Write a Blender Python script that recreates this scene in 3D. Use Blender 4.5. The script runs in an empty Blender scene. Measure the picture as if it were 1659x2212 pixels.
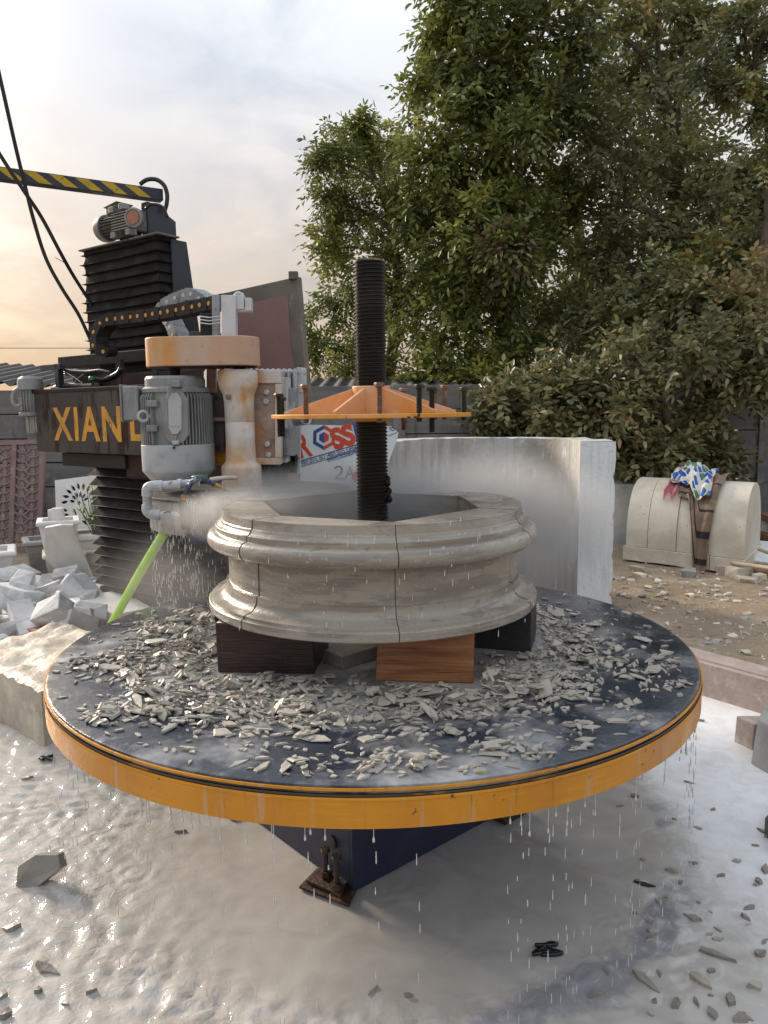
import bpy, bmesh, math, random
import numpy as np
from mathutils import Vector, Matrix, noise as mnoise

R = math.radians
rng = np.random.default_rng(7)
random.seed(7)
sc = bpy.context.scene
COL = sc.collection

# ------------------------------------------------------------------ camera
FPX, PITCH, ROLL, EYE = 1650.0, R(7.55), R(-0.7), 1.5      # measured on a 1659 x 2212 copy of the photo
fw = Vector((0, math.cos(PITCH), -math.sin(PITCH)))
up0 = Vector((0, math.sin(PITCH), math.cos(PITCH)))
rt0 = Vector((1, 0, 0))
rt = rt0 * math.cos(ROLL) + up0 * math.sin(ROLL)
up = up0 * math.cos(ROLL) - rt0 * math.sin(ROLL)
cd = bpy.data.cameras.new('camera')
cam = bpy.data.objects.new('camera', cd)
COL.objects.link(cam)
m = Matrix((rt, up, -fw)).transposed().to_4x4()
m.translation = Vector((0, 0, EYE))
cam.matrix_world = m
cd.sensor_fit = 'VERTICAL'
cd.sensor_height = 36
cd.sensor_width = 27
cd.lens = 36 * FPX / 2212
cd.clip_start = 0.05
cd.clip_end = 2000
sc.camera = cam


def ray(x, y):
    return rt * ((x - 829.5) / FPX) + up * ((1106 - y) / FPX) + fw


def W(x, y, Y):
    """point seen at pixel (x, y) that lies Y metres ahead"""
    d = ray(x, y)
    return Vector((0, 0, EYE)) + d * (Y / d.y)


def G(x, y, z=0.0):
    """point seen at pixel (x, y) that lies at height z"""
    d = ray(x, y)
    return Vector((0, 0, EYE)) + d * ((z - EYE) / d.z)


# ------------------------------------------------------------------ sky, sun, exposure
SUN_AZ = R(-46)          # to the left of the view
SUN_EL = R(21)
world = bpy.data.worlds.new('World')
sc.world = world
world.use_nodes = True
wt = world.node_tree
for n in list(wt.nodes):
    wt.nodes.remove(n)


def wn(t, **kw):
    n = wt.nodes.new(t)
    for k, v in kw.items():
        setattr(n, k, v)
    return n


sky = wn('ShaderNodeTexSky', sky_type='NISHITA')
sky.sun_disc = False
sky.sun_elevation = SUN_EL
sky.sun_rotation = SUN_AZ
sky.air_density = 1.2
sky.dust_density = 3.0
sky.ozone_density = 1.5
tc = wn('ShaderNodeTexCoord')
sep = wn('ShaderNodeSeparateXYZ')
wt.links.new(tc.outputs['Generated'], sep.inputs[0])
# thin high cloud: noise on a flat layer (direction divided by height)
addz = wn('ShaderNodeMath', operation='ADD'); addz.inputs[1].default_value = 0.22
mx = wn('ShaderNodeMath', operation='MAXIMUM'); mx.inputs[1].default_value = 0.05
wt.links.new(sep.outputs['Z'], mx.inputs[0])
wt.links.new(mx.outputs[0], addz.inputs[0])
dv = wn('ShaderNodeVectorMath', operation='DIVIDE')
cmb = wn('ShaderNodeCombineXYZ')
for i in range(3):
    wt.links.new(addz.outputs[0], cmb.inputs[i])
wt.links.new(tc.outputs['Generated'], dv.inputs[0])
wt.links.new(cmb.outputs[0], dv.inputs[1])
cn = wn('ShaderNodeTexNoise'); cn.inputs['Scale'].default_value = 2.1; cn.inputs['Detail'].default_value = 7; cn.inputs['Roughness'].default_value = 0.58; cn.inputs['Distortion'].default_value = 0.6
wt.links.new(dv.outputs[0], cn.inputs['Vector'])
cr = wn('ShaderNodeValToRGB')
cr.color_ramp.elements[0].position = 0.38; cr.color_ramp.elements[0].color = (0.42, 0.42, 0.42, 1)
cr.color_ramp.elements[1].position = 0.62; cr.color_ramp.elements[1].color = (0.95, 0.95, 0.95, 1)
wt.links.new(cn.outputs['Fac'], cr.inputs['Fac'])
# the veil of cloud takes the colour of the low sun near the horizon on the sun's side
el = wn('ShaderNodeMapRange'); el.inputs['From Min'].default_value = 0.0; el.inputs['From Max'].default_value = 0.38
wt.links.new(sep.outputs['Z'], el.inputs['Value'])
dot = wn('ShaderNodeVectorMath', operation='DOT_PRODUCT')
dot.inputs[1].default_value = (math.sin(SUN_AZ), math.cos(SUN_AZ), 0.0)
wt.links.new(tc.outputs['Generated'], dot.inputs[0])
sd = wn('ShaderNodeMapRange'); sd.inputs['From Min'].default_value = -0.1; sd.inputs['From Max'].default_value = 1.0
wt.links.new(dot.outputs['Value'], sd.inputs['Value'])
inv = wn('ShaderNodeMath', operation='SUBTRACT'); inv.inputs[0].default_value = 1.0
wt.links.new(el.outputs[0], inv.inputs[1])
wf = wn('ShaderNodeMath', operation='MULTIPLY')
wt.links.new(inv.outputs[0], wf.inputs[0]); wt.links.new(sd.outputs[0], wf.inputs[1])
cl = wn('ShaderNodeMix', data_type='RGBA')
cl.inputs['A'].default_value = (4.1, 4.25, 4.45, 1)
cl.inputs['B'].default_value = (6.6, 4.5, 2.75, 1)
wt.links.new(wf.outputs[0], cl.inputs['Factor'])
mixc = wn('ShaderNodeMix', data_type='RGBA')
wt.links.new(cr.outputs['Color'], mixc.inputs['Factor'])
skym = wn('ShaderNodeMix', data_type='RGBA', blend_type='MULTIPLY'); skym.inputs['Factor'].default_value = 1.0
skym.inputs['B'].default_value = (0.40, 0.42, 0.47, 1)
wt.links.new(sky.outputs['Color'], skym.inputs['A'])
wt.links.new(skym.outputs['Result'], mixc.inputs['A'])
wt.links.new(cl.outputs['Result'], mixc.inputs['B'])
bg = wn('ShaderNodeBackground'); bg.inputs['Strength'].default_value = 0.1
# a veiled sky is brighter overhead than near the horizon (gradient steepened to lift the foreground)
gz = wn('ShaderNodeMath', operation='MULTIPLY_ADD'); gz.inputs[1].default_value = 2.6 / 1.65; gz.inputs[2].default_value = 1.0 / 1.65
wt.links.new(mx.outputs[0], gz.inputs[0])
gm_ = wn('ShaderNodeVectorMath', operation='SCALE')
wt.links.new(mixc.outputs['Result'], gm_.inputs[0]); wt.links.new(gz.outputs[0], gm_.inputs['Scale'])
wt.links.new(gm_.outputs[0], bg.inputs['Color'])
out = wn('ShaderNodeOutputWorld')
wt.links.new(bg.outputs[0], out.inputs['Surface'])

sl = bpy.data.lights.new('sun', 'SUN')
sl.energy = 2.8
sl.angle = R(12)
sl.color = (1.0, 0.86, 0.70)
sun = bpy.data.objects.new('sun', sl)
COL.objects.link(sun)
sdir = Vector((math.sin(SUN_AZ) * math.cos(SUN_EL), math.cos(SUN_AZ) * math.cos(SUN_EL), math.sin(SUN_EL)))
sun.rotation_euler = sdir.to_track_quat('Z', 'Y').to_euler()
sun.location = sdir * 30

sc.view_settings.view_transform = 'Standard'
sc.view_settings.look = 'None'
sc.view_settings.exposure = 0.92
sc.view_settings.gamma = 1
sc.view_settings.use_curve_mapping = False
try:
    sc.cycles.use_denoising = True
    sc.cycles.denoiser = 'OPENIMAGEDENOISE'
    sc.cycles.max_bounces = 7
    sc.cycles.diffuse_bounces = 3
    sc.cycles.glossy_bounces = 3
    sc.cycles.transmission_bounces = 5
    sc.cycles.volume_bounces = 0
    sc.cycles.transparent_max_bounces = 8
    sc.cycles.volume_step_rate = 1.5
    sc.cycles.volume_max_steps = 128
except Exception:
    pass

# ------------------------------------------------------------------ materials
MATS = {}


def M(name, base, layers=(), rough=0.6, rough_var=0.0, metal=0.0, bump=None, spec=0.5, coat=0.0, tint_attr=None):
    """layers: (colour, noise scale, low, high, stretch, strength)"""
    mt = bpy.data.materials.new(name)
    mt.use_nodes = True
    nt = mt.node_tree
    bs = nt.nodes['Principled BSDF']
    geo = nt.nodes.new('ShaderNodeNewGeometry')
    col = None
    rgb = nt.nodes.new('ShaderNodeRGB'); rgb.outputs[0].default_value = (*base, 1)
    col = rgb.outputs[0]
    for i, L in enumerate(layers):
        c, s, lo, hi = L[:4]
        st = L[4] if len(L) > 4 else (1, 1, 1)
        k = L[5] if len(L) > 5 else 1.0
        mp = nt.nodes.new('ShaderNodeMapping')
        mp.inputs['Scale'].default_value = st
        mp.inputs['Location'].default_value = (i * 3.7, i * 1.3, i * 5.1)
        nt.links.new(geo.outputs['Position'], mp.inputs['Vector'])
        no = nt.nodes.new('ShaderNodeTexNoise')
        no.inputs['Scale'].default_value = s
        no.inputs['Detail'].default_value = 5
        no.inputs['Roughness'].default_value = 0.6
        nt.links.new(mp.outputs[0], no.inputs['Vector'])
        mr = nt.nodes.new('ShaderNodeMapRange')
        mr.inputs['From Min'].default_value = lo
        mr.inputs['From Max'].default_value = hi
        mr.inputs['To Max'].default_value = k
        nt.links.new(no.outputs['Fac'], mr.inputs['Value'])
        mi = nt.nodes.new('ShaderNodeMix'); mi.data_type = 'RGBA'
        mi.inputs['B'].default_value = (*c, 1)
        nt.links.new(mr.outputs[0], mi.inputs['Factor'])
        nt.links.new(col, mi.inputs['A'])
        col = mi.outputs['Result']
    nt.links.new(col, bs.inputs['Base Color'])
    bs.inputs['Roughness'].default_value = rough
    bs.inputs['Metallic'].default_value = metal
    bs.inputs['Specular IOR Level'].default_value = spec
    bs.inputs['Coat Weight'].default_value = coat
    bs.inputs['Coat Roughness'].default_value = 0.12
    if rough_var:
        no = nt.nodes.new('ShaderNodeTexNoise'); no.inputs['Scale'].default_value = 9; no.inputs['Detail'].default_value = 4
        nt.links.new(geo.outputs['Position'], no.inputs['Vector'])
        mr = nt.nodes.new('ShaderNodeMapRange')
        mr.inputs['From Min'].default_value = 0.3; mr.inputs['From Max'].default_value = 0.7
        mr.inputs['To Min'].default_value = max(0.03, rough - rough_var); mr.inputs['To Max'].default_value = min(1, rough + rough_var)
        nt.links.new(no.outputs['Fac'], mr.inputs['Value'])
        nt.links.new(mr.outputs[0], bs.inputs['Roughness'])
    if bump:
        st, s = bump[:2]
        mp = nt.nodes.new('ShaderNodeMapping')
        mp.inputs['Scale'].default_value = bump[2] if len(bump) > 2 else (1, 1, 1)
        nt.links.new(geo.outputs['Position'], mp.inputs['Vector'])
        no = nt.nodes.new('ShaderNodeTexNoise'); no.inputs['Scale'].default_value = s; no.inputs['Detail'].default_value = 6; no.inputs['Roughness'].default_value = 0.6
        nt.links.new(mp.outputs[0], no.inputs['Vector'])
        bp = nt.nodes.new('ShaderNodeBump'); bp.inputs['Strength'].default_value = st; bp.inputs['Distance'].default_value = 0.01
        nt.links.new(no.outputs['Fac'], bp.inputs['Height'])
        nt.links.new(bp.outputs[0], bs.inputs['Normal'])
    MATS[name] = mt
    return mt


V = (6, 6, 0.7)     # vertical streaks
M('dirt', (0.30, 0.225, 0.15), [((0.20, 0.15, 0.10), 0.9, 0.45, 0.7), ((0.38, 0.31, 0.23), 3, 0.5, 0.75), ((0.15, 0.115, 0.085), 14, 0.55, 0.75), ((0.5, 0.45, 0.38), 45, 0.63, 0.7)], rough=0.95, bump=(0.9, 30))
M('stone_wet', (0.355, 0.318, 0.268), [((0.30, 0.266, 0.220), 4, 0.45, 0.65), ((0.23, 0.20, 0.165), 2.6, 0.53, 0.60, (1, 1, 9), 0.8), ((0.40, 0.375, 0.335), 9, 0.56, 0.72, (1, 1, 2)), ((0.25, 0.235, 0.21), 26, 0.60, 0.68), ((0.215, 0.19, 0.16), 1.7, 0.555, 0.575, (1.5, 1.5, 14), 0.7), ((0.40, 0.38, 0.35), 60, 0.62, 0.68)], rough=0.28, rough_var=0.2, bump=(0.2, 70), spec=0.5)
M('stone_chip', (0.37, 0.335, 0.28), [((0.28, 0.25, 0.205), 16, 0.45, 0.65), ((0.43, 0.40, 0.355), 5, 0.5, 0.7)], rough=0.5, rough_var=0.15, bump=(0.3, 60))
M('shard', (0.27, 0.245, 0.21), [((0.19, 0.17, 0.145), 9, 0.45, 0.65)], rough=0.4, rough_var=0.15, bump=(0.3, 60))
M('white_stone', (0.45, 0.435, 0.41), [((0.31, 0.275, 0.235), 1.2, 0.46, 0.62), ((0.52, 0.52, 0.51), 1.6, 0.54, 0.60), ((0.33, 0.315, 0.295), 2.6, 0.52, 0.60, (6, 6, 0.5), 0.8), ((0.22, 0.21, 0.20), 6, 0.67, 0.70), ((0.60, 0.61, 0.61), 6, 0.60, 0.68, (4, 4, 0.9))], rough=0.75, rough_var=0.1, bump=(0.5, 30), spec=0.25)
M('white_stone_sawn', (0.76, 0.79, 0.80), [((0.62, 0.66, 0.68), 6, 0.45, 0.7, V), ((0.50, 0.50, 0.48), 20, 0.64, 0.72)], rough=0.6, bump=(0.5, 45))
M('cream_stone', (0.66, 0.605, 0.50), [((0.52, 0.46, 0.36), 2.0, 0.45, 0.7), ((0.70, 0.65, 0.55), 6, 0.5, 0.7), ((0.45, 0.40, 0.32), 30, 0.62, 0.72)], rough=0.8, bump=(0.25, 45))
M('rough_stone', (0.50, 0.44, 0.35), [((0.36, 0.31, 0.25), 4, 0.45, 0.65), ((0.60, 0.55, 0.47), 8, 0.5, 0.7)], rough=0.55, rough_var=0.2, bump=(0.9, 22))
M('pink_stone', (0.37, 0.295, 0.265), [((0.29, 0.235, 0.21), 5, 0.45, 0.65), ((0.46, 0.40, 0.37), 14, 0.55, 0.7)], rough=0.7, bump=(0.4, 40))
M('grey_stone', (0.33, 0.32, 0.31), [((0.25, 0.24, 0.23), 6, 0.45, 0.65)], rough=0.6, bump=(0.4, 40))
M('dark_stone', (0.10, 0.095, 0.09), [((0.05, 0.05, 0.05), 6, 0.45, 0.65)], rough=0.5, bump=(0.6, 35))
M('marble', (0.72, 0.71, 0.69), [((0.58, 0.58, 0.58), 4, 0.48, 0.7), ((0.52, 0.51, 0.50), 5, 0.50, 0.80, (1, 1, 0.5)), ((0.66, 0.60, 0.52), 1.6, 0.5, 0.75)], rough=0.55, bump=(0.25, 30))
M('marble_cream', (0.62, 0.56, 0.46), [((0.45, 0.37, 0.27), 5, 0.45, 0.7)], rough=0.6, bump=(0.3, 30))
M('rubble_white', (0.62, 0.62, 0.61), [((0.42, 0.41, 0.40), 5, 0.45, 0.65), ((0.74, 0.74, 0.74), 9, 0.55, 0.7)], rough=0.75, bump=(0.6, 25))
M('rubble_red', (0.36, 0.17, 0.115), [((0.45, 0.30, 0.24), 7, 0.5, 0.7)], rough=0.75, bump=(0.5, 30))
M('red_sandstone', (0.235, 0.150, 0.140), [((0.18, 0.118, 0.11), 4, 0.45, 0.65), ((0.30, 0.22, 0.205), 12, 0.55, 0.7)], rough=0.8, bump=(0.4, 40))
M('concrete', (0.19, 0.185, 0.18), [((0.13, 0.125, 0.12), 1.6, 0.45, 0.65, (0.4, 1, 3)), ((0.27, 0.26, 0.25), 4, 0.55, 0.72), ((0.11, 0.105, 0.10), 9, 0.56, 0.7, (1, 1, 0.2))], rough=0.9, bump=(0.5, 22))
M('roof_sheet', (0.06, 0.055, 0.05), [((0.035, 0.032, 0.03), 2, 0.45, 0.65), ((0.12, 0.115, 0.11), 6, 0.6, 0.75)], rough=0.8)
M('table_steel', (0.018, 0.024, 0.038), [((0.05, 0.056, 0.068), 3, 0.45, 0.7), ((0.46, 0.46, 0.455), 2.8, 0.50, 0.70, (1, 1, 1), 0.8), ((0.03, 0.037, 0.055), 14, 0.5, 0.7, (1, 1, 1), 0.6), ((0.25, 0.26, 0.28), 22, 0.60, 0.70, (1, 1, 1), 0.5)], rough=0.20, rough_var=0.15, bump=(0.22, 30), spec=0.5)
M('orange_rim', (0.60, 0.245, 0.004), [((0.47, 0.175, 0.005), 2.2, 0.42, 0.66, (1, 1, 0.3)), ((0.62, 0.36, 0.18), 1.3, 0.58, 0.75, (1, 1, 1), 0.7), ((0.26, 0.11, 0.03), 8, 0.62, 0.70, (5, 5, 0.5), 0.7), ((0.68, 0.31, 0.012), 16, 0.55, 0.7, (0.4, 0.4, 6), 0.6), ((0.46, 0.38, 0.29), 3.0, 0.60, 0.68, (9, 9, 0.8), 0.45), ((0.10, 0.06, 0.03), 30, 0.66, 0.70)], rough=0.36, rough_var=0.14, bump=(0.12, 40))
M('rim_dark', (0.065, 0.045, 0.022), [((0.32, 0.15, 0.02), 10, 0.55, 0.7)], rough=0.5)
M('base_navy', (0.012, 0.018, 0.05), [((0.03, 0.035, 0.06), 6, 0.5, 0.7), ((0.02, 0.02, 0.03), 14, 0.5, 0.7)], rough=0.45, rough_var=0.12, bump=(0.1, 40))
M('rusty_dark', (0.05, 0.028, 0.02), [((0.15, 0.065, 0.03), 14, 0.52, 0.68), ((0.02, 0.016, 0.014), 7, 0.5, 0.7)], rough=0.55, metal=0.3, bump=(0.5, 60))
M('greased_thread', (0.018, 0.015, 0.013), [((0.045, 0.032, 0.024), 7, 0.5, 0.7)], rough=0.32, metal=0.55, bump=(0.15, 80))
M('slurry_thread', (0.09, 0.072, 0.06), [((0.16, 0.14, 0.12), 9, 0.45, 0.65), ((0.03, 0.025, 0.02), 14, 0.5, 0.65)], rough=0.45, metal=0.3)
M('orange_paint', (0.66, 0.285, 0.012), [((0.78, 0.40, 0.20), 5, 0.48, 0.68), ((0.55, 0.23, 0.01), 11, 0.55, 0.7), ((0.03, 0.02, 0.015), 17, 0.635, 0.65)], rough=0.4, rough_var=0.1)
M('orange_pale', (0.70, 0.36, 0.17), [((0.66, 0.26, 0.03), 4, 0.5, 0.72), ((0.74, 0.55, 0.42), 7, 0.5, 0.72)], rough=0.5)
M('bolt_rust', (0.17, 0.10, 0.065), [((0.30, 0.22, 0.16), 30, 0.45, 0.65), ((0.06, 0.04, 0.03), 16, 0.5, 0.7)], rough=0.5, metal=0.5)
M('bolt_dark', (0.02, 0.022, 0.018), [((0.08, 0.045, 0.03), 22, 0.55, 0.7)], rough=0.45, metal=0.4)
M('wood_dark', (0.035, 0.018, 0.015), [((0.014, 0.009, 0.009), 8, 0.45, 0.65), ((0.07, 0.035, 0.03), 30, 0.55, 0.7, (0.3, 0.3, 3))], rough=0.35, rough_var=0.1, bump=(0.25, 40, (0.3, 0.3, 4)))
M('wood_black', (0.018, 0.018, 0.02), [((0.035, 0.035, 0.04), 12, 0.5, 0.7)], rough=0.5, bump=(0.3, 40))
M('wood_brown', (0.36, 0.145, 0.055), [((0.19, 0.065, 0.022), 14, 0.42, 0.62, (0.25, 1, 5)), ((0.42, 0.21, 0.09), 9, 0.55, 0.7, (0.3, 1, 5)), ((0.05, 0.025, 0.015), 5, 0.60, 0.72)], rough=0.4, rough_var=0.1, bump=(0.35, 30, (0.2, 1, 6)))
M('bellows', (0.015, 0.0135, 0.0135), [((0.027, 0.024, 0.023), 6, 0.48, 0.7), ((0.013, 0.012, 0.012), 14, 0.5, 0.7)], rough=0.62, rough_var=0.12, bump=(0.25, 25), spec=0.18)
M('bellows_edge', (0.085, 0.072, 0.066), [((0.03, 0.027, 0.025), 12, 0.45, 0.65)], rough=0.6)
M('steel_dark', (0.028, 0.031, 0.042), [((0.04, 0.043, 0.055), 4, 0.5, 0.7)], rough=0.42, rough_var=0.1)
M('steel_black', (0.018, 0.017, 0.018), [((0.03, 0.028, 0.028), 6, 0.5, 0.7)], rough=0.6, spec=0.3)
M('beam_paint', (0.048, 0.041, 0.040), [((0.066, 0.060, 0.058), 2.2, 0.42, 0.6, (1, 1, 1)), ((0.020, 0.010, 0.009), 6, 0.53, 0.58, (2.2, 2.2, 0.45)), ((0.24, 0.22, 0.20), 70, 0.69, 0.71)], rough=0.55, rough_var=0.1, spec=0.25)
M('beam_maroon', (0.026, 0.012, 0.010), [((0.045, 0.026, 0.022), 6, 0.5, 0.7)], rough=0.6, spec=0.25)
M('letter_yellow', (0.62, 0.29, 0.03), [((0.45, 0.22, 0.04), 6, 0.5, 0.7), ((0.08, 0.06, 0.05), 26, 0.64, 0.67), ((0.30, 0.16, 0.04), 12, 0.55, 0.62, V)], rough=0.55)
M('motor_grey', (0.25, 0.255, 0.255), [((0.19, 0.19, 0.19), 6, 0.45, 0.65), ((0.34, 0.35, 0.355), 9, 0.55, 0.7, V), ((0.13, 0.12, 0.105), 4, 0.6, 0.75)], rough=0.5, rough_var=0.1, bump=(0.12, 60))
M('alu_grey', (0.30, 0.295, 0.285), [((0.20, 0.195, 0.185), 8, 0.45, 0.65), ((0.14, 0.12, 0.10), 12, 0.58, 0.72)], rough=0.5, metal=0.3)
M('alu_dark', (0.11, 0.105, 0.10), [((0.05, 0.048, 0.045), 9, 0.45, 0.65), ((0.20, 0.19, 0.175), 14, 0.57, 0.7)], rough=0.5, metal=0.3)
M('motor_light', (0.42, 0.44, 0.45), [((0.30, 0.31, 0.32), 9, 0.5, 0.7)], rough=0.45)
M('cover_peach', (0.52, 0.33, 0.22), [((0.58, 0.27, 0.06), 3.2, 0.52, 0.68, (1, 1, 0.6)), ((0.50, 0.40, 0.32), 6, 0.50, 0.7, (1, 1, 0.4)), ((0.38, 0.24, 0.17), 14, 0.6, 0.72)], rough=0.55, rough_var=0.1, bump=(0.15, 50))
M('casting', (0.60, 0.57, 0.53), [((0.58, 0.31, 0.12), 3.6, 0.46, 0.60, (1, 1, 0.55)), ((0.60, 0.28, 0.03), 5, 0.58, 0.68, (1, 1, 0.5)), ((0.66, 0.65, 0.63), 7, 0.55, 0.7)], rough=0.5, rough_var=0.12, bump=(0.2, 50))
M('bracket_brown', (0.31, 0.215, 0.175), [((0.42, 0.31, 0.26), 9, 0.5, 0.7), ((0.42, 0.19, 0.05), 4, 0.58, 0.72), ((0.20, 0.13, 0.105), 20, 0.55, 0.7)], rough=0.7, bump=(0.3, 60))
M('bracket_dark', (0.085, 0.072, 0.066), [((0.13, 0.115, 0.105), 6, 0.5, 0.7)], rough=0.5)
M('splashed_steel', (0.30, 0.31, 0.32), [((0.12, 0.125, 0.13), 8, 0.45, 0.6, (1, 1, 0.6)), ((0.60, 0.62, 0.63), 10, 0.52, 0.68, (1, 1, 0.5))], rough=0.4, rough_var=0.15, metal=0.2, bump=(0.2, 50))
M('splashed_light', (0.55, 0.565, 0.57), [((0.40, 0.41, 0.41), 9, 0.45, 0.65, V), ((0.25, 0.25, 0.25), 14, 0.62, 0.72)], rough=0.5, bump=(0.25, 50))
M('panel_maroon', (0.27, 0.15, 0.14), [((0.21, 0.12, 0.115), 1.8, 0.45, 0.65), ((0.31, 0.195, 0.18), 4, 0.55, 0.72), ((0.16, 0.13, 0.12), 1.4, 0.60, 0.64)], rough=0.6, bump=(0.2, 30))
M('panel_edge', (0.175, 0.150, 0.125), [((0.12, 0.105, 0.09), 5, 0.45, 0.65), ((0.28, 0.26, 0.23), 12, 0.6, 0.72)], rough=0.75, bump=(0.3, 30))
M('hazard_yellow', (0.50, 0.33, 0.012), [((0.30, 0.22, 0.03), 7, 0.5, 0.7), ((0.08, 0.07, 0.05), 25, 0.62, 0.7)], rough=0.5)
M('hazard_navy', (0.022, 0.027, 0.045), [((0.04, 0.045, 0.06), 8, 0.5, 0.7)], rough=0.45)
M('cable', (0.02, 0.02, 0.024), rough=0.45)
M('chain_black', (0.018, 0.016, 0.017), [((0.035, 0.032, 0.03), 14, 0.5, 0.7)], rough=0.6, spec=0.25)
M('chain_grey', (0.27, 0.29, 0.31), [((0.18, 0.19, 0.21), 14, 0.5, 0.7)], rough=0.55)
M('pin_yellow', (0.55, 0.27, 0.04), rough=0.5)
M('pin_pale', (0.60, 0.58, 0.45), rough=0.5)
M('bracket_white', (0.56, 0.59, 0.62), [((0.42, 0.44, 0.46), 9, 0.5, 0.7)], rough=0.45)
M('pipe_grey', (0.46, 0.49, 0.51), [((0.30, 0.30, 0.30), 14, 0.5, 0.65), ((0.20, 0.19, 0.18), 30, 0.6, 0.7)], rough=0.4)
M('guard_steel', (0.26, 0.265, 0.27), [((0.16, 0.155, 0.15), 7, 0.45, 0.65, V), ((0.42, 0.42, 0.42), 12, 0.55, 0.7)], rough=0.35, rough_var=0.12, metal=0.2, bump=(0.15, 40))
M('guard_top', (0.07, 0.066, 0.063), [((0.03, 0.029, 0.028), 5, 0.5, 0.65), ((0.30, 0.29, 0.28), 7, 0.60, 0.72)], rough=0.5, rough_var=0.15, spec=0.3)
M('brass', (0.42, 0.22, 0.07), [((0.20, 0.11, 0.05), 20, 0.5, 0.65)], rough=0.4, metal=0.5)
M('nozzle_blue', (0.03, 0.035, 0.10), [((0.35, 0.36, 0.40), 30, 0.55, 0.65)], rough=0.4)
M('green_plastic', (0.03, 0.20, 0.10), rough=0.4)
M('hose_lime', (0.30, 0.62, 0.02), [((0.36, 0.70, 0.06), 8, 0.5, 0.7), ((0.20, 0.36, 0.08), 5, 0.58, 0.7), ((0.05, 0.09, 0.02), 60, 0.66, 0.70)], rough=0.3)
M('sign_white', (0.66, 0.70, 0.70), [((0.56, 0.60, 0.60), 2.5, 0.5, 0.7), ((0.75, 0.79, 0.80), 6, 0.55, 0.7)], rough=0.35)
M('sign_red', (0.62, 0.065, 0.02), [((0.52, 0.05, 0.02), 9, 0.5, 0.7)], rough=0.4)
M('sign_blue', (0.02, 0.07, 0.26), [((0.03, 0.09, 0.30), 9, 0.5, 0.7)], rough=0.4)
M('ink', (0.02, 0.025, 0.05), rough=0.5)
M('pencil', (0.045, 0.045, 0.045), rough=0.6)
M('bark', (0.15, 0.12, 0.095), [((0.09, 0.072, 0.056), 9, 0.45, 0.65, (1, 1, 0.3)), ((0.22, 0.19, 0.16), 5, 0.55, 0.7)], rough=0.9, bump=(0.7, 25))
M('water_drop', (0.58, 0.59, 0.60), rough=0.1)
M('shawl', (0.235, 0.165, 0.115), [((0.17, 0.115, 0.08), 9, 0.45, 0.65), ((0.30, 0.22, 0.16), 25, 0.55, 0.7)], rough=0.95, bump=(0.4, 90))
M('shawl_stripe', (0.03, 0.026, 0.026), rough=0.95)
M('pink_cloth', (0.50, 0.17, 0.20), [((0.38, 0.13, 0.15), 16, 0.5, 0.7)], rough=0.95, bump=(0.4, 80))
M('bamboo', (0.46, 0.36, 0.25), [((0.36, 0.27, 0.18), 8, 0.45, 0.65)], rough=0.8)
M('wood_scrap', (0.25, 0.13, 0.075), [((0.16, 0.08, 0.05), 9, 0.45, 0.65)], rough=0.85)
M('leaf_blue', (0.16, 0.25, 0.22), [((0.11, 0.19, 0.16), 9, 0.45, 0.65)], rough=0.6)
M('flower_yellow', (0.72, 0.58, 0.02), rough=0.6)
M('stem_green', (0.10, 0.17, 0.06), rough=0.7)
M('black_rag', (0.008, 0.008, 0.009), rough=0.35)

# TABLEFILM: pale slurry paste left on the table, thickest near the ring, broken up by noise
nt = MATS['table_steel'].node_tree
bs_ = nt.nodes['Principled BSDF']
geo_ = nt.nodes.new('ShaderNodeNewGeometry')
ds = nt.nodes.new('ShaderNodeVectorMath'); ds.operation = 'DISTANCE'; ds.inputs[1].default_value = (-0.04, 2.69, 0.68)
nt.links.new(geo_.outputs['Position'], ds.inputs[0])
m_r = nt.nodes.new('ShaderNodeMapRange'); m_r.inputs['From Min'].default_value = 1.02; m_r.inputs['From Max'].default_value = 0.62; m_r.inputs['To Max'].default_value = 0.42
nt.links.new(ds.outputs['Value'], m_r.inputs['Value'])
n_o = nt.nodes.new('ShaderNodeTexNoise'); n_o.inputs['Scale'].default_value = 6; n_o.inputs['Detail'].default_value = 7; n_o.inputs['Roughness'].default_value = 0.65; n_o.inputs['Distortion'].default_value = 1.0
nt.links.new(geo_.outputs['Position'], n_o.inputs['Vector'])
a_d = nt.nodes.new('ShaderNodeMath'); a_d.operation = 'ADD'
nt.links.new(m_r.outputs[0], a_d.inputs[0]); nt.links.new(n_o.outputs['Fac'], a_d.inputs[1])
m_2 = nt.nodes.new('ShaderNodeMapRange'); m_2.inputs['From Min'].default_value = 0.68; m_2.inputs['From Max'].default_value = 1.0; m_2.inputs['To Max'].default_value = 0.75
nt.links.new(a_d.outputs[0], m_2.inputs['Value'])
m_x = nt.nodes.new('ShaderNodeMix'); m_x.data_type = 'RGBA'; m_x.inputs['B'].default_value = (0.40, 0.38, 0.35, 1)
nt.links.new(m_2.outputs[0], m_x.inputs['Factor'])
nt.links.new(bs_.inputs['Base Color'].links[0].from_socket, m_x.inputs['A'])
nt.links.new(m_x.outputs['Result'], bs_.inputs['Base Color'])

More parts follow.
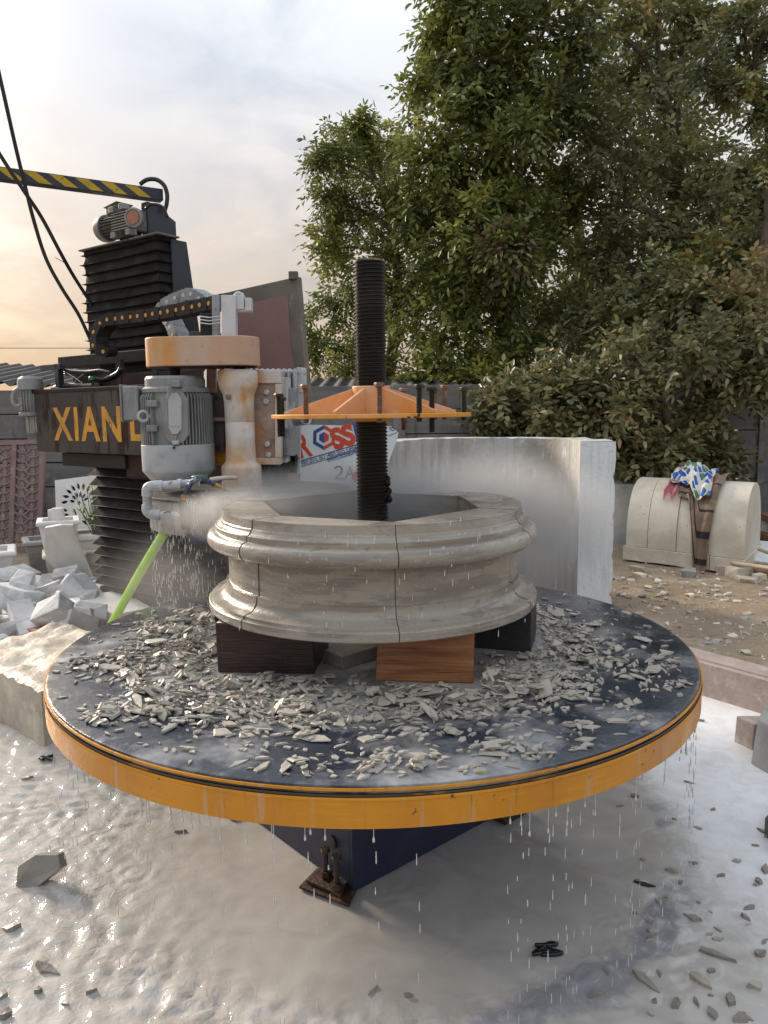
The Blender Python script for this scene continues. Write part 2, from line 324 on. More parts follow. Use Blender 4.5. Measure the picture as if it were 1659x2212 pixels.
# printed cloth: blue, white and ochre lozenges
mt = M('printed_cloth', (0.60, 0.58, 0.50), rough=0.9)
nt = mt.node_tree
uvn = nt.nodes.new('ShaderNodeTexCoord')
mp = nt.nodes.new('ShaderNodeMapping'); mp.inputs['Scale'].default_value = (4.4, 4.4, 4.4); mp.inputs['Rotation'].default_value = (0, 0, R(45))
vo = nt.nodes.new('ShaderNodeTexVoronoi'); vo.inputs['Scale'].default_value = 2.2; vo.distance = 'CHEBYCHEV'; vo.inputs['Randomness'].default_value = 0.55
nt.links.new(uvn.outputs['UV'], mp.inputs['Vector']); nt.links.new(mp.outputs[0], vo.inputs['Vector'])
sx = nt.nodes.new('ShaderNodeSeparateColor'); nt.links.new(vo.outputs['Color'], sx.inputs[0])
rp = nt.nodes.new('ShaderNodeValToRGB'); rp.color_ramp.interpolation = 'CONSTANT'
for i, (p, c) in enumerate([(0, (0.02, 0.09, 0.36, 1)), (0.38, (0.62, 0.60, 0.52, 1)), (0.50, (0.03, 0.12, 0.42, 1)), (0.70, (0.10, 0.19, 0.10, 1)), (0.82, (0.52, 0.25, 0.12, 1)), (0.9, (0.66, 0.64, 0.55, 1))]):
    e = rp.color_ramp.elements[i] if i < 2 else rp.color_ramp.elements.new(p)
    e.position = p; e.color = c
nt.links.new(sx.outputs[0], rp.inputs['Fac'])
ed = nt.nodes.new('ShaderNodeMath'); ed.operation = 'GREATER_THAN'; ed.inputs[1].default_value = 0.46
nt.links.new(vo.outputs['Distance'], ed.inputs[0])
mi = nt.nodes.new('ShaderNodeMix'); mi.data_type = 'RGBA'; mi.inputs['B'].default_value = (0.62, 0.60, 0.54, 1)
nt.links.new(ed.outputs[0], mi.inputs['Factor']); nt.links.new(rp.outputs[0], mi.inputs['A'])
nt.links.new(mi.outputs['Result'], nt.nodes['Principled BSDF'].inputs['Base Color'])


def leaf_material(name, stops, rough=0.45):
    mt = bpy.data.materials.new(name)
    mt.use_nodes = True
    nt = mt.node_tree
    bs = nt.nodes['Principled BSDF']
    at = nt.nodes.new('ShaderNodeAttribute'); at.attribute_name = 'tint'
    rp = nt.nodes.new('ShaderNodeValToRGB')
    for i, (p, c) in enumerate(stops):
        e = rp.color_ramp.elements[i] if i < 2 else rp.color_ramp.elements.new(p)
        e.position = p; e.color = (*c, 1)
    nt.links.new(at.outputs['Fac'], rp.inputs['Fac'])
    nt.links.new(rp.outputs['Color'], bs.inputs['Base Color'])
    bs.inputs['Roughness'].default_value = rough
    tr = nt.nodes.new('ShaderNodeBsdfTranslucent')
    nt.links.new(rp.outputs['Color'], tr.inputs['Color'])
    ms = nt.nodes.new('ShaderNodeMixShader'); ms.inputs[0].default_value = 0.24
    nt.links.new(bs.outputs[0], ms.inputs[1]); nt.links.new(tr.outputs[0], ms.inputs[2])
    nt.links.new(ms.outputs[0], nt.nodes['Material Output'].inputs['Surface'])
    MATS[name] = mt
    return mt


leaf_material('leaves_green', [(0.0, (0.092, 0.113, 0.034)), (0.35, (0.170, 0.206, 0.055)), (0.7, (0.261, 0.293, 0.074)), (0.93, (0.392, 0.386, 0.085)), (1.0, (0.522, 0.439, 0.074))])
leaf_material('leaves_dusty', [(0.0, (0.114, 0.126, 0.064)), (0.4, (0.221, 0.239, 0.108)), (0.75, (0.322, 0.335, 0.157)), (0.95, (0.403, 0.370, 0.130)), (1.0, (0.483, 0.356, 0.087))])
leaf_material('leaves_olive', [(0.0, (0.125, 0.129, 0.062)), (0.4, (0.244, 0.233, 0.106)), (0.75, (0.350, 0.319, 0.150)), (0.95, (0.425, 0.343, 0.150)), (1.0, (0.500, 0.306, 0.150))])
leaf_material('leaves_brown', [(0.0, (0.11, 0.075, 0.05)), (0.5, (0.20, 0.135, 0.09)), (1.0, (0.28, 0.19, 0.12))])
leaf_material('plant_green', [(0.0, (0.05, 0.09, 0.035)), (1.0, (0.13, 0.19, 0.08))])

# ------------------------------------------------------------------ mesh helpers
ORIG = {}


class MB:
    """collects shapes in world coordinates; build() links them as one mesh object"""

    def __init__(s):
        s.v = []
        s.f = []

    def add(s, verts, faces):
        o = len(s.v)
        s.v.extend([tuple(v) for v in verts])
        s.f.extend([tuple(i + o for i in f) for f in faces])
        return s

    def box(s, c, size, rot=None):
        """box centred at c; rot is a 3x3 matrix whose columns are the box axes"""
        rot = rot or Matrix.Identity(3)
        c = Vector(c)
        h = [k / 2 for k in size]
        vs = [c + rot @ Vector((x * h[0], y * h[1], z * h[2])) for x in (-1, 1) for y in (-1, 1) for z in (-1, 1)]
        return s.add(vs, [(0, 1, 3, 2), (4, 6, 7, 5), (0, 4, 5, 1), (2, 3, 7, 6), (0, 2, 6, 4), (1, 5, 7, 3)])

    def hexa(s, b, t):
        """eight corners: b[0..3] bottom loop, t[0..3] top loop"""
        return s.add(list(b) + list(t), [(3, 2, 1, 0), (4, 5, 6, 7), (0, 1, 5, 4), (1, 2, 6, 5), (2, 3, 7, 6), (3, 0, 4, 7)])

    def prism(s, poly, ex):
        """polygon of 3-D points pushed along ex"""
        ex = Vector(ex)
        n = len(poly)
        a = [Vector(p) for p in poly]
        b = [p + ex for p in a]
        fs = [tuple(range(n - 1, -1, -1)), tuple(range(n, 2 * n))]
        fs += [(i, (i + 1) % n, n + (i + 1) % n, n + i) for i in range(n)]
        return s.add(a + b, fs)

    def lathe(s, o, prof, seg=32, axis=(0, 0, 1), a0=0.0, a1=2 * math.pi, caps=True):
        """profile of (radius, height) about axis through o"""
        ax = Vector(axis).normalized()
        q = Vector((0, 0, 1)).rotation_difference(ax).to_matrix()
        o = Vector(o)
        full = abs(a1 - a0 - 2 * math.pi) < 1e-6
        n = seg if full else seg + 1
        vs = []
        for i in range(n):
            a = a0 + (a1 - a0) * i / seg
            for r, z in prof:
                vs.append(o + q @ Vector((r * math.cos(a), r * math.sin(a), z)))
        k = len(prof)
        fs = []
        for i in range(seg):
            j = (i + 1) % n
            for t in range(k - 1):
                fs.append((i * k + t, j * k + t, j * k + t + 1, i * k + t + 1))
        if caps and full:
            if prof[0][0] > 1e-6:
                fs.append(tuple(i * k for i in range(n - 1, -1, -1)))
            if prof[-1][0] > 1e-6:
                fs.append(tuple(i * k + k - 1 for i in range(n)))
        return s.add(vs, fs)

    def cyl(s, a, b, r, seg=16, r2=None):
        a = Vector(a); b = Vector(b)
        d = b - a
        return s.lathe(a, [(r, 0), (r2 if r2 is not None else r, d.length)], seg, d)

    def tube(s, pts, r, seg=8, closed=False):
        pts = [Vector(p) for p in pts]
        n = len(pts)
        rs = r if hasattr(r, '__len__') else [r] * n
        t0 = (pts[1] - pts[0]).normalized()
        nn = t0.orthogonal().normalized()
        vs = []
        for i, p in enumerate(pts):
            if closed:
                t = (pts[(i + 1) % n] - pts[i - 1]).normalized()
            else:
                t = (pts[min(i + 1, n - 1)] - pts[max(i - 1, 0)]).normalized()
            nn = (nn - t * nn.dot(t))
            nn = nn.normalized() if nn.length > 1e-6 else t.orthogonal().normalized()
            b = t.cross(nn)
            for k in range(seg):
                a = 2 * math.pi * k / seg
                vs.append(p + (nn * math.cos(a) + b * math.sin(a)) * rs[i])
        fs = []
        for i in range(n if closed else n - 1):
            j = (i + 1) % n
            for k in range(seg):
                l = (k + 1) % seg
                fs.append((i * seg + k, i * seg + l, j * seg + l, j * seg + k))
        if not closed:
            fs.append(tuple(range(seg - 1, -1, -1)))
            fs.append(tuple((n - 1) * seg + k for k in range(seg)))
        return s.add(vs, fs)

    def build(s, name, mat, parent=None, smooth=False, bevel=0, origin=None, auto=None):
        o = Vector(origin) if origin is not None else (ORIG[parent.name] if parent else Vector((0, 0, 0)))
        me = bpy.data.meshes.new(name)
        me.from_pydata([(v[0] - o.x, v[1] - o.y, v[2] - o.z) for v in s.v], [], s.f)
        me.update()
        bm = bmesh.new(); bm.from_mesh(me)
        bmesh.ops.recalc_face_normals(bm, faces=bm.faces)
        bm.to_mesh(me); bm.free()
        ob = bpy.data.objects.new(name, me)
        COL.objects.link(ob)
        me.materials.append(MATS[mat])
        if parent:
            ob.parent = parent
            ob.location = o - ORIG[parent.name]
        else:
            ob.location = o
        ORIG[ob.name] = o
        if smooth:
            me.polygons.foreach_set('use_smooth', [True] * len(me.polygons))
            if auto:
                me.set_sharp_from_angle(angle=R(auto))
        if bevel:
            b = ob.modifiers.new('bevel', 'BEVEL'); b.width = bevel; b.segments = 2; b.limit_method = 'ANGLE'; b.angle_limit = R(40)
        return ob


def tag(o, label, cat, group=None):
    o['label'] = label
    o['category'] = cat
    if group:
        o['group'] = group
    return o


def thing(name, loc, label, cat, group=None):
    o = bpy.data.objects.new(name, None)
    o.empty_display_size = 0.1
    COL.objects.link(o)
    o.location = loc
    ORIG[o.name] = Vector(loc)
    return tag(o, label, cat, group)


def link_copy(src, name=None, parent=None, loc=None):
    c = src.copy()
    if name:
        c.name = name
    COL.objects.link(c)
    c.parent = parent
    if loc is not None:
        c.location = loc
    return c


def struct(o):
    o['kind'] = 'structure'
    return o


def frame(u, w=(0, 0, 1)):
    """3x3 with columns u (along), n (= w x u), w (up)"""
    u = Vector(u).normalized(); w = Vector(w).normalized()
    n = w.cross(u)
    return Matrix((u, n, w)).transposed()


def text_mesh(body, size, name, mat, parent, o, ux, uy, width=None, bold=0.0, thick=0.002, spacing=1.0):
    """flat lettering: body set at o, reading along ux, upright along uy"""
    cu = bpy.data.curves.new(name, 'FONT')
    cu.body = body
    cu.size = size
    cu.offset = bold
    cu.space_character = spacing
    cu.extrude = thick
    tmp = bpy.data.objects.new(name, cu)
    COL.objects.link(tmp)
    dg = bpy.context.evaluated_depsgraph_get()
    me = bpy.data.meshes.new_from_object(tmp.evaluated_get(dg))
    bpy.data.objects.remove(tmp)
    vs = np.array([v.co[:] for v in me.vertices])
    sx = 1.0
    if width:
        sx = width / (vs[:, 0].max() - vs[:, 0].min())
    x0 = vs[:, 0].min()
    ux = Vector(ux).normalized(); uy = Vector(uy).normalized(); uz = ux.cross(uy).normalized()
    og = ORIG[parent.name]
    for v in me.vertices:
        p = Vector(o) + ux * ((v.co.x - x0) * sx) + uy * v.co.y + uz * v.co.z - og
        v.co = p
    me.materials.clear()
    me.materials.append(MATS[mat])
    ob = bpy.data.objects.new(name, me)
    COL.objects.link(ob)
    ob.parent = parent
    ORIG[ob.name] = og
    return ob


def smoothpath(pts, n=8):
    """Catmull-Rom through points"""
    P = [Vector(p) for p in pts]
    P = [P[0] * 2 - P[1]] + P + [P[-1] * 2 - P[-2]]
    out = []
    for i in range(1, len(P) - 2):
        for k in range(n):
            t = k / n
            a, b, c, d = P[i - 1], P[i], P[i + 1], P[i + 2]
            out.append(0.5 * ((2 * b) + (c - a) * t + (2 * a - 5 * b + 4 * c - d) * t * t + (3 * b - a - 3 * c + d) * t ** 3))
    out.append(P[-2])
    return out


def fbm(x, y, z=0.0, s=1.0):
    return mnoise.fractal(Vector((x * s, y * s, z)), 1.0, 2.0, 4)

# ------------------------------------------------------------------ numpy noise
def vn(x, y, seed=0):
    """value noise, smooth, -1..1"""
    xi = np.floor(x).astype(np.int64); yi = np.floor(y).astype(np.int64)
    xf = x - xi; yf = y - yi
    u = xf * xf * xf * (xf * (xf * 6 - 15) + 10); v = yf * yf * yf * (yf * (yf * 6 - 15) + 10)

    def h(a, b):
        n = (a * 374761393 + b * 668265263 + seed * 1442695041) & 0x7fffffff
        n = ((n ^ (n >> 13)) * 1274126177) & 0x7fffffff
        n = n ^ (n >> 16)
        return (n & 0xffff) / 32767.5 - 1
    a = h(xi, yi); b = h(xi + 1, yi); c = h(xi, yi + 1); d = h(xi + 1, yi + 1)
    return (a * (1 - u) + b * u) * (1 - v) + (c * (1 - u) + d * u) * v


def fb(x, y, oct=4, seed=0, g=0.5):
    t = 0; a = 1.0
    for i in range(oct):
        t = t + a * vn(x * 2 ** i, y * 2 ** i, seed + i * 17)
        a *= g
    return t


TC = Vector((-0.04, 2.69, 0.0))      # axis of the turntable
TZ = 0.68                            # its top
TR = 1.10


def grid_object(name, xs, ys, Z, mat, attrs=None, smooth=True):
    nx, ny = len(xs), len(ys)
    X, Y = np.meshgrid(xs, ys)
    co = np.stack([X.ravel(), Y.ravel(), Z.ravel()], 1).astype(np.float32)
    idx = np.arange(nx * ny).reshape(ny, nx)
    q = np.stack([idx[:-1, :-1], idx[:-1, 1:], idx[1:, 1:], idx[1:, :-1]], -1).reshape(-1, 4)
    me = bpy.data.meshes.new(name)
    me.vertices.add(len(co)); me.vertices.foreach_set('co', co.ravel())
    me.loops.add(q.size); me.loops.foreach_set('vertex_index', q.ravel().astype(np.int32))
    me.polygons.add(len(q)); me.polygons.foreach_set('loop_start', np.arange(0, q.size, 4, dtype=np.int32))
    try:
        me.polygons.foreach_set('loop_total', np.full(len(q), 4, dtype=np.int32))
    except Exception:
        pass
    me.update(calc_edges=True); me.validate()
    if smooth:
        me.polygons.foreach_set('use_smooth', [True] * len(q))
    for k, arr in (attrs or {}).items():
        a = me.attributes.new(k, 'FLOAT', 'POINT'); a.data.foreach_set('value', arr.ravel().astype(np.float32))
    me.materials.append(MATS[mat])
    o = bpy.data.objects.new(name, me); COL.objects.link(o)
    return o


# ------------------------------------------------------------------ ground: dirt yard that dips under the slurry pool
def shore(X, Y):
    """> 0 inside the pool (metres from the edge, roughly)"""
    w = 0.10 * fb(X * 1.3, Y * 1.3, 4, 3)
    back = np.where(X > 1.2, 3.95 - 0.0 * X, 4.35) + 0.0
    right = 3.2 - X
    left = X + 3.4
    return np.minimum(np.minimum(back - Y, right), left) + w


xs = np.concatenate([[-260, -120, -60, -30, -16, -10, -7], np.arange(-5.5, 7.01, 0.05), [8.5, 11, 16, 30, 60, 120, 260]])
ys = np.concatenate([[-60, -20, -8, -3, -1], np.arange(0.0, 10.01, 0.05), [11, 13, 16, 22, 34, 60, 120, 260, 500]])
X, Y = np.meshgrid(xs, ys)
inner = ((X > -5.6) & (X < 7.1) & (Y > -0.1) & (Y < 10.1))
d = shore(X, Y)
Z = np.where(inner, 0.012 * fb(X * 2.2, Y * 2.2, 4, 11) + 0.006 * fb(X * 9, Y * 9, 2, 5), 0.0) + 0.012
dip = np.clip(d / 0.35, 0, 1)
Z = Z * (1 - dip) - 0.05 * dip
ground = grid_object('ground', xs, ys, Z, 'dirt')
struct(ground)

# slurry pool
mt = bpy.data.materials.new('slurry'); mt.use_nodes = True; MATS['slurry'] = mt
nt = mt.node_tree; bs = nt.nodes['Principled BSDF']
geo = nt.nodes.new('ShaderNodeNewGeometry')
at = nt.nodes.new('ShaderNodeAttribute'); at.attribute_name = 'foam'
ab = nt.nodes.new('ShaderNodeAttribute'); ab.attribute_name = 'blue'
n1 = nt.nodes.new('ShaderNodeTexNoise'); n1.inputs['Scale'].default_value = 5; n1.inputs['Detail'].default_value = 6; n1.inputs['Distortion'].default_value = 1.6
nt.links.new(geo.outputs['Position'], n1.inputs['Vector'])
r1 = nt.nodes.new('ShaderNodeValToRGB')
r1.color_ramp.elements[0].position = 0.33; r1.color_ramp.elements[0].color = (0.425, 0.40, 0.365, 1)
r1.color_ramp.elements[1].position = 0.70; r1.color_ramp.elements[1].color = (0.52, 0.495, 0.46, 1)
nt.links.new(n1.outputs['Fac'], r1.inputs['Fac'])
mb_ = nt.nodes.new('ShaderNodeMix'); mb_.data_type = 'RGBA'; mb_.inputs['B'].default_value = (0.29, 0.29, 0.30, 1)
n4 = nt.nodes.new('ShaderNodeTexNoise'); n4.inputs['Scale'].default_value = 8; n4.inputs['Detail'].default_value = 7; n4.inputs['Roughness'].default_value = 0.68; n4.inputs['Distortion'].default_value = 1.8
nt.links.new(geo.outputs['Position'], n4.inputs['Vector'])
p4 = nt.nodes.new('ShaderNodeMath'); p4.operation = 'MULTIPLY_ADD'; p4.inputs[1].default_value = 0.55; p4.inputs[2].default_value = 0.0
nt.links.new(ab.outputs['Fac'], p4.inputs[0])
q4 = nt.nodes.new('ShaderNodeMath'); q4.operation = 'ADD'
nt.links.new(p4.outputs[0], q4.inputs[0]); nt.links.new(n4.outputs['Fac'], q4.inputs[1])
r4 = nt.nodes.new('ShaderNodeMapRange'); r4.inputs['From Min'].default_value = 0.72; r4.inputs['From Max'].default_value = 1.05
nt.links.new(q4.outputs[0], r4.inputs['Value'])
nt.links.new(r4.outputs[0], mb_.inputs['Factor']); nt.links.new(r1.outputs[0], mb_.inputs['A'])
n2 = nt.nodes.new('ShaderNodeTexNoise'); n2.inputs['Scale'].default_value = 13; n2.inputs['Detail'].default_value = 6; n2.inputs['Roughness'].default_value = 0.65; n2.inputs['Distortion'].default_value = 0.8
nt.links.new(geo.outputs['Position'], n2.inputs['Vector'])
ad = nt.nodes.new('ShaderNodeMath'); ad.operation = 'ADD'
nt.links.new(n2.outputs['Fac'], ad.inputs[0]); nt.links.new(at.outputs['Fac'], ad.inputs[1])
rr = nt.nodes.new('ShaderNodeMapRange'); rr.inputs['From Min'].default_value = 0.62; rr.inputs['From Max'].default_value = 1.25
nt.links.new(ad.outputs[0], rr.inputs['Value'])
mf = nt.nodes.new('ShaderNodeMix'); mf.data_type = 'RGBA'; mf.inputs['B'].default_value = (0.73, 0.74, 0.75, 1)
nt.links.new(rr.outputs[0], mf.inputs['Factor']); nt.links.new(mb_.outputs['Result'], mf.inputs['A'])
nt.links.new(mf.outputs['Result'], bs.inputs['Base Color'])
rg = nt.nodes.new('ShaderNodeMapRange'); rg.inputs['To Min'].default_value = 0.05; rg.inputs['To Max'].default_value = 0.5
nt.links.new(rr.outputs[0], rg.inputs['Value']); nt.links.new(rg.outputs[0], bs.inputs['Roughness'])
bs.inputs['Specular IOR Level'].default_value = 0.5
n3 = nt.nodes.new('ShaderNodeTexNoise'); n3.inputs['Scale'].default_value = 26; n3.inputs['Detail'].default_value = 3; n3.inputs['Distortion'].default_value = 1.2
nt.links.new(geo.outputs['Position'], n3.inputs['Vector'])
aw = nt.nodes.new('ShaderNodeAttribute'); aw.attribute_name = 'rough_water'
ms = nt.nodes.new('ShaderNodeMath'); ms.operation = 'MULTIPLY'
nt.links.new(n3.outputs['Fac'], ms.inputs[0]); nt.links.new(aw.outputs['Fac'], ms.inputs[1])
bp = nt.nodes.new('ShaderNodeBump'); bp.inputs['Strength'].default_value = 0.45; bp.inputs['Distance'].default_value = 0.010
nt.links.new(ms.outputs[0], bp.inputs['Height']); nt.links.new(bp.outputs[0], bs.inputs['Normal'])

xs = np.arange(-3.3, 3.1, 0.0115)
ys = np.concatenate([np.arange(0.2, 1.2, 0.03), np.arange(1.2, 3.4, 0.0095), np.arange(3.4, 4.5, 0.016)])
X, Y = np.meshgrid(xs, ys)
dx = X - TC.x; dy = Y - TC.y
rr_ = np.hypot(dx, dy)
band = np.exp(-((rr_ - 1.04) / 0.11) ** 2)                     # where water falls from the rim
leftness = np.clip((-0.30 - X) / 0.7, 0, 1) * np.clip((rr_ - 0.55 + 0.12 * fb(X * 3, Y * 3, 3, 71)) / 0.45, 0, 1)
rightcalm = np.clip((X - 0.75) / 0.4, 0, 1)
front = np.clip((2.0 + 0.4 * (X > 0.2) - Y) / 0.3, 0, 1)
rough = np.clip(0.06 + 0.85 * leftness + 0.9 * band * (0.35 + 0.65 * front) * np.where(X > 0.4, 0.7, 1.0) - 0.3 * rightcalm, 0.03, 1.1)
wx = X + 0.05 * fb(X * 5, Y * 5, 3, 21); wy = Y + 0.05 * fb(X * 5, Y * 5, 3, 41)
waves = np.zeros_like(X)
gw = np.random.default_rng(5)
for k in range(22):                                            # crossing ripple trains
    lam = gw.uniform(0.032, 0.10); th_w = gw.normal(0.9, 0.75)
    kx, ky = np.cos(th_w) * 2 * np.pi / lam, np.sin(th_w) * 2 * np.pi / lam
    env = np.clip(0.35 + 1.1 * vn(X * 3.1 + k * 7.3, Y * 3.1 - k * 3.9, 200 + k), 0, 1.3)
    ph = kx * (X + 0.02 * vn(X * 6, Y * 6, 31)) + ky * (Y + 0.02 * vn(X * 6, Y * 6, 57)) + gw.uniform(0, 6.28)
    waves += lam * 0.030 * env * (np.sin(ph) + 0.25 * np.sin(2 * ph + 0.6))
turb = fb(wx * 5, wy * 8, 2, 8, 0.45)
Zw = rough * (0.55 * waves + 0.0030 * turb)
Zw = Zw + band * front * 0.008 * np.clip(fb(wx * 15, wy * 15, 3, 90, 0.45), -0.4, 1.2)
for k in range(60):                                            # rings left by falling drops
    a = rng.uniform(0, 2 * np.pi); q = rng.normal(1.03, 0.05)
    px, py = TC.x + q * np.cos(a), TC.y + q * np.sin(a)
    if py > 3.6:
        continue
    r0 = rng.uniform(0.01, 0.09); amp = rng.uniform(0.0012, 0.0032)
    x0, x1 = np.searchsorted(xs, [px - 0.2, px + 0.2]); y0, y1 = np.searchsorted(ys, [py - 0.2, py + 0.2])
    sub = np.hypot(X[y0:y1, x0:x1] - px, Y[y0:y1, x0:x1] - py)
    Zw[y0:y1, x0:x1] += (0.5 + 0.7 * vn(X[y0:y1, x0:x1] * 14, Y[y0:y1, x0:x1] * 14, k)) * amp * np.cos((sub - r0) * 2 * np.pi / 0.030) * np.exp(-((sub - r0) / 0.035) ** 2)
for (px, py), A in [((0.05, 2.08), 0.003), ((-1.25, 2.3), 0.004), ((-1.1, 2.05), 0.004), ((-0.85, 2.35), 0.003), ((-1.5, 2.6), 0.003), ((0.1, 2.2), 0.002)]:
    sub = np.hypot(X - px, Y - py)
    Zw += (0.4 + 0.8 * vn(X * 9, Y * 9, 5)) * 0.7 * A * np.cos((sub + 0.01 * vn(X * 12, Y * 12, 9)) * 2 * np.pi / 0.045) * np.exp(-(sub / 0.12) ** 2)
foam = 0.50 * band * front * np.clip((0.5 - X) / 0.4, 0.15, 1) * (0.5 + 0.6 * fb(X * 6, Y * 6, 3, 33)) + 0.04 * leftness + (0.45 * rightcalm * np.clip((Y - 1.9) / 0.4, 0, 1) + 0.22 * rightcalm) * np.clip((rr_ - 1.0) / 0.15, 0, 1)
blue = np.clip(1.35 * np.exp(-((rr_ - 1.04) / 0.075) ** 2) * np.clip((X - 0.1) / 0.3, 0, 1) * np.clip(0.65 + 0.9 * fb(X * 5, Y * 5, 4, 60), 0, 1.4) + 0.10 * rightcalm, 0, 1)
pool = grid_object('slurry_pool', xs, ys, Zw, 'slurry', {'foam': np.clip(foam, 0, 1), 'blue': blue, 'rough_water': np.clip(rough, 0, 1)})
struct(pool)

# ------------------------------------------------------------------ turntable
UP0 = Vector((0, 0, 1))
tt = thing('turntable', (TC.x, TC.y, 0), 'large round steel turntable with an orange rim and wet dark top on a navy base', 'turntable')
rim_h = 0.102
top = MB().lathe((TC.x, TC.y, TZ), [(0.055, 0), (0.4, 0), (0.8, 0), (TR - 0.012, 0), (TR - 0.006, -0.002), (TR - 0.004, -0.006), (TR - 0.004, -0.02), (0.055, -0.02)], 160).build('table_top', 'table_steel', tt, smooth=True, auto=35)
MB().lathe((TC.x, TC.y, TZ - 0.0205), [(TR - 0.001, 0), (TR - 0.001, -0.0065), (TR - 0.05, -0.0065), (TR - 0.05, 0)], 160, caps=False).build('dark_band', 'rim_dark', tt, smooth=True, auto=35)
MB().lathe((TC.x, TC.y, TZ - 0.0273), [(TR + 0.001, 0), (TR + 0.003, -0.003), (TR + 0.003, -0.007), (TR + 0.001, -0.009), (TR + 0.001, -rim_h + 0.029), (TR - 0.002, -rim_h + 0.027), (TR - 0.03, -rim_h + 0.027), (TR - 0.03, 0)], 160, caps=False).build('rim', 'orange_rim', tt, smooth=True, auto=35)
MB().lathe((TC.x, TC.y, TZ - 0.0065), [(TR - 0.0035, 0), (TR + 0.001, 0), (TR + 0.001, -0.006), (TR - 0.0035, -0.006)], 160, caps=False).build('rim_lip', 'orange_rim', tt)
MB().lathe((TC.x, TC.y, TZ - 0.05), [(0.3, 0), (TR - 0.04, 0), (TR - 0.04, -0.012), (0.3, -0.012)], 96, caps=False).build('underside_plate', 'base_navy', tt)
# square base, one corner to the front
c0 = G(763, 1931, 0)
a = R(41)
e1 = Vector((math.cos(a), math.sin(a), 0)); e2 = Vector((-math.sin(a), math.cos(a), 0))
Lb = 0.67
z1 = TZ - 0.063
corners = [c0, c0 + e1 * Lb, c0 + e1 * Lb + e2 * Lb, c0 + e2 * Lb]
th = 0.015
for i in range(4):
    p, q = corners[i], corners[(i + 1) % 4]
    u = (q - p).normalized(); n = Vector((u.y, -u.x, 0))
    poly = [p + Vector((0, 0, 0.004)), q + Vector((0, 0, 0.004)), q + Vector((0, 0, z1)), p + Vector((0, 0, z1))]
    sh = u * (th if i % 2 else 0)
    poly = [poly[0] + sh, poly[1] - sh, poly[2] - sh, poly[3] + sh]
    MB().prism(poly, -n * th).build('base_panel', 'base_navy', tt, bevel=0.002)
# levelling foot with two studs at the front corner
fr = frame(e2)
ff = MB()
ff.prism([G(754, 1961, 0.004), G(646, 1920, 0.004), G(685, 1880, 0.004), G(772, 1922, 0.004)], UP0 * 0.010)
ff.prism([G(735, 1940, 0.0145), G(662, 1908, 0.0145), G(690, 1880, 0.0145), G(752, 1908, 0.0145)], UP0 * 0.012)
foot = ff.build('levelling_foot', 'rusty_dark', tt, bevel=0.002)
for (sx_, sy_, hh) in ((704, 1893, 0.085), (728, 1920, 0.10)):
    p = G(sx_, sy_, 0.026)
    b = MB().cyl(p, p + UP0 * hh, 0.0085, 12).lathe(p + UP0 * hh, [(0.016, 0), (0.016, 0.013)], 6)
    b.lathe(p + UP0 * 0.003, [(0.02, 0), (0.02, 0.018)], 6)
    b.build('stud', 'rusty_dark', foot)
MB().tube([c0 + e2 * 0.10 - e1 * 0.003 + Vector((0, 0, 0.13 + 0.0)), c0 + e2 * 0.10 - e1 * 0.006 + Vector((0, 0, 0.13))], 0.022, 20).build('dark_hole_disc', 'black_rag', tt)  # flat black disc, its colour standing for the dark inside a hole
for k in range(1, 3):
    p = corners[1] if k == 1 else corners[3]
    MB().box(p + Vector((0, 0, 0.012)) + (e1 if k == 1 else e2) * 0.05, (0.13, 0.13, 0.016), fr).build('levelling_foot', 'rusty_dark', tt)

# threaded spindle: real helical thread
def threaded(mb, o, z0, z1, rmaj, rmin, pitch, seg=40):
    o = Vector(o)
    steps = int((z1 - z0) / pitch * seg) + seg
    prof = [(rmin, 0.0), (rmin, 0.22), (rmaj, 0.42), (rmaj, 0.78)]
    vs = []
    for i in range(steps + 1):
        a = 2 * math.pi * i / seg
        zb = z0 - pitch + pitch * i / seg
        for r, t in prof:
            z = min(max(zb + t * pitch, z0), z1)
            vs.append(o + Vector((r * math.cos(a), r * math.sin(a), z)))
    k = len(prof)
    fs = []
    for i in range(steps):
        for t in range(k - 1):
            fs.append((i * k + t, (i + 1) * k + t, (i + 1) * k + t + 1, i * k + t + 1))
        j = i + seg
        if j + 1 <= steps:
            fs.append((i * k + k - 1, (i + 1) * k + k - 1, (j + 1) * k, j * k))
    return mb.add(vs, fs)


sp_o = (TC.x, TC.y, 0)
PZ = EYE - 0.016                                     # mid height of the clamp plate, at eye level
s1 = threaded(MB(), sp_o, 1.12, 2.0, 0.0555, 0.0505, 0.0125)
s1.lathe((TC.x, TC.y, 1.12), [(0.0503, 0), (0.0503, 0.88)], 32)
spin = s1.build('spindle', 'greased_thread', tt, smooth=True, auto=40)
s2 = threaded(MB(), sp_o, TZ - 0.01, 1.122, 0.0553, 0.0503, 0.0125)
s2.lathe((TC.x, TC.y, TZ - 0.01), [(0.0501, 0), (0.0501, 0.445)], 32)
s2.build('spindle_foot', 'slurry_thread', tt, smooth=True, auto=40)
MB().lathe((TC.x, TC.y, 1.998), [(0.0, 0.0), (0.054, 0.0), (0.054, 0.007), (0.05, 0.009), (0.0, 0.009)], 32).build('spindle_cap', 'bolt_rust', tt)
gr = MB()
for k in range(9):
    q = Vector((TC.x + 0.056, TC.y - 0.01, 1.225 + rng.uniform(-0.045, 0.045))) + Vector(rng.normal(0, 0.005, 3))
    gr.lathe(q, [(0.0, -0.016), (0.010, -0.009), (0.013, 0), (0.010, 0.008), (0.0, 0.014)], 8)
gr.build('grease_lump', 'greased_thread', tt, smooth=True)

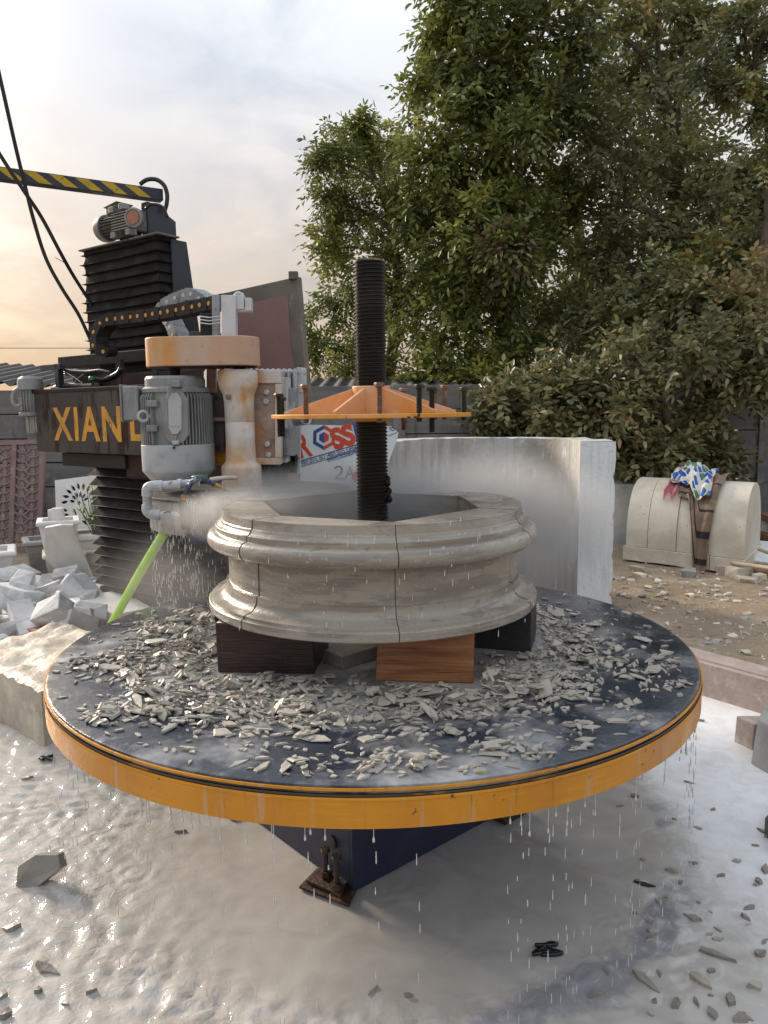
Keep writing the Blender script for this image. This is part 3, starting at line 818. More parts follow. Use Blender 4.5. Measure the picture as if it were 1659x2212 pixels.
# ------------------------------------------------------------------ clamp plate threaded on the spindle
cp = thing('clamp_plate', (TC.x, TC.y, PZ), 'orange gusseted clamp plate with rusty bolts threaded on the spindle', 'clamp')
pr = 0.347
MB().lathe((TC.x, TC.y, PZ), [(0.057, -0.007), (pr - 0.002, -0.007), (pr, -0.005), (pr, 0.005), (pr - 0.002, 0.007), (0.057, 0.007)], 72, caps=False).build('plate', 'orange_paint', cp, smooth=True, auto=30)
MB().lathe((TC.x, TC.y, PZ), [(0.057, 0.0075), (0.066, 0.0075), (0.066, 0.098), (0.064, 0.101), (0.057, 0.101)], 40, caps=False).build('hub', 'orange_pale', cp, smooth=True, auto=30)
MB().lathe((TC.x, TC.y, PZ), [(0.057, -0.0075), (0.066, -0.0075), (0.066, -0.02), (0.057, -0.02)], 40, caps=False).build('lower_collar', 'orange_paint', cp, smooth=True, auto=30)
for k in range(6):
    a = R(-112 + 60 * k + (7 if k in (1, 4) else 0))
    d = Vector((math.cos(a), math.sin(a), 0)); n = Vector((-math.sin(a), math.cos(a), 0))
    o = Vector((TC.x, TC.y, PZ + 0.0075))
    poly = [o + d * 0.065, o + d * (pr - 0.045), o + d * (pr - 0.045) + Vector((0, 0, 0.008)), o + d * 0.065 + Vector((0, 0, 0.085))]
    MB().prism([p - n * 0.005 for p in poly], n * 0.010).build('gusset', 'orange_pale', cp, bevel=0.0015)
bolts = [(600, 858, 'd', 0.07), (620, 850, 'd', 0.06), (714, 830, 'r', 0), (838, 826, 'r', 0), (903, 830, 'd', 0.0), (920, 836, 'd', 0.02), (946, 838, 'r', 0), (964, 832, 'r', 0), (1001, 836, 'd', 0), (885, 838, 'r', 0.03)]
spots = [(-0.330, 0.05), (-0.315, -0.05), (-0.205, -0.235), (0.03, -0.31), (0.155, -0.255), (0.20, -0.18), (0.235, 0.20), (0.27, 0.17), (0.325, -0.06), (0.12, 0.28)]
for (bx, by, kind, low), (ox, oy) in zip(bolts, spots):
    r = math.hypot(ox, oy)
    k = min(1, 0.322 / r)
    p = Vector((TC.x + ox * k, TC.y + oy * k, 0))
    # top of the head seen at height by
    dz = (W(bx, by, p.y)).z
    ztop = dz
    rb = 0.0095
    b = threaded(MB(), p, PZ - 0.050 - low * 0.3 if low else PZ - 0.014, ztop - 0.013, rb, rb * 0.86, 0.0048, 14)
    b.lathe(p + Vector((0, 0, PZ - 0.02)), [(rb * 0.85, 0), (rb * 0.85, ztop - 0.013 - PZ + 0.02)], 12)
    bo = b.build('bolt', 'bolt_rust' if kind == 'r' else 'bolt_dark', cp, smooth=True, auto=40)
    MB().lathe(p + Vector((0, 0, ztop - 0.013)), [(0.0155, 0), (0.017, 0.002), (0.017, 0.010), (0.0145, 0.013)], 6).build('bolt_head', 'bolt_rust' if kind == 'r' else 'bolt_dark', bo)

# ------------------------------------------------------------------ moulded stone ring in six segments on packing blocks
RZ = 0.84
ring = thing('stone_ring', (TC.x, TC.y, RZ), 'wet grey moulded stone ring of six segments standing on wooden blocks', 'stone ring')
prof = [(0.560, 0.0), (0.575, 0.001), (0.577, 0.004), (0.577, 0.028), (0.575, 0.030), (0.568, 0.0305), (0.567, 0.032), (0.567, 0.041), (0.561, 0.042)]
for t in np.linspace(0.05, 1, 9):
    ang = t * math.pi / 2
    prof.append((0.517 + 0.043 * (1 - math.sin(ang)) ** 1.1, 0.043 + 0.042 * (1 - math.cos(ang))))
prof += [(0.517, 0.086), (0.517, 0.091), (0.5075, 0.0925), (0.506, 0.094), (0.506, 0.2095), (0.507, 0.2105), (0.543, 0.2115)]
for t in np.linspace(-70, 78, 11):
    prof.append((0.551 + 0.025 * math.cos(R(t)), 0.239 + 0.028 * math.sin(R(t))))
prof += [(0.548, 0.2675), (0.547, 0.2685), (0.547, 0.286), (0.546, 0.287), (0.540, 0.2875), (0.535, 0.291), (0.531, 0.297), (0.529, 0.304), (0.5285, 0.3045), (0.525, 0.305), (0.524, 0.306), (0.522, 0.334), (0.520, 0.335)]
JA = [-134, -82, -26, 33, 100, 165]           # joints: angle and inner radius
JR = [0.41, 0.468, 0.395, 0.39, 0.42, 0.42]
gap = 0.0026
NS = 16
for s in range(6):
    a0 = R(JA[s]); a1 = R(JA[(s + 1) % 6] + (360 if s == 5 else 0))
    pa = Vector((math.cos(a0), math.sin(a0), 0)); pb = Vector((math.cos(a1), math.sin(a1), 0))
    ia, ib = pa * JR[s], pb * JR[(s + 1) % 6]
    # small individual set-off so the joints read
    off = Vector((rng.uniform(-1, 1) * 0.002, rng.uniform(-1, 1) * 0.002, (0.0, 0.0, 0.003, -0.001, 0.002, 0)[s]))
    am = (a0 + a1) / 2
    vs, fs = [], []
    k = len(prof)
    rows = []
    for i in range(NS + 1):
        t = i / NS
        ga = gap / 0.55
        a = a0 + ga + (a1 - a0 - 2 * ga) * t
        wav = 1.0
        row = []
        for j, (r, z) in enumerate(prof):
            jit = 0.0009 * mnoise.noise(Vector((math.cos(a) * r * 9, math.sin(a) * r * 9, z * 30 + s)))
            chip = 0.0
            if i in (0, NS) and 2 < j < k - 2:
                chip = 0.0045 * abs(mnoise.noise(Vector((s * 3.1, j * 0.9, i))))
            row.append(Vector((math.cos(a), math.sin(a), 0)) * (r + jit - chip) + Vector((0, 0, z)))
        inn = ia.lerp(ib, 0.006 + 0.988 * t)
        row.append(inn + Vector((0, 0, 0.335)))
        row.append(inn)
        rows.append(row)
    kk = k + 2
    for row in rows:
        vs += [Vector((TC.x, TC.y, RZ)) + off + p for p in row]
    for i in range(NS):
        for j in range(kk):
            j2 = (j + 1) % kk
            fs.append((i * kk + j, (i + 1) * kk + j, (i + 1) * kk + j2, i * kk + j2))
    fs.append(tuple(range(kk - 1, -1, -1)))
    fs.append(tuple(NS * kk + j for j in range(kk)))
    MB().add(vs, fs).build('ring_segment', 'stone_wet', ring, smooth=True, auto=17)

# packing blocks
def block(name, p, u, size, mat, label, cat='wood block', group=None, jitter=0.004, bev=0.004):
    """box standing at p (bottom centre), long side along u"""
    fr = frame(u)
    mb = MB()
    h = size
    vs = []
    for x in (-1, 1):
        for y in (-1, 1):
            for z in (0, 1):
                j = Vector(rng.normal(0, jitter, 3)) if z else Vector((rng.normal(0, jitter), rng.normal(0, jitter), 0))
                if z:
                    j.z = 0
                vs.append(Vector(p) + fr @ Vector((x * h[0] / 2, y * h[1] / 2, z * h[2])) + fr @ j)
    mb.add(vs, [(0, 1, 3, 2), (4, 6, 7, 5), (0, 4, 5, 1), (2, 3, 7, 6), (0, 2, 6, 4), (1, 5, 7, 3)])
    o = mb.build(name, mat, None, bevel=bev, origin=p)
    if label:
        tag(o, label, cat, group)
    return o


BH = RZ - TZ
def mid(p, q, depth):
    d = (q - p); d.z = 0
    n = Vector((-d.y, d.x, 0)).normalized()
    return (p + q) / 2 + n * depth / 2, d.normalized(), d.length


p, u, L = mid(Vector((-0.535, 2.345, TZ)), Vector((-0.225, 2.318, TZ)), 0.26)
block('wood_block', p, u, (L, 0.26, BH), 'wood_dark', 'dark maroon wooden block under the stone ring beside the bright brown block')
p, u, L = mid(Vector((-0.030, 2.255, TZ)), Vector((0.262, 2.213, TZ)), 0.24)
block('wood_block', p, u, (L, 0.24, BH), 'wood_brown', 'reddish brown grained wooden block under the front joint of the stone ring')
p, u, L = mid(Vector((0.30, 2.57, TZ)), Vector((0.49, 2.51, TZ)), 0.20)
block('wood_block', p, u, (L, 0.20, BH), 'wood_black', 'black block under the ring on the side of the curved white slab')
p, u, L = mid(Vector((-0.60, 2.70, TZ)), Vector((-0.50, 2.66, TZ)), 0.2)
block('wood_block', p, u, (0.16, 0.2, BH), 'wood_black', 'black block under the ring on the side of the saw guard')
p = Vector((0.12, 3.14, TZ))
block('wood_block', p, (1, 0.1, 0), (0.26, 0.14, BH), 'wood_black', 'black block under the ring on its far side')
q1, q2 = G(740, 1447, TZ), G(812, 1425, TZ)
p, u, L = mid(q1, q2 + (q2 - q1) * 0.5, 0.10)
block('stone_offcut', p, u, (L, 0.10, 0.045), 'shard', 'flat dark stone offcut lying beside the brown wooden block', 'stone offcut', jitter=0.003)

# ------------------------------------------------------------------ stone chips on the turntable
def chip_mesh(name, mat, n=5, thick=1.0, seed=0, rough=0.12, taper=0.78):
    """irregular flake, about 1 long, 0.5 wide, thickness `thick` (before scaling)"""
    g = np.random.default_rng(seed)
    ang = np.sort(np.linspace(0, 2 * np.pi, n, endpoint=False) + g.uniform(-0.42, 0.42, n))
    rad = g.uniform(0.62, 1.0, n)
    pts = np.stack([np.cos(ang) * rad * 0.5, np.sin(ang) * rad * 0.5], 1)
    vs = [(x, y, -thick / 2 + g.uniform(-1, 1) * rough * thick * 0.5) for x, y in pts]
    ox, oy = g.uniform(-0.05, 0.05, 2)
    vs += [(x * g.uniform(taper, 1.0) + ox, y * g.uniform(taper, 1.0) + oy, thick / 2 + g.uniform(-1, 1) * rough * thick) for x, y in pts]
    fs = [tuple(range(n - 1, -1, -1))] + [(i, (i + 1) % n, n + (i + 1) % n, n + i) for i in range(n)]
    c = len(vs)
    vs.append((ox, oy, thick / 2))
    fs += [(n + i, n + (i + 1) % n, c) for i in range(n)]
    me = bpy.data.meshes.new(name)
    me.from_pydata(vs, [], fs); me.update()
    me.materials.append(MATS[mat])
    return me


CH = [chip_mesh('stone_chip', 'stone_chip', n=4 + k % 4, seed=100 + k) for k in range(14)]

# height map of the table, so that chips lie on what is under them
HN = 460
hm = np.zeros((HN, HN), np.float32)
HS = 2.3 / HN


def hidx(x, y):
    return (x - TC.x + 1.15) / HS, (y - TC.y + 1.15) / HS


blocks_xy = [(-0.38, 2.46, 0.34, 0.28), (0.12, 2.36, 0.33, 0.27), (0.44, 2.64, 0.26, 0.24), (-0.53, 2.78, 0.18, 0.22), (0.12, 3.14, 0.28, 0.16), (0, 2.4, 0.10, 0.12)]
blocked = np.zeros((HN, HN), bool)
gy, gx = np.mgrid[0:HN, 0:HN]
wxg = gx * HS + TC.x - 1.15; wyg = gy * HS + TC.y - 1.15
for o in list(COL.objects):
    if o.name.startswith(('wood_block', 'stone_offcut')) and o.type == 'MESH':
        P = np.array([(o.matrix_basis @ v.co)[:2] for v in o.data.vertices])
        # axis-aligned test in the block's own frame
        c = P.mean(0); e = P - c
        u_ = P[4:].mean(0) - P[:4].mean(0); u_ /= np.linalg.norm(u_)
        v_ = np.array([-u_[1], u_[0]])
        hu = np.abs(e @ u_).max() + 0.012; hv = np.abs(e @ v_).max() + 0.012
        a_ = (wxg - c[0]) * u_[0] + (wyg - c[1]) * u_[1]; b_ = (wxg - c[0]) * v_[0] + (wyg - c[1]) * v_[1]
        blocked |= (np.abs(a_) < hu) & (np.abs(b_) < hv)
blocked |= np.hypot(wxg - TC.x, wyg - TC.y) < 0.08
CB = [(np.array([v.co[:] for v in me.vertices]), me) for me in CH]


def drop(x, y, L, Wd, T, yaw, tilt, k):
    """lay chip k on the height map; returns its matrix or None"""
    vs = CB[k][0]
    mz = Matrix.Rotation(yaw, 3, 'Z')
    ix, iy = hidx(x, y)
    r = L * 0.5
    n = max(2, int(r / HS))
    x0, x1, y0, y1 = int(ix - n), int(ix + n + 1), int(iy - n), int(iy + n + 1)
    if x0 < 1 or y0 < 1 or x1 >= HN - 1 or y1 >= HN - 1:
        return None
    sub = hm[y0:y1, x0:x1]
    dxx = wxg[y0:y1, x0:x1] - x; dyy = wyg[y0:y1, x0:x1] - y
    c, s = math.cos(yaw), math.sin(yaw)
    la = dxx * c + dyy * s; lb = -dxx * s + dyy * c
    m = (la / (L * 0.46)) ** 2 + (lb / (Wd * 0.46)) ** 2 < 1
    if m.sum() < 2:
        m = (np.abs(dxx) < HS) & (np.abs(dyy) < HS)
    if blocked[y0:y1, x0:x1][m].any():
        return None
    # best-fit plane of what lies below, softened
    zz = sub[m]
    A = np.stack([dxx[m], dyy[m], np.ones(m.sum())], 1)
    try:
        co = np.linalg.lstsq(A, zz, rcond=None)[0]
    except Exception:
        co = np.array([0, 0, zz.mean()])
    gx_, gy_ = np.clip(co[0], -0.5, 0.5), np.clip(co[1], -0.5, 0.5)
    gx_ += tilt[0]; gy_ += tilt[1]
    pl = gx_ * dxx[m] + gy_ * dyy[m]
    z = np.percentile(zz - pl, 88)
    if zz.max() < 1e-5:                       # bare table: lie flat on it
        gx_, gy_, z = 0.0, 0.0, 0.0
        pl = np.zeros_like(pl)
    hm[y0:y1, x0:x1][m] = np.maximum(sub[m], np.minimum(z + pl + T, sub[m] + 0.03))
    nrm = Vector((-gx_, -gy_, 1)).normalized()
    q = Vector((0, 0, 1)).rotation_difference(nrm).to_matrix()
    M3 = q @ mz @ Matrix.Diagonal((L, Wd, T))
    M4 = M3.to_4x4()
    M4.translation = Vector((x, y, TZ + max(z, 0.0) + T * 0.5 + 0.0006))
    return M4


def density(a, r):
    """how thick the litter lies at angle a (deg, 0 = right, -90 = front), radius r"""
    if a < -180: a += 360
    # band of litter round the ring
    inner = 0.40
    outer = 0.80
    if -180 <= a < -120: outer = 0.88
    if -120 <= a < -95: outer = 0.80
    if -95 <= a < -70: outer = 0.79
    if -70 <= a < -40: outer = 0.80
    if -40 <= a < 10: outer = 0.80
    if 10 <= a < 60: outer = 0.80
    if 60 <= a < 180: outer = 0.9
    if r < inner: return 0.03
    if r < 0.52: return 0.35
    if r < outer: return 1.0
    if r < outer + 0.08: return 0.35
    if r < 1.06: return 0.06
    return 0.02


clusters = [(1080, 1655, 0.10), (1150, 1620, 0.08), (760, 1680, 0.08), (1280, 1570, 0.14), (1400, 1440, 0.08), (1250, 1500, 0.12), (170, 1440, 0.07), (190, 1560, 0.07), (300, 1540, 0.08), (1480, 1490, 0.06), (650, 1670, 0.06), (560, 1580, 0.10), (420, 1560, 0.10), (1440, 1560, 0.05), (860, 1650, 0.06)]
clusters = [(G(x, y, TZ), s) for x, y, s in clusters]
spots = []
while len(spots) < 3900:
    if rng.random() < 0.08:
        c, s = clusters[rng.integers(len(clusters))]
        x, y = c.x + rng.normal(0, s * 1.0), c.y + rng.normal(0, s * 0.8)
    else:
        a = rng.uniform(-180, 180); r = math.sqrt(rng.uniform(0.35 ** 2, 1.075 ** 2))
        if rng.random() > density(a, r) or (40 < a < 150 and rng.random() < 0.6):
            continue
        x, y = TC.x + r * math.cos(R(a)), TC.y + r * math.sin(R(a))
    if math.hypot(x - TC.x, y - TC.y) > 1.07:
        continue
    spots.append((x, y))
chips = []
for i, (x, y) in enumerate(spots):
    big = rng.random()
    L = 0.014 + 0.034 * rng.random() + (0.05 * rng.random() if big > 0.74 else 0) + (0.07 * rng.random() if big > 0.95 else 0)
    chips.append((L, x, y))
rng.shuffle(chips)
placed = []
for L, x, y in chips:
    asp = rng.uniform(0.20, 0.66)
    T = min(rng.uniform(0.0022, 0.0055), L * 0.2)
    r = math.hypot(x - TC.x, y - TC.y)
    pile = density(math.degrees(math.atan2(y - TC.y, x - TC.x)), r) > 0.9
    # flakes lie roughly along the direction of turning
    yaw = math.atan2(y - TC.y, x - TC.x) + math.pi / 2 + rng.normal(0, 0.9)
    tl = rng.normal(0, 0.15, 2) if pile else rng.normal(0, 0.04, 2)
    k = int(rng.integers(len(CH)))
    if r + L * 0.5 > 1.095:
        continue
    mt_ = drop(x, y, L, max(L * asp, 0.007), T, yaw, tl, k)
    if mt_ is not None:
        placed.append((L * L * asp / (y * y), mt_, k))
placed.sort(key=lambda t: -t[0])
for i, (s, m4, k) in enumerate(placed[:300]):
    o = bpy.data.objects.new('stone_chip', CH[k])
    COL.objects.link(o)
    o.matrix_world = m4
    tag(o, 'flat grey beige stone chip lying on the orange-rimmed turntable', 'stone chip', 'stone chips on the turntable')
mb = MB()
for s, m4, k in placed[300:]:
    vs, me = CB[k]
    mb.add([m4 @ Vector(v) for v in vs], [tuple(p.vertices) for p in me.polygons])
o = mb.build('chip_litter', 'stone_chip', None)
o['kind'] = 'stuff'
tag(o, 'litter of small grey stone chips strewn over the turntable', 'stone litter')

# ------------------------------------------------------------------ shards lying in the slurry
SH = [chip_mesh('stone_shard', 'shard', n=4 + k % 3, seed=300 + k) for k in range(8)]
SL = [chip_mesh('stone_shard', 'stone_chip', n=4 + k % 3, seed=320 + k) for k in range(6)]


def lay(me, x, y, z, L, Wd, T, yaw, tilt=(0, 0), name='stone_shard'):
    o = bpy.data.objects.new(name, me)
    COL.objects.link(o)
    o.matrix_world = Matrix.Translation((x, y, z)) @ (Matrix.Rotation(tilt[0], 4, 'X') @ Matrix.Rotation(tilt[1], 4, 'Y') @ Matrix.Rotation(yaw, 4, 'Z')) @ Matrix.Diagonal((L, Wd, T, 1))
    return o


big = [((1390, 1910), 0.085, 0.020, -25, 'd'), ((1370, 1720), 0.05, 0.03, -10, 's'), ((1395, 2120), 0.10, 0.03, 120, 's'), ((1500, 1985), 0.07, 0.03, 150, 's'), ((1540, 2060), 0.14, 0.03, -35, 's'), ((1515, 2120), 0.09, 0.035, -60, 'l'), ((1630, 2130), 0.06, 0.04, 10, 'l'),
       ((1580, 2160), 0.06, 0.035, 70, 's'), ((1655, 1880), 0.06, 0.035, 60, 's'), ((1640, 1905), 0.05, 0.03, 100, 's'), ((1620, 1960), 0.05, 0.02, 20, 's'), ((1450, 1880), 0.055, 0.025, 150, 'l'), ((1400, 1990), 0.06, 0.02, 140, 's'), ((1340, 1740), 0.035, 0.012, 10, 's'),
       ((1490, 1690), 0.05, 0.015, -20, 's'), ((1430, 1640), 0.05, 0.02, 30, 's'), ((1540, 2190), 0.05, 0.03, 90, 's'), ((1460, 2170), 0.06, 0.03, 60, 's'), ((1600, 2200), 0.05, 0.03, 20, 's'), ((1310, 2100), 0.045, 0.03, 80, 's'), ((1640, 2060), 0.05, 0.03, 10, 's'), ((1590, 1860), 0.045, 0.02, 170, 'l'), ((1290, 2150), 0.05, 0.03, 20, 's'),
       ((25, 2005), 0.075, 0.035, 20, 's'), ((100, 2095), 0.11, 0.035, -25, 's'), ((80, 2140), 0.035, 0.03, 10, 's'), ((5, 2150), 0.04, 0.025, 80, 's'), ((140, 2165), 0.04, 0.02, -30, 's'), ((195, 2140), 0.04, 0.02, 10, 's'), ((60, 1680), 0.05, 0.02, 20, 's'), ((390, 1795), 0.05, 0.018, 20, 's'), ((10, 2190), 0.05, 0.04, 10, 's'), ((805, 2140), 0.05, 0.012, 50, 's'), ((880, 2150), 0.04, 0.02, 0, 's')]
for i in range(75):
    x, y = rng.uniform(1180, 1670), rng.uniform(1620, 2260)
    if x < 1330 + (2212 - y) * 0.1 or rng.random() < 0.2 * (y < 1850):
        continue
    big.append(((x, y), rng.uniform(0.018, 0.05), rng.uniform(0.008, 0.024), rng.uniform(0, 180), 's' if rng.random() < 0.7 else 'l'))
for i, ((x, y), L, Wd, yw, kd) in enumerate(big):
    p = G(x, y, 0.003)
    T = min(0.016, Wd * 0.5)
    src = SL if kd == 'l' else SH
    o = lay(src[i % len(src)], p.x, p.y, T * 0.22, L, Wd, T, R(yw), rng.normal(0, 0.10, 2))
    if kd == 'd':
        o.name = 'wood_splinter'; o.data = o.data.copy(); o.data.materials.clear(); o.data.materials.append(MATS['wood_dark'])
        tag(o, 'long dark wood splinter floating in the white slurry', 'splinter')
    else:
        tag(o, 'small flat grey stone shard lying in the pool of white slurry', 'stone shard', 'stone shards in the slurry')
# larger upturned shard at the left
p = G(70, 1912, 0)
vs = [(-0.052, -0.005, 0), (0.005, -0.02, -0.01), (0.085, 0.02, 0.045), (0.075, 0.03, 0.085), (0.0, 0.03, 0.085), (-0.055, 0.025, 0.05)]
mb = MB().prism([p + Vector(v) for v in vs], (0.01, 0.03, -0.008))
o = mb.build('stone_shard', 'shard', None, origin=p, bevel=0.002)
tag(o, 'large upturned grey stone shard half sunk in the rippling slurry', 'stone shard')
# black rag floating
p = G(1170, 2050, 0.002)
mb = MB()
for k in range(5):
    c = p + Vector((rng.uniform(-0.025, 0.025), rng.uniform(-0.015, 0.015), 0.003))
    mb.tube(smoothpath([p + Vector((0, 0, 0.003))] + [c + Vector((rng.uniform(-0.035, 0.035), rng.uniform(-0.02, 0.02), rng.uniform(0, 0.004))) for _ in range(3)], 5), 0.006, 6)
o = mb.build('black_rag', 'black_rag', None, smooth=True, origin=p)
tag(o, 'small shiny black scrap floating on the smooth part of the slurry', 'scrap')
# ------------------------------------------------------------------ water falling from the rim
mb = MB()
def drip(p, L, r):
    mb.lathe(p, [(0.0, 0.0), (r, -r * 0.8), (r * 0.9, -r * 1.8), (r * 0.35, -L * 0.5), (r * 0.12, -L * 0.0 + L * -0.9 if False else -L * 0.9), (0.0, -L)][::-1] if False else [(0.0, -r * 1.2), (r * 0.8, -r * 0.6), (r, 0.1 * L), (r * 0.9, L * 0.4), (r * 0.6, L * 0.85), (0.0, L)], 6)


for k in range(86):
    a = R(rng.uniform(-165, -15)); rr2 = TR - 0.012 + rng.uniform(-0.01, 0.008)
    base = Vector((TC.x + rr2 * math.cos(a), TC.y + rr2 * math.sin(a), TZ - rim_h))
    dense = 1.0 if -125 < math.degrees(a) < -55 else 0.45
    if rng.random() > dense:
        continue
    if rng.random() < 0.75:                      # thread still hanging from the rim
        L = rng.uniform(0.02, 0.07)
        mb.tube([base, base - Vector((0, 0, L * 0.5)), base - Vector((0, 0, L))], [0.0016, 0.0009, 0.0012], 5)
        drip(base - Vector((0, 0, L)), 0.012, 0.0030)
    z = base.z - rng.uniform(0.05, 0.12)
    while z > 0.02:
        drip(Vector((base.x + rng.normal(0, 0.004), base.y + rng.normal(0, 0.004), z)), rng.uniform(0.012, 0.034), rng.uniform(0.0009, 0.0018))
        z -= rng.uniform(0.03, 0.16)
o = mb.build('falling_droplets', 'water_drop', None, smooth=True)
o['kind'] = 'stuff'
tag(o, 'milky droplets falling from the edge of the turntable', 'water drops')
# droplets streaming off the saw guard and thrown off the ring
mb = MB()
for k in range(420):
    x = rng.uniform(325, 480); y = rng.uniform(1120, 1400)
    if rng.random() < 0.5:
        x = rng.choice([335, 345, 365, 372, 395, 405, 425]) + rng.normal(0, 4)
    p = W(x, y, rng.uniform(3.05, 3.5))
    drip(p, rng.uniform(0.012, 0.035), rng.uniform(0.0010, 0.0026))
for k in range(260):                            # fan of spray round the two nozzles
    t = rng.random() ** 0.7
    p = W(400 + 120 * t + rng.normal(0, 25 * t + 3), 1085 + 40 * t + rng.normal(0, 30 * t + 2), 3.0 - 0.2 * t)
    drip(p, rng.uniform(0.004, 0.014), rng.uniform(0.0007, 0.0018))
for k in range(60):
    p = W(rng.uniform(450, 1160), rng.uniform(1120, 1390), rng.uniform(1.9, 2.05))
    drip(p, rng.uniform(0.006, 0.02), rng.uniform(0.0006, 0.0012))
o = mb.build('splashing_droplets', 'water_drop', None, smooth=True)
o['kind'] = 'stuff'
tag(o, 'spray of droplets flying off the saw guard and the wet ring', 'water drops')

# ------------------------------------------------------------------ the stone profiling machine
A = W(182, 540, 5.8); B = W(338, 500, 5.3)
mu = (B - A); mu.z = 0; CWD = mu.length; mu.normalize()      # along the beam, to the right and nearer
mn = Vector((-mu.y, mu.x, 0))                                # away from the camera
UP = Vector((0, 0, 1))
colO = Vector((A.x, A.y, 0))
mach = thing('stone_saw_machine', colO + mu * CWD / 2 + mn * 0.2, 'tall dark stone saw machine with bellows column, lettered beam and grey spindle motor', 'machine')


def hit(x, y, p, n):
    d = ray(x, y); o = Vector((0, 0, EYE))
    return o + d * ((Vector(p) - o).dot(n) / d.dot(n))


def on(p, a=0.0, b=0.0, c=0.0):
    return Vector(p) + mu * a + mn * b + UP * c


MF = frame(mu)          # columns: mu, mn, up
zt = A.z                # top of upper bellows
z_pl = W(175, 768, 5.6).z
# steel column behind the bellows, tapering upwards
mb = MB().prism([on(colO, 0.03, 0.10, 0.0), on(colO, 0.03, 0.60, 0.0), on(colO, 0.03, 0.235, zt - 0.02), on(colO, 0.03, 0.10, zt - 0.02)], mu * (CWD - 0.03 + 0.02))
mb.build('column', 'steel_dark', mach, bevel=0.006)


def bellows(z0, z1, n, d, proud, name, mat, wrinkle=0.006, louver=False):
    """accordion of n pleats wrapped round the front and sides of the column"""
    vs, fs = [], []
    lev = []
    for i in range(n):
        za = z0 + (z1 - z0) * i / n; zb = z0 + (z1 - z0) * (i + 1) / n
        h = zb - za
        if louver:
            lev += [(za, 0.10 * proud), (za + h * 0.10, proud), (za + h * 0.20, proud * 0.96), (za + h * 0.92, 0.15 * proud)]
        else:
            lev += [(za, 0.12 * proud), (za + h * 0.36, proud * 0.10), (za + h * 0.50, proud), (za + h * 0.60, proud * 0.22)]
    lev.append((z1, 0.0 if not louver else proud))
    NX = 28; NY = 6
    ring = []
    for i in range(NX + 1):
        ring.append((i / NX * CWD, 0.0, 'f'))
    for i in range(1, NY + 1):
        ring.append((CWD, i / NY * d, 'r'))
    left = [(0.0, (NY - i) / NY * d, 'l') for i in range(0, NY)]
    ring = left + ring
    for li, (z, pr_) in enumerate(lev):
        for k, (a, b, side) in enumerate(ring):
            w = wrinkle * mnoise.noise(Vector((a * 7 + b * 9, z * 13, 1.7))) + wrinkle * 0.8 * mnoise.noise(Vector((a * 17 + b * 19, z * 29, 7.7)))
            sag = 0.006 * math.sin(a / CWD * math.pi) * (1 if li % 4 == 2 else 0)
            oa = ob = 0.0
            corner = (a < 1e-6 or a > CWD - 1e-6)
            if side == 'f':
                ob = -(pr_ + w)
            if side == 'l' or a < 1e-6:
                oa = -(pr_ + w)
            if side == 'r' or a > CWD - 1e-6:
                oa = (pr_ + w)
            if side == 'f' and corner:
                ob = -(pr_ + w)
            vs.append(on(colO, a + oa, b + ob, z - sag))
    nr = len(ring)
    for li in range(len(lev) - 1):
        for k in range(nr - 1):
            fs.append((li * nr + k, li * nr + k + 1, (li + 1) * nr + k + 1, (li + 1) * nr + k))
    ob = MB().add(vs, fs).build(name, mat, mach, smooth=True, auto=32)
    return lev, ring


lev, ring_ = bellows(z_pl + 0.02, zt - 0.01, 11, 0.10, 0.030, 'upper_bellows', 'bellows', 0.009)
z_low0 = 0.20
z_low1 = W(235, 1010, 5.6).z
lev2, ring2 = bellows(z_low0, z_low1, 12, 0.45, 0.05, 'lower_bellows', 'bellows', 0.003, louver=True)
# light worn edges of the lower pleats
mb = MB()
for (z, pr_) in lev2[1::4]:
    mb.tube([on(colO, -pr_, 0.3, z), on(colO, -pr_ - 0.002, -pr_ - 0.002, z), on(colO, CWD + pr_ + 0.002, -pr_ - 0.002, z), on(colO, CWD + pr_ + 0.002, 0.42, z)], 0.0028, 5)
mb.build('pleat_edge', 'bellows_edge', mach)
mb = MB().hexa([on(colO, -0.03, -0.03, zt - 0.012), on(colO, CWD + 0.04, -0.03, zt - 0.012), on(colO, CWD + 0.04, 0.16, zt - 0.012), on(colO, -0.03, 0.16, zt - 0.012)],
               [on(colO, -0.03, -0.03, zt), on(colO, CWD + 0.04, -0.03, zt), on(colO, CWD + 0.04, 0.16, zt), on(colO, -0.03, 0.16, zt)])
mb.build('top_plate', 'panel_edge', mach, bevel=0.003)
# column foot
MB().box(on(colO, CWD / 2, 0.36, 0.09), (CWD + 0.02, 0.80, 0.19), MF).build('column_foot', 'steel_black', mach, bevel=0.006)
MB().box(on(colO, CWD / 2, 0.36, 0.004), (CWD + 0.25, 1.0, 0.03), MF).build('foot_plate', 'steel_black', mach)
# platform and carriage
pz = W(163, 790, 5.5).z
MB().box(on(colO, CWD / 2 - 0.02, 0.02, (z_pl + pz) / 2), (CWD + 0.22, 0.42, z_pl - pz), MF).build('platform', 'steel_black', mach, bevel=0.005)
bO = W(80, 975, 5.25); bt = W(77, 847, 5.25).z; bb = bO.z
bO.z = 0
BT = 0.40
cz0, cz1 = W(250, 1012, 5.3).z, W(280, 803, 5.3).z
MB().box(on(colO, CWD / 2 + 0.02, 0.03, (cz0 + bb) / 2 - 0.004), (CWD + 0.10, 0.30, bb - cz0 - 0.008), MF).build('carriage_lower', 'beam_maroon', mach, bevel=0.006)
MB().box(on(colO, CWD / 2 + 0.10, 0.05, (bt + pz) / 2), (CWD - 0.1, 0.16, pz - bt), MF).build('carriage_upper', 'steel_black', mach, bevel=0.006)
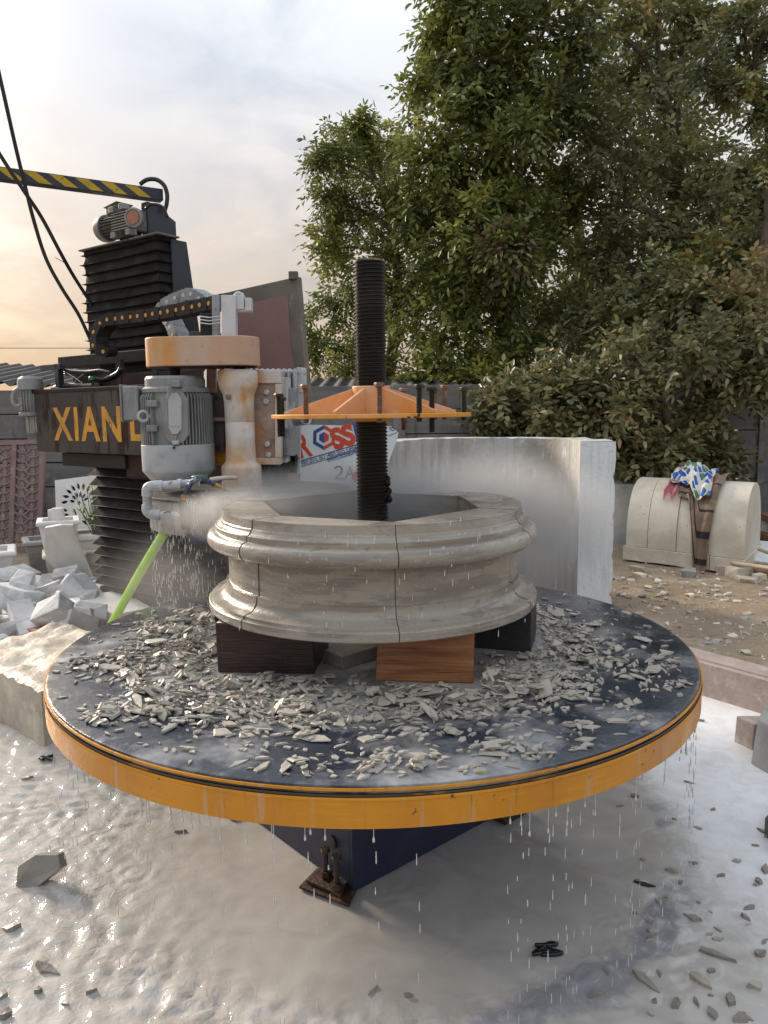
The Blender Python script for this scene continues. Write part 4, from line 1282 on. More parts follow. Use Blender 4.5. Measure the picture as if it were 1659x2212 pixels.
# beam
BLn = 2.05
beam = MB().box(on(bO, BLn / 2, BT / 2, (bb + bt) / 2), (BLn, BT, bt - bb), MF).build('beam', 'beam_paint', mach, bevel=0.006)
MB().box(on(bO, BLn / 2, BT / 2, bt - 0.012 + 0.014), (BLn + 0.01, BT + 0.012, 0.026), MF).build('beam_cap', 'beam_maroon', beam, bevel=0.004)
MB().box(on(bO, BLn / 2 - 0.05, BT * 0.62, bt + 0.055), (BLn - 0.6, BT * 0.5, 0.085), MF).build('beam_rail', 'beam_maroon', beam, bevel=0.004)
# lettering
fp = on(bO, 0, -0.0015, 0)
l0 = hit(117, 949, fp, -mn); l1 = hit(263, 950, fp, -mn); lt = hit(117, 881, fp, -mn)
capH = lt.z - l0.z
mid_z = l0.z
text_mesh('XIAN', capH / 0.70, 'lettering', 'letter_yellow', beam, l0, mu, UP, width=(l1 - l0).length, bold=0.007, thick=0.0015, spacing=1.18)
d0 = hit(283, 950, fp, -mn)
text_mesh('D', capH / 0.70, 'lettering', 'letter_yellow', beam, d0, mu, UP, width=0.19, bold=0.007, thick=0.0015)
# bits on top of the beam: bracket, loom, tie wires, green knob
o1 = hit(130, 842, on(bO, 0, 0.1, 0), -mn)
zb = bt + 0.014
top_l = hit(92, 795, on(bO, 0, 0.1, 0), -mn)
post = MB().box(Vector((o1.x, o1.y, (zb + top_l.z) / 2 + 0.01)), (0.042, 0.042, top_l.z - zb + 0.02), MF)
post.box(Vector((o1.x, o1.y, zb + 0.008)), (0.10, 0.08, 0.012), MF)
post.box(Vector((o1.x, o1.y, top_l.z)) - mu * 0.075, (0.24, 0.042, 0.036), MF)
post.build('cable_bracket', 'steel_dark', mach, bevel=0.003)
for k in range(3):
    pts = [hit(x, y + k * 4, on(bO, 0, 0.12 + 0.02 * k, 0), -mn) for x, y in ((140, 800), (165, 802), (190, 803), (215, 800), (240, 805))]
    MB().tube(smoothpath(pts, 6), 0.010, 6).build('cable', 'cable', mach, smooth=True)
pts = [hit(x, y, on(bO, 0, 0.14, 0), -mn) for x, y in ((205, 818), (225, 819), (245, 812), (256, 805), (262, 795))]
MB().tube(smoothpath(pts, 6), 0.017, 8).build('cable', 'cable', mach, smooth=True)
for (xa, ya, xb, yb) in ((145, 806, 178, 828), (180, 808, 158, 828)):
    pa = hit(xa, ya, on(bO, 0, 0.11, 0), -mn); pb = hit(xb, yb, on(bO, 0, 0.11, 0), -mn)
    MB().tube([pa, (pa + pb) / 2 + UP * 0.004, pb], 0.0025, 5).build('tie_wire', 'splashed_light', mach)
pts = [hit(x, y, on(bO, 0, 0.12, 0), -mn) for x, y in ((120, 838), (150, 833), (185, 835), (215, 833))]
MB().tube(smoothpath(pts, 5), 0.022, 8).build('cable_loom', 'cable', mach, smooth=True)
pk = hit(199, 822, on(bO, 0, 0.1, 0), -mn)
MB().cyl(pk - UP * 0.09, pk, 0.007, 8).build('knob_stem', 'steel_black', mach)
MB().lathe(pk, [(0.018, 0), (0.022, 0.004), (0.022, 0.02), (0.016, 0.026)], 14).build('green_knob', 'green_plastic', mach)
for xx in (262, 340):
    pk = hit(xx, 840, on(bO, 0, 0.16, 0), -mn)
    MB().box(Vector((pk.x, pk.y, (zb + pz) / 2)), (0.05, 0.03, pz - zb), MF).build('strut', 'steel_black', mach)
# underside tray of the beam
MB().box(on(bO, 0.22 + 0.35, BT / 2, bb - 0.05), (0.70, 0.30, 0.085), MF).build('beam_tray', 'steel_black', mach, bevel=0.003)
MB().box(on(bO, 1.45, BT / 2 + 0.02, bb - 0.075), (1.1, 0.30, 0.14), MF).build('beam_underbox', 'beam_maroon', mach, bevel=0.004)

# drive motor at the end of the beam
sm = W(67, 850, 5.30)
def zz(y, Y, x=400):
    return W(x, y, Y).z


dm = MB().lathe((sm.x, sm.y, 0), [(0.0, zz(808, 5.3)), (0.055, zz(809, 5.3)), (0.078, zz(815, 5.3)), (0.083, zz(822, 5.3)), (0.083, zz(838, 5.3)), (0.0, zz(838, 5.3))], 28).build('drive_motor', 'motor_grey', mach, smooth=True, auto=35)
MB().lathe((sm.x, sm.y, 0), [(0.060, zz(886, 5.3)), (0.060, zz(838, 5.3) - 0.001)], 24).build('motor_body', 'motor_grey', dm, smooth=True, auto=35)
for k in range(20):
    a = 2 * math.pi * k / 20
    dd = Vector((math.cos(a), math.sin(a), 0))
    MB().box(Vector((sm.x, sm.y, (zz(886, 5.3) + zz(840, 5.3)) / 2)) + dd * 0.064, (0.016, 0.006, zz(840, 5.3) - zz(886, 5.3)), frame(dd)).build('fin', 'motor_grey', dm)
MB().lathe((sm.x, sm.y, 0), [(0.085, zz(894, 5.3)), (0.085, zz(886, 5.3) - 0.001)], 24).build('flange', 'motor_grey', dm, bevel=0.003)
MB().box((sm.x + 0.02, sm.y, (zz(894, 5.3) + zz(932, 5.3)) / 2), (0.10, 0.09, zz(894, 5.3) - zz(932, 5.3) - 0.002), MF).build('gear_case', 'alu_grey', dm, bevel=0.004)
for k in (-1, 1):
    MB().box((sm.x + 0.02 + 0.03 * k, sm.y - 0.055, (zz(894, 5.3) + zz(932, 5.3)) / 2), (0.014, 0.014, 0.11)).build('rib', 'alu_grey', dm)
MB().tube(smoothpath([W(45, 838, 5.25), W(32, 845, 5.25), W(27, 862, 5.25), W(33, 876, 5.25), W(45, 877, 5.25)], 6), 0.014, 8).build('conduit', 'motor_grey', dm, smooth=True)
MB().box(W(46, 868, 5.25), (0.03, 0.03, 0.05)).box(W(46, 880, 5.25), (0.02, 0.02, 0.05)).build('gland', 'alu_grey', dm, bevel=0.003)

# gear motor on top of the column
gO = on(colO, 0.34, 0.02, zt)
def gp(a, b, c): return on(gO, a, b, c)
gm = MB().lathe(gp(-0.13, 0, 0.115), [(0.0, 0.0), (0.07, 0.0), (0.088, 0.012), (0.092, 0.03), (0.092, 0.075), (0.0, 0.075)], 28, mu).build('gear_motor', 'alu_grey', mach, smooth=True, auto=35)
MB().cyl(gp(-0.055, 0, 0.115), gp(0.10, 0, 0.115), 0.066, 24).build('stator', 'alu_dark', gm, smooth=True, auto=35)
for k in range(22):
    a = 2 * math.pi * k / 22
    rr3 = mn * math.cos(a) + UP * math.sin(a)
    MB().box(gp(0.02, 0, 0.115) + rr3 * 0.073, (0.14, 0.016, 0.005), Matrix((mu, rr3, mu.cross(rr3))).transposed()).build('fin', 'alu_dark', gm)
MB().box(gp(0.20, 0, 0.115), (0.20, 0.14, 0.15), MF).build('gear_housing', 'alu_dark', gm, bevel=0.012)
for k in range(7):
    MB().box(gp(0.19, -0.075, 0.06 + 0.018 * k), (0.20, 0.014, 0.006), MF).build('cooling_rib', 'alu_grey', gm)
for (a, c) in ((0.11, 0.03), (0.28, 0.03), (0.11, 0.20), (0.22, 0.205)):
    MB().box(gp(a, -0.06, c), (0.05, 0.06, 0.04), MF).build('lug', 'alu_grey', gm, bevel=0.004)
MB().box(gp(0.07, 0.0, 0.215), (0.13, 0.12, 0.045), frame((mu + UP * 0.12))).build('terminal_box', 'alu_grey', gm, bevel=0.006)
MB().box(gp(0.07, 0.0, 0.242), (0.15, 0.14, 0.008), frame((mu + UP * 0.12))).build('terminal_lid', 'alu_grey', gm, bevel=0.002)
fdir = (mu * 0.45 - mn).normalized()
MB().lathe(gp(0.325, -0.05, 0.115), [(0.0, 0), (0.062, 0), (0.066, 0.006), (0.066, 0.03), (0.052, 0.035), (0.052, 0.03), (0.0, 0.03)], 28, fdir).build('output_flange', 'alu_grey', gm, smooth=True, auto=35)
MB().lathe(gp(0.325, -0.05, 0.115) + fdir * 0.031, [(0.0, 0.0), (0.044, 0.0), (0.044, 0.006), (0.0, 0.006)], 24, fdir).build('orange_plug', 'rubble_red', gm)
MB().cyl(gp(0.20, -0.01, 0.0), gp(0.20, -0.01, 0.045), 0.075, 24).build('pedestal', 'steel_black', gm, smooth=True, auto=35)
MB().tube(smoothpath([gp(0.35, 0.02, 0.19), gp(0.40, 0.03, 0.21), gp(0.47, 0.06, 0.19), gp(0.50, 0.08, 0.12)], 6), 0.010, 8).build('cable', 'cable', mach, smooth=True)

# post and hazard-striped boom
pB = on(colO, CWD - 0.26, 0.13, 0)
zpt = W(345, 432, 5.45).z
MB().prism([on(pB, 0, -0.05, zt - 0.02), on(pB, 0, 0.19, zt - 0.02), on(pB, 0, 0.19, zt + 0.16), on(pB, 0, 0.10, zpt - 0.05), on(pB, 0, 0.10, zpt), on(pB, 0, -0.05, zpt)], mu * 0.07).build('boom_post', 'steel_dark', mach, bevel=0.004)
e = W(352, 408, pB.y + 0.02); zbm = e.z
s0 = G(0, 359, zbm)
bd = (s0 - e); bd.z = 0; bdl = bd.length; bd.normalize()
hB = zbm - W(352, 433, pB.y + 0.02).z
Lb_ = bdl + 1.2
bn = Vector((bd.y, -bd.x, 0))
if bn.y > 0: bn = -bn            # towards the camera
bo = e + bd * (Lb_ / 2) - UP * hB / 2 - bn * 0.04
boom = MB().box(bo, (Lb_, 0.08, hB), frame(bd)).build('boom', 'hazard_navy', mach, bevel=0.004)
fpz = e + bn * 0.0 
n_st = int(Lb_ / 0.19)
for k in range(n_st):
    a = 0.085 + k * 0.1585
    w = 0.082; sl_ = 0.095
    p0 = e + bn * 0.0008 - UP * (hB - 0.006)
    t0 = e + bn * 0.0008 - UP * 0.006
    MB().prism([p0 + bd * a, p0 + bd * (a + w), t0 + bd * (a + w + sl_), t0 + bd * (a + sl_)], bn * 0.0012).build('yellow_stripe', 'hazard_yellow', boom)
pts = [W(x, y, pB.y + 0.0) for x, y in ((302, 398), (318, 388), (338, 388), (354, 400), (361, 420), (360, 440), (356, 455))]
MB().tube(smoothpath(pts, 8), 0.015, 8).build('hose_loop', 'cable', mach, smooth=True)
# hanging cables
for pts in ([(-25, 60, 4.7), (5, 190, 4.8), (32, 310, 4.9), (55, 405, 5.0), (74, 480, 5.05), (100, 560, 5.15), (135, 625, 5.25), (170, 680, 5.35), (200, 745, 5.45)],
            [(-30, 285, 4.7), (10, 350, 4.8), (50, 410, 4.9), (90, 470, 5.05), (130, 545, 5.2), (160, 598, 5.35), (200, 660, 5.5)]):
    MB().tube(smoothpath([W(*q) for q in pts], 6), 0.0125, 8).build('hanging_cable', 'cable', mach, smooth=True)
q = W(140, 568, 5.24)
MB().tube([q, q + Vector((-0.06, 0, 0.035))], 0.003, 4).build('cable_tie', 'cable', mach)

# cable chains
def chain(path, n, name, lm, pm, Lk, Hk, D):
    P = smoothpath(path, 14)
    cum = [0]
    for i in range(1, len(P)):
        cum.append(cum[-1] + (P[i] - P[i - 1]).length)
    root = None
    for k in range(n):
        s = cum[-1] * (k + 0.5) / n
        i = max(j for j in range(len(P)) if cum[j] <= s)
        i = min(i, len(P) - 2)
        t = (P[i + 1] - P[i]).normalized()
        f = (s - cum[i]) / max(1e-6, cum[i + 1] - cum[i])
        c = P[i].lerp(P[i + 1], f)
        dpt = Vector((0.0, 1.0, 0.0)); dpt = (mn - t * mn.dot(t)).normalized()
        w = t.cross(dpt); w.normalize()
        l = cum[-1] / n
        out_ = []
        for a in np.linspace(-90, 90, 7):
            out_.append(t * (l * 0.36 + math.cos(R(a)) * Hk * 0.42) + w * (math.sin(R(a)) * Hk / 2))
        for a in np.linspace(90, 270, 5):
            out_.append(t * (-l * 0.40 + math.cos(R(a)) * Hk * 0.12) + w * (math.sin(R(a)) * Hk / 2))
        sh = 0.004 if k % 2 else 0.0
        mb = MB().prism([c + q + dpt * (sh - D / 2) for q in out_], dpt * (D - 2 * sh))
        ob = mb.build('link', lm, root) if root else mb.build(name, lm, mach)
        if root is None:
            root = ob
        pc = c + t * (l * 0.33) - dpt * (D / 2 - sh)
        MB().cyl(pc - dpt * 0.003, pc + dpt * 0.002, Hk * 0.17, 12).build('pin', pm, root)
    return root


pth = [W(x, y, Y) for x, y, Y in ((498, 650, 4.25), (470, 656, 4.33), (400, 670, 4.52), (330, 682, 4.72), (270, 689, 4.88), (240, 694, 4.95), (222, 710, 4.98), (214, 735, 4.98), (220, 753, 4.97), (238, 760, 4.95))]
chain(pth, 19, 'cable_chain', 'chain_black', 'pin_yellow', 0.05, 0.072, 0.10)
pth = [W(x, y, Y) for x, y, Y in ((352, 680, 5.0), (362, 662, 4.95), (380, 651, 4.9), (402, 642, 4.85), (421, 637, 4.8), (440, 645, 4.75), (462, 662, 4.7))]
chain(pth, 7, 'grey_cable_chain', 'chain_grey', 'pin_pale', 0.06, 0.072, 0.10)
pth = [W(x, y, Y) for x, y, Y in ((366, 682, 4.95), (376, 700, 4.9), (386, 722, 4.85), (398, 746, 4.8))]
chain(pth, 4, 'grey_cable_chain', 'chain_grey', 'pin_pale', 0.06, 0.072, 0.10)
# tray under the black chain
q0, q1 = W(228, 768, 5.0), W(330, 768, 4.85)

# ------------------------------------------------------------------ spindle head
YH = 3.6
k1 = 3.55 / FPX        # metres per pixel at the head
mX = W(383, 920, YH).x; sX = W(520, 920, YH).x
def zy(y, Y=YH): return W(450, y, Y).z


# belt cover
cov = []
r = 0.118
for a in np.linspace(90, 270, 16):
    cov.append((W(372, 760, YH).x + r * math.cos(R(a)), YH + r * math.sin(R(a))))
for a in np.linspace(-90, 90, 16):
    cov.append((W(507, 760, YH).x + r * math.cos(R(a)), YH - 0.02 + r * math.sin(R(a))))
zc0, zc1 = zy(793), zy(731)
MB().prism([Vector((x, y, zc0)) for x, y in cov], UP * (zc1 - zc0)).build('belt_cover', 'cover_peach', mach, smooth=True, auto=35, bevel=0.004)
inner = [(mX + (x - mX) * 0.96, YH + (y - YH) * 0.94) for x, y in cov]
MB().prism([Vector((x, y, zc0 - 0.004)) for x, y in inner], UP * 0.003).build('cover_base', 'steel_black', mach)

# motor
rb_ = 0.142
zf0, zf1, zb1, zt1 = zy(1036), zy(958), zy(838), zy(813)
mo = MB().lathe((mX, YH, 0), [(rb_, zf1 - 0.004), (rb_, zb1)], 48).build('spindle_motor', 'motor_grey', mach, smooth=True, auto=35)
fc = MB().lathe((mX, YH, 0), [(0.0, zf0), (0.128, zf0), (0.165, zf0 + 0.045), (0.167, zf0 + 0.052), (0.167, zf1 - 0.003), (0.162, zf1), (0.0, zf1)], 56).build('fan_cover', 'motor_light', mo, smooth=True, auto=25)
MB().lathe((mX, YH, 0), [(rb_ + 0.012, zb1 - 0.02), (rb_ + 0.012, zb1 - 0.004), (rb_ - 0.006, zb1 + 0.006), (rb_ - 0.006, zt1 - 0.012), (rb_ - 0.014, zt1), (0.0, zt1)], 48).build('end_bell', 'motor_grey', mo, smooth=True, auto=30)
MB().cyl((mX, YH, zt1), (mX, YH, zc0 - 0.005), 0.026, 16).build('shaft', 'steel_black', mo)
hF = zb1 - 0.024 - zf1
gp_c = R(-93)                                   # the nameplate panel faces the camera
fin_me = None
for k in range(64):
    a = 2 * math.pi * k / 64
    da = (a - gp_c + math.pi) % (2 * math.pi) - math.pi
    if abs(da) < 0.36:
        continue
    dd = Vector((math.cos(a), math.sin(a), 0))
    if fin_me is None:
        src = MB()
        pz0, pz1 = -hF / 2, hF / 2
        src.prism([Vector((0.0, -0.0022, pz0)), Vector((0.026, -0.0022, pz0)), Vector((0.026, -0.0022, pz1 - 0.018)), Vector((0.012, -0.0022, pz1)), Vector((0.0, -0.0022, pz1))], (0, 0.0044, 0))
        fo = src.build('fin', 'motor_grey', mo, origin=(0, 0, 0))
        fin_me = fo.data
        bpy.data.objects.remove(fo)
    fo = bpy.data.objects.new('fin', fin_me); COL.objects.link(fo)
    fo.parent = mo
    fo.location = Vector((mX, YH, zf1 + hF / 2 + 0.001)) + dd * (rb_ - 0.003) - ORIG[mo.name]
    fo.rotation_euler = (0, 0, a)
# panel in front: tall plate with pointed ends and a nameplate
fy = YH - rb_ - 0.012
def fpnt(x, y, dy=0.0): return W(x, y, fy + dy)


pan = [fpnt(*q) for q in ((352, 862), (367, 838), (386, 838), (405, 862), (407, 940), (395, 957), (368, 957), (353, 940))]
MB().prism(pan, (0, 0.04, 0)).build('front_panel', 'motor_grey', mo, bevel=0.003)
pan = [fpnt(*q, -0.006) for q in ((363, 862), (371, 850), (383, 848), (392, 862), (393, 925), (385, 938), (372, 938), (364, 925))]
MB().prism(pan, (0, 0.006, 0)).build('raised_plate', 'motor_light', mo, bevel=0.002)
pan = [fpnt(*q, -0.009) for q in ((365, 876), (391, 876), (391, 921), (365, 921))]
MB().prism(pan, (0, 0.003, 0)).build('nameplate', 'motor_light', mo, bevel=0.001)
MB().box(fpnt(380, 829, 0.0), (0.048, 0.05, 0.032)).build('lug', 'motor_grey', mo, bevel=0.005)
MB().box(fpnt(380, 956, -0.01), (0.03, 0.03, 0.018)).build('lug', 'motor_light', mo, bevel=0.004)
MB().tube([fpnt(381, 953, -0.012), fpnt(384, 938, -0.014), fpnt(387, 932, -0.014)], 0.0012, 4).build('wire', 'steel_black', mo)
for bx in (376,):
    MB().lathe(W(bx, 967, YH - 0.168), [(0.0065, 0), (0.0065, 0.006)], 6, (0, -1, 0)).build('screw', 'steel_dark', mo)
# lifting eye and bolt pads
ec = W(316, 899, YH - 0.13)
ax = Vector((-0.9, -0.45, 0)).normalized()
eye_c = ec + ax * 0.012
pl = [eye_c + (ax * math.cos(t) + UP * math.sin(t)) * 0.022 for t in np.linspace(0, 2 * math.pi, 18, endpoint=False)]
MB().tube(pl, 0.0075, 8, closed=True).build('lifting_eye', 'motor_light', mo, smooth=True)
MB().cyl(eye_c - ax * 0.02, eye_c - ax * 0.075, 0.014, 12).build('eye_shank', 'motor_light', mo)
for (xx, yy) in ((330, 872), (330, 925)):
    MB().box(W(xx, yy, YH - 0.135), (0.05, 0.04, 0.03)).build('pad', 'motor_grey', mo, bevel=0.006)
# terminal box on the left
tb = W(292, 871, YH - 0.02)
MB().box(tb, (0.075, 0.14, 0.155)).build('terminal_box', 'motor_grey', mo, bevel=0.008)
MB().box(tb - Vector((0.041, 0, 0)), (0.008, 0.152, 0.168)).build('box_lid', 'motor_grey', mo, bevel=0.003)

# spindle housing casting
def pxr(w): return w * k1


sh = MB().lathe((sX, YH - 0.02, 0), [(0.0, zy(1056)), (pxr(41), zy(1056)), (pxr(43), zy(1052)), (pxr(43), zy(1012)), (pxr(42), zy(1006)), (pxr(35), zy(1000)), (pxr(33), zy(994)), (pxr(31.5), zy(960)), (pxr(31.5), zy(914)), (pxr(30.5), zy(912.5)), (pxr(31.5), zy(911)),
                                 (pxr(32), zy(870)), (pxr(34), zy(852)), (pxr(39), zy(842)), (pxr(41), zy(836)), (pxr(42), zy(828)), (pxr(42), zy(805)), (pxr(40), zy(801)), (0.0, zy(801))], 48).build('spindle_housing', 'casting', mach, smooth=True, auto=50)
MB().cyl((sX, YH - 0.02, zy(802)), (sX, YH - 0.02, zc0), 0.03, 16).build('spindle_nose', 'steel_black', sh)
for a in (-150, -100, -50, 20, 110, 180):
    q = Vector((sX + 0.075 * math.cos(R(a)), YH - 0.02 + 0.075 * math.sin(R(a)), zy(801)))
    MB().lathe(q, [(0.008, 0), (0.008, 0.007)], 6).build('bolt', 'bolt_rust', sh)
# mounting plate to the right with four bolts, and the flange above and below it
mpY = YH + 0.03
def quad(xa, xb, ya, yb, Y, th, name, mat, par, Yb=None, bev=0.003):
    Yb = Y if Yb is None else Yb
    poly = [W(xa, yb, Y), W(xb, yb, Yb), W(xb, ya, Yb), W(xa, ya, Y)]
    return MB().prism(poly, (0, th, 0)).build(name, mat, par, bevel=bev)


quad(540, 603, 812, 1003, mpY, 0.05, 'mounting_plate', 'bracket_brown', sh)
quad(548, 606, 799, 828, mpY - 0.012, 0.07, 'mount_flange', 'casting', sh)
quad(548, 606, 990, 1004, mpY - 0.012, 0.07, 'mount_flange', 'casting', sh)
quad(594, 607, 829, 989, mpY - 0.010, 0.07, 'mount_flange_edge', 'casting', sh)
for (bx, by) in ((577, 848), (576, 868), (578, 960), (581, 983)):
    MB().lathe(W(bx, by, mpY), [(0.0145, 0), (0.0145, 0.010), (0.011, 0.013)], 6, (-0.2, -1, 0.1)).build('bolt', 'splashed_light', sh)
# bracket to the left, between motor and spindle
quad(452, 484, 848, 975, YH + 0.10, 0.04, 'motor_bracket', 'bracket_dark', mach)
quad(446, 466, 790, 849, YH + 0.09, 0.03, 'bracket_web', 'bracket_brown', mach)
quad(448, 486, 902, 910, YH + 0.06, 0.06, 'bracket_shelf', 'bracket_brown', mach)
for (bx, by) in ((467, 858), (471, 966)):
    MB().lathe(W(bx, by, YH + 0.10), [(0.0125, 0), (0.0125, 0.010)], 6, (0, -1, 0)).build('bolt', 'steel_dark', mach)
for (bx, by) in ((493, 858),):
    MB().lathe(W(bx, by, YH - 0.09), [(0.013, 0), (0.013, 0.010)], 6, (0, -1, 0)).build('bolt', 'bolt_rust', mach)
quad(440, 500, 970, 1005, YH + 0.14, 0.3, 'orange_stay', 'orange_paint', mach)
# slide, end plate, bellows of the cross feed
quad(606, 620, 815, 1000, YH + 0.12, 0.16, 'slide', 'splashed_light', mach)
quad(620, 636, 838, 985, YH + 0.18, 0.16, 'slide_body', 'splashed_steel', mach)
quad(607, 632, 925, 985, YH + 0.10, 0.05, 'gib_plate', 'splashed_steel', mach)
poly = [W(x, y, YH + 0.34) for x, y in ((641, 793), (662, 795), (661, 880), (650, 925), (648, 1023), (641, 1028), (643, 930), (637, 850))]
MB().prism(poly, (0.0, 0.025, 0)).build('end_plate', 'splashed_light', mach, bevel=0.003)
for (bx, by) in ((646, 803), (658, 804), (650, 845), (645, 985)):
    MB().lathe(W(bx, by, YH + 0.34), [(0.008, 0), (0.008, 0.006)], 6, (0, -1, 0)).build('bolt', 'splashed_light', mach)
MB().cyl(W(640, 907, YH + 0.2), W(661, 905, YH + 0.1), 0.030, 24).build('round_bar', 'splashed_steel', mach, smooth=True, auto=35)


def vbellows(xa, xb, ya, yb, Ya, Yb, n, name, mat):
    mb = MB()
    vs = []
    fs = []
    for i in range(2 * n + 1):
        t = i / (2 * n)
        x = xa + (xb - xa) * t; Yy = Ya + (Yb - Ya) * t
        o = 0.0 if i % 2 else 0.05
        tp, bt_ = W(x, ya, Yy + o), W(x, yb, Yy + o)
        tb_, bb_ = W(x, ya, Yy + o), None
        tp.z -= 0.02 if i % 2 == 0 else 0
        bk = Vector((tp.x, tp.y + 0.2, tp.z))
        vs += [bt_, tp, bk]
    for i in range(2 * n):
        a = i * 3
        fs += [(a, a + 3, a + 4, a + 1), (a + 1, a + 4, a + 5, a + 2)]
    return MB().add(vs, fs).build(name, mat, mach)


vbellows(440, 642, 795, 850, YH + 0.55, YH + 0.28, 17, 'cross_bellows', 'splashed_light')
vbellows(560, 642, 985, 1022, YH + 0.30, YH + 0.24, 9, 'lower_cross_bellows', 'bellows')
# upright brackets behind the belt cover
quad(478, 509, 637, 735, YH + 0.28, 0.06, 'white_bracket', 'bracket_white', mach)
quad(458, 473, 636, 735, YH + 0.42, 0.04, 'grey_upright', 'chain_grey', mach)
quad(432, 457, 676, 735, YH + 0.46, 0.06, 'black_upright', 'steel_black', mach)
for yy in (683, 690, 697):
    MB().tube([W(430, yy, YH + 0.45), W(452, yy + 3, YH + 0.40), W(476, yy, YH + 0.40)], 0.003, 5).build('wire', 'splashed_light', mach)
quad(509, 527, 637, 668, YH + 0.30, 0.05, 'sensor_block', 'bracket_white', mach)
quad(529, 543, 643, 671, YH + 0.30, 0.05, 'sensor_block', 'bracket_white', mach)
MB().tube(smoothpath([W(506, 640, YH + 0.31), W(514, 633, YH + 0.31), W(526, 638, YH + 0.31)], 6), 0.008, 8).build('wire', 'bracket_white', mach, smooth=True)
quad(512, 543, 664, 673, YH + 0.31, 0.05, 'sensor_bracket', 'bracket_white', mach)
quad(408, 470, 716, 735, YH + 0.50, 0.10, 'cross_member', 'steel_dark', mach)
# arm that ties the head to the beam
hd = on(bO, BLn, BT / 2, 0)
MB().box(Vector((sX - 0.02, YH + 0.38, zy(900))), (0.26, 0.42, 0.34)).build('head_arm', 'bracket_dark', mach, bevel=0.006)
MB().box(Vector((mX + 0.13, YH + 0.28, zy(930))), (0.16, 0.2, 0.16)).build('motor_arm', 'orange_paint', mach, bevel=0.006)

# saw guard, blade, plumbing
gc = Vector((W(545, 1060, YH).x, YH, 0)); GR = 0.47
gz1 = 1.125; gz0 = 0.985
pts = []
a_s, a_e = R(62), R(247)
gd = MB()
ring_o = [Vector((gc.x + GR * math.cos(t), gc.y + GR * math.sin(t), 0)) for t in np.linspace(a_s, a_e, 30)]
ring_i = [Vector((gc.x + (GR - 0.008) * math.cos(t), gc.y + (GR - 0.008) * math.sin(t), 0)) for t in np.linspace(a_e, a_s, 30)]
gd.prism([p + UP * gz0 for p in ring_o + ring_i], UP * (gz1 - gz0))
guard = gd.build('saw_guard', 'guard_steel', mach, smooth=True, auto=35)
tp = [Vector((gc.x + (GR + 0.008) * math.cos(t), gc.y + (GR + 0.008) * math.sin(t), gz1 + 0.001)) for t in np.linspace(R(20), R(262), 40)]
tp = [W(757, 1040, 3.72).xy.to_3d() + UP * (gz1 + 0.001)] + tp
tp += [Vector((gc.x + 0.10, gc.y - GR * 0.72, gz1 + 0.001))]
MB().prism(tp, UP * 0.010).build('guard_lid', 'guard_top', guard, bevel=0.002)
MB().lathe((gc.x, gc.y, gz0 + 0.075), [(0.0, 0), (GR - 0.02, 0), (GR - 0.02, 0.006), (0.0, 0.006)], 64).build('saw_blade', 'splashed_steel', guard)
MB().lathe((gc.x, gc.y, gz0 + 0.09), [(0.0, 0), (0.40, 0), (0.40, gz1 - gz0 - 0.092), (0.0, gz1 - gz0 - 0.092)], 48).build('guard_shade_drum', 'steel_black', guard)  # black drum added to stand for the blade's shade under the lid
MB().cyl((sX, YH - 0.02, gz0 + 0.02), (sX, YH - 0.02, zy(1055)), 0.045, 24).build('blade_arbor', 'steel_black', guard)
bx_ = MB()
bx_.box(W(402, 1112, 3.06) + Vector((0, 0.02, 0)), (0.03, 0.012, 0.02))
PY = 3.06
pp = MB().tube(smoothpath([W(430, 1042, PY), W(400, 1045, PY), W(345, 1049, PY)], 4), 0.017, 12)
pp.tube([W(318, 1064, PY), W(318, 1078, PY), W(318, 1096, PY)], 0.017, 12)
pp.tube([W(338, 1112, PY), W(370, 1114, PY), W(402, 1117, PY)], 0.016, 12)
pipe = pp.build('water_pipe', 'pipe_grey', guard, smooth=True, auto=35)
MB().tube(smoothpath([W(352, 1049, PY), W(330, 1050, PY), W(319, 1056, PY), W(318, 1072, PY)], 8), 0.0215, 14).build('elbow', 'pipe_grey', guard, smooth=True, auto=35)
MB().tube(smoothpath([W(318, 1090, PY), W(319, 1104, PY), W(329, 1111, PY), W(346, 1113, PY)], 8), 0.0215, 14).build('elbow', 'pipe_grey', guard, smooth=True, auto=35)
for xx, yy in ((388, 1046), (420, 1043)):
    MB().cyl(W(xx - 5, yy, PY), W(xx + 5, yy, PY), 0.0215, 14).build('coupling', 'pipe_grey', guard, smooth=True, auto=35)
for xx in (360, 392):
    MB().tube([W(xx - 6, 1108, PY - 0.02), W(xx, 1105, PY - 0.024), W(xx + 9, 1106, PY - 0.02)], 0.004, 6).build('pipe_clip', 'steel_dark', guard)


def flex(path, r, n, mat, name):
    P = smoothpath(path, 6)
    rs = [r * (1.25 if i % 3 == 1 else 0.85) for i in range(len(P))]
    return MB().tube(P, rs, 10).build(name, mat, guard, smooth=True)


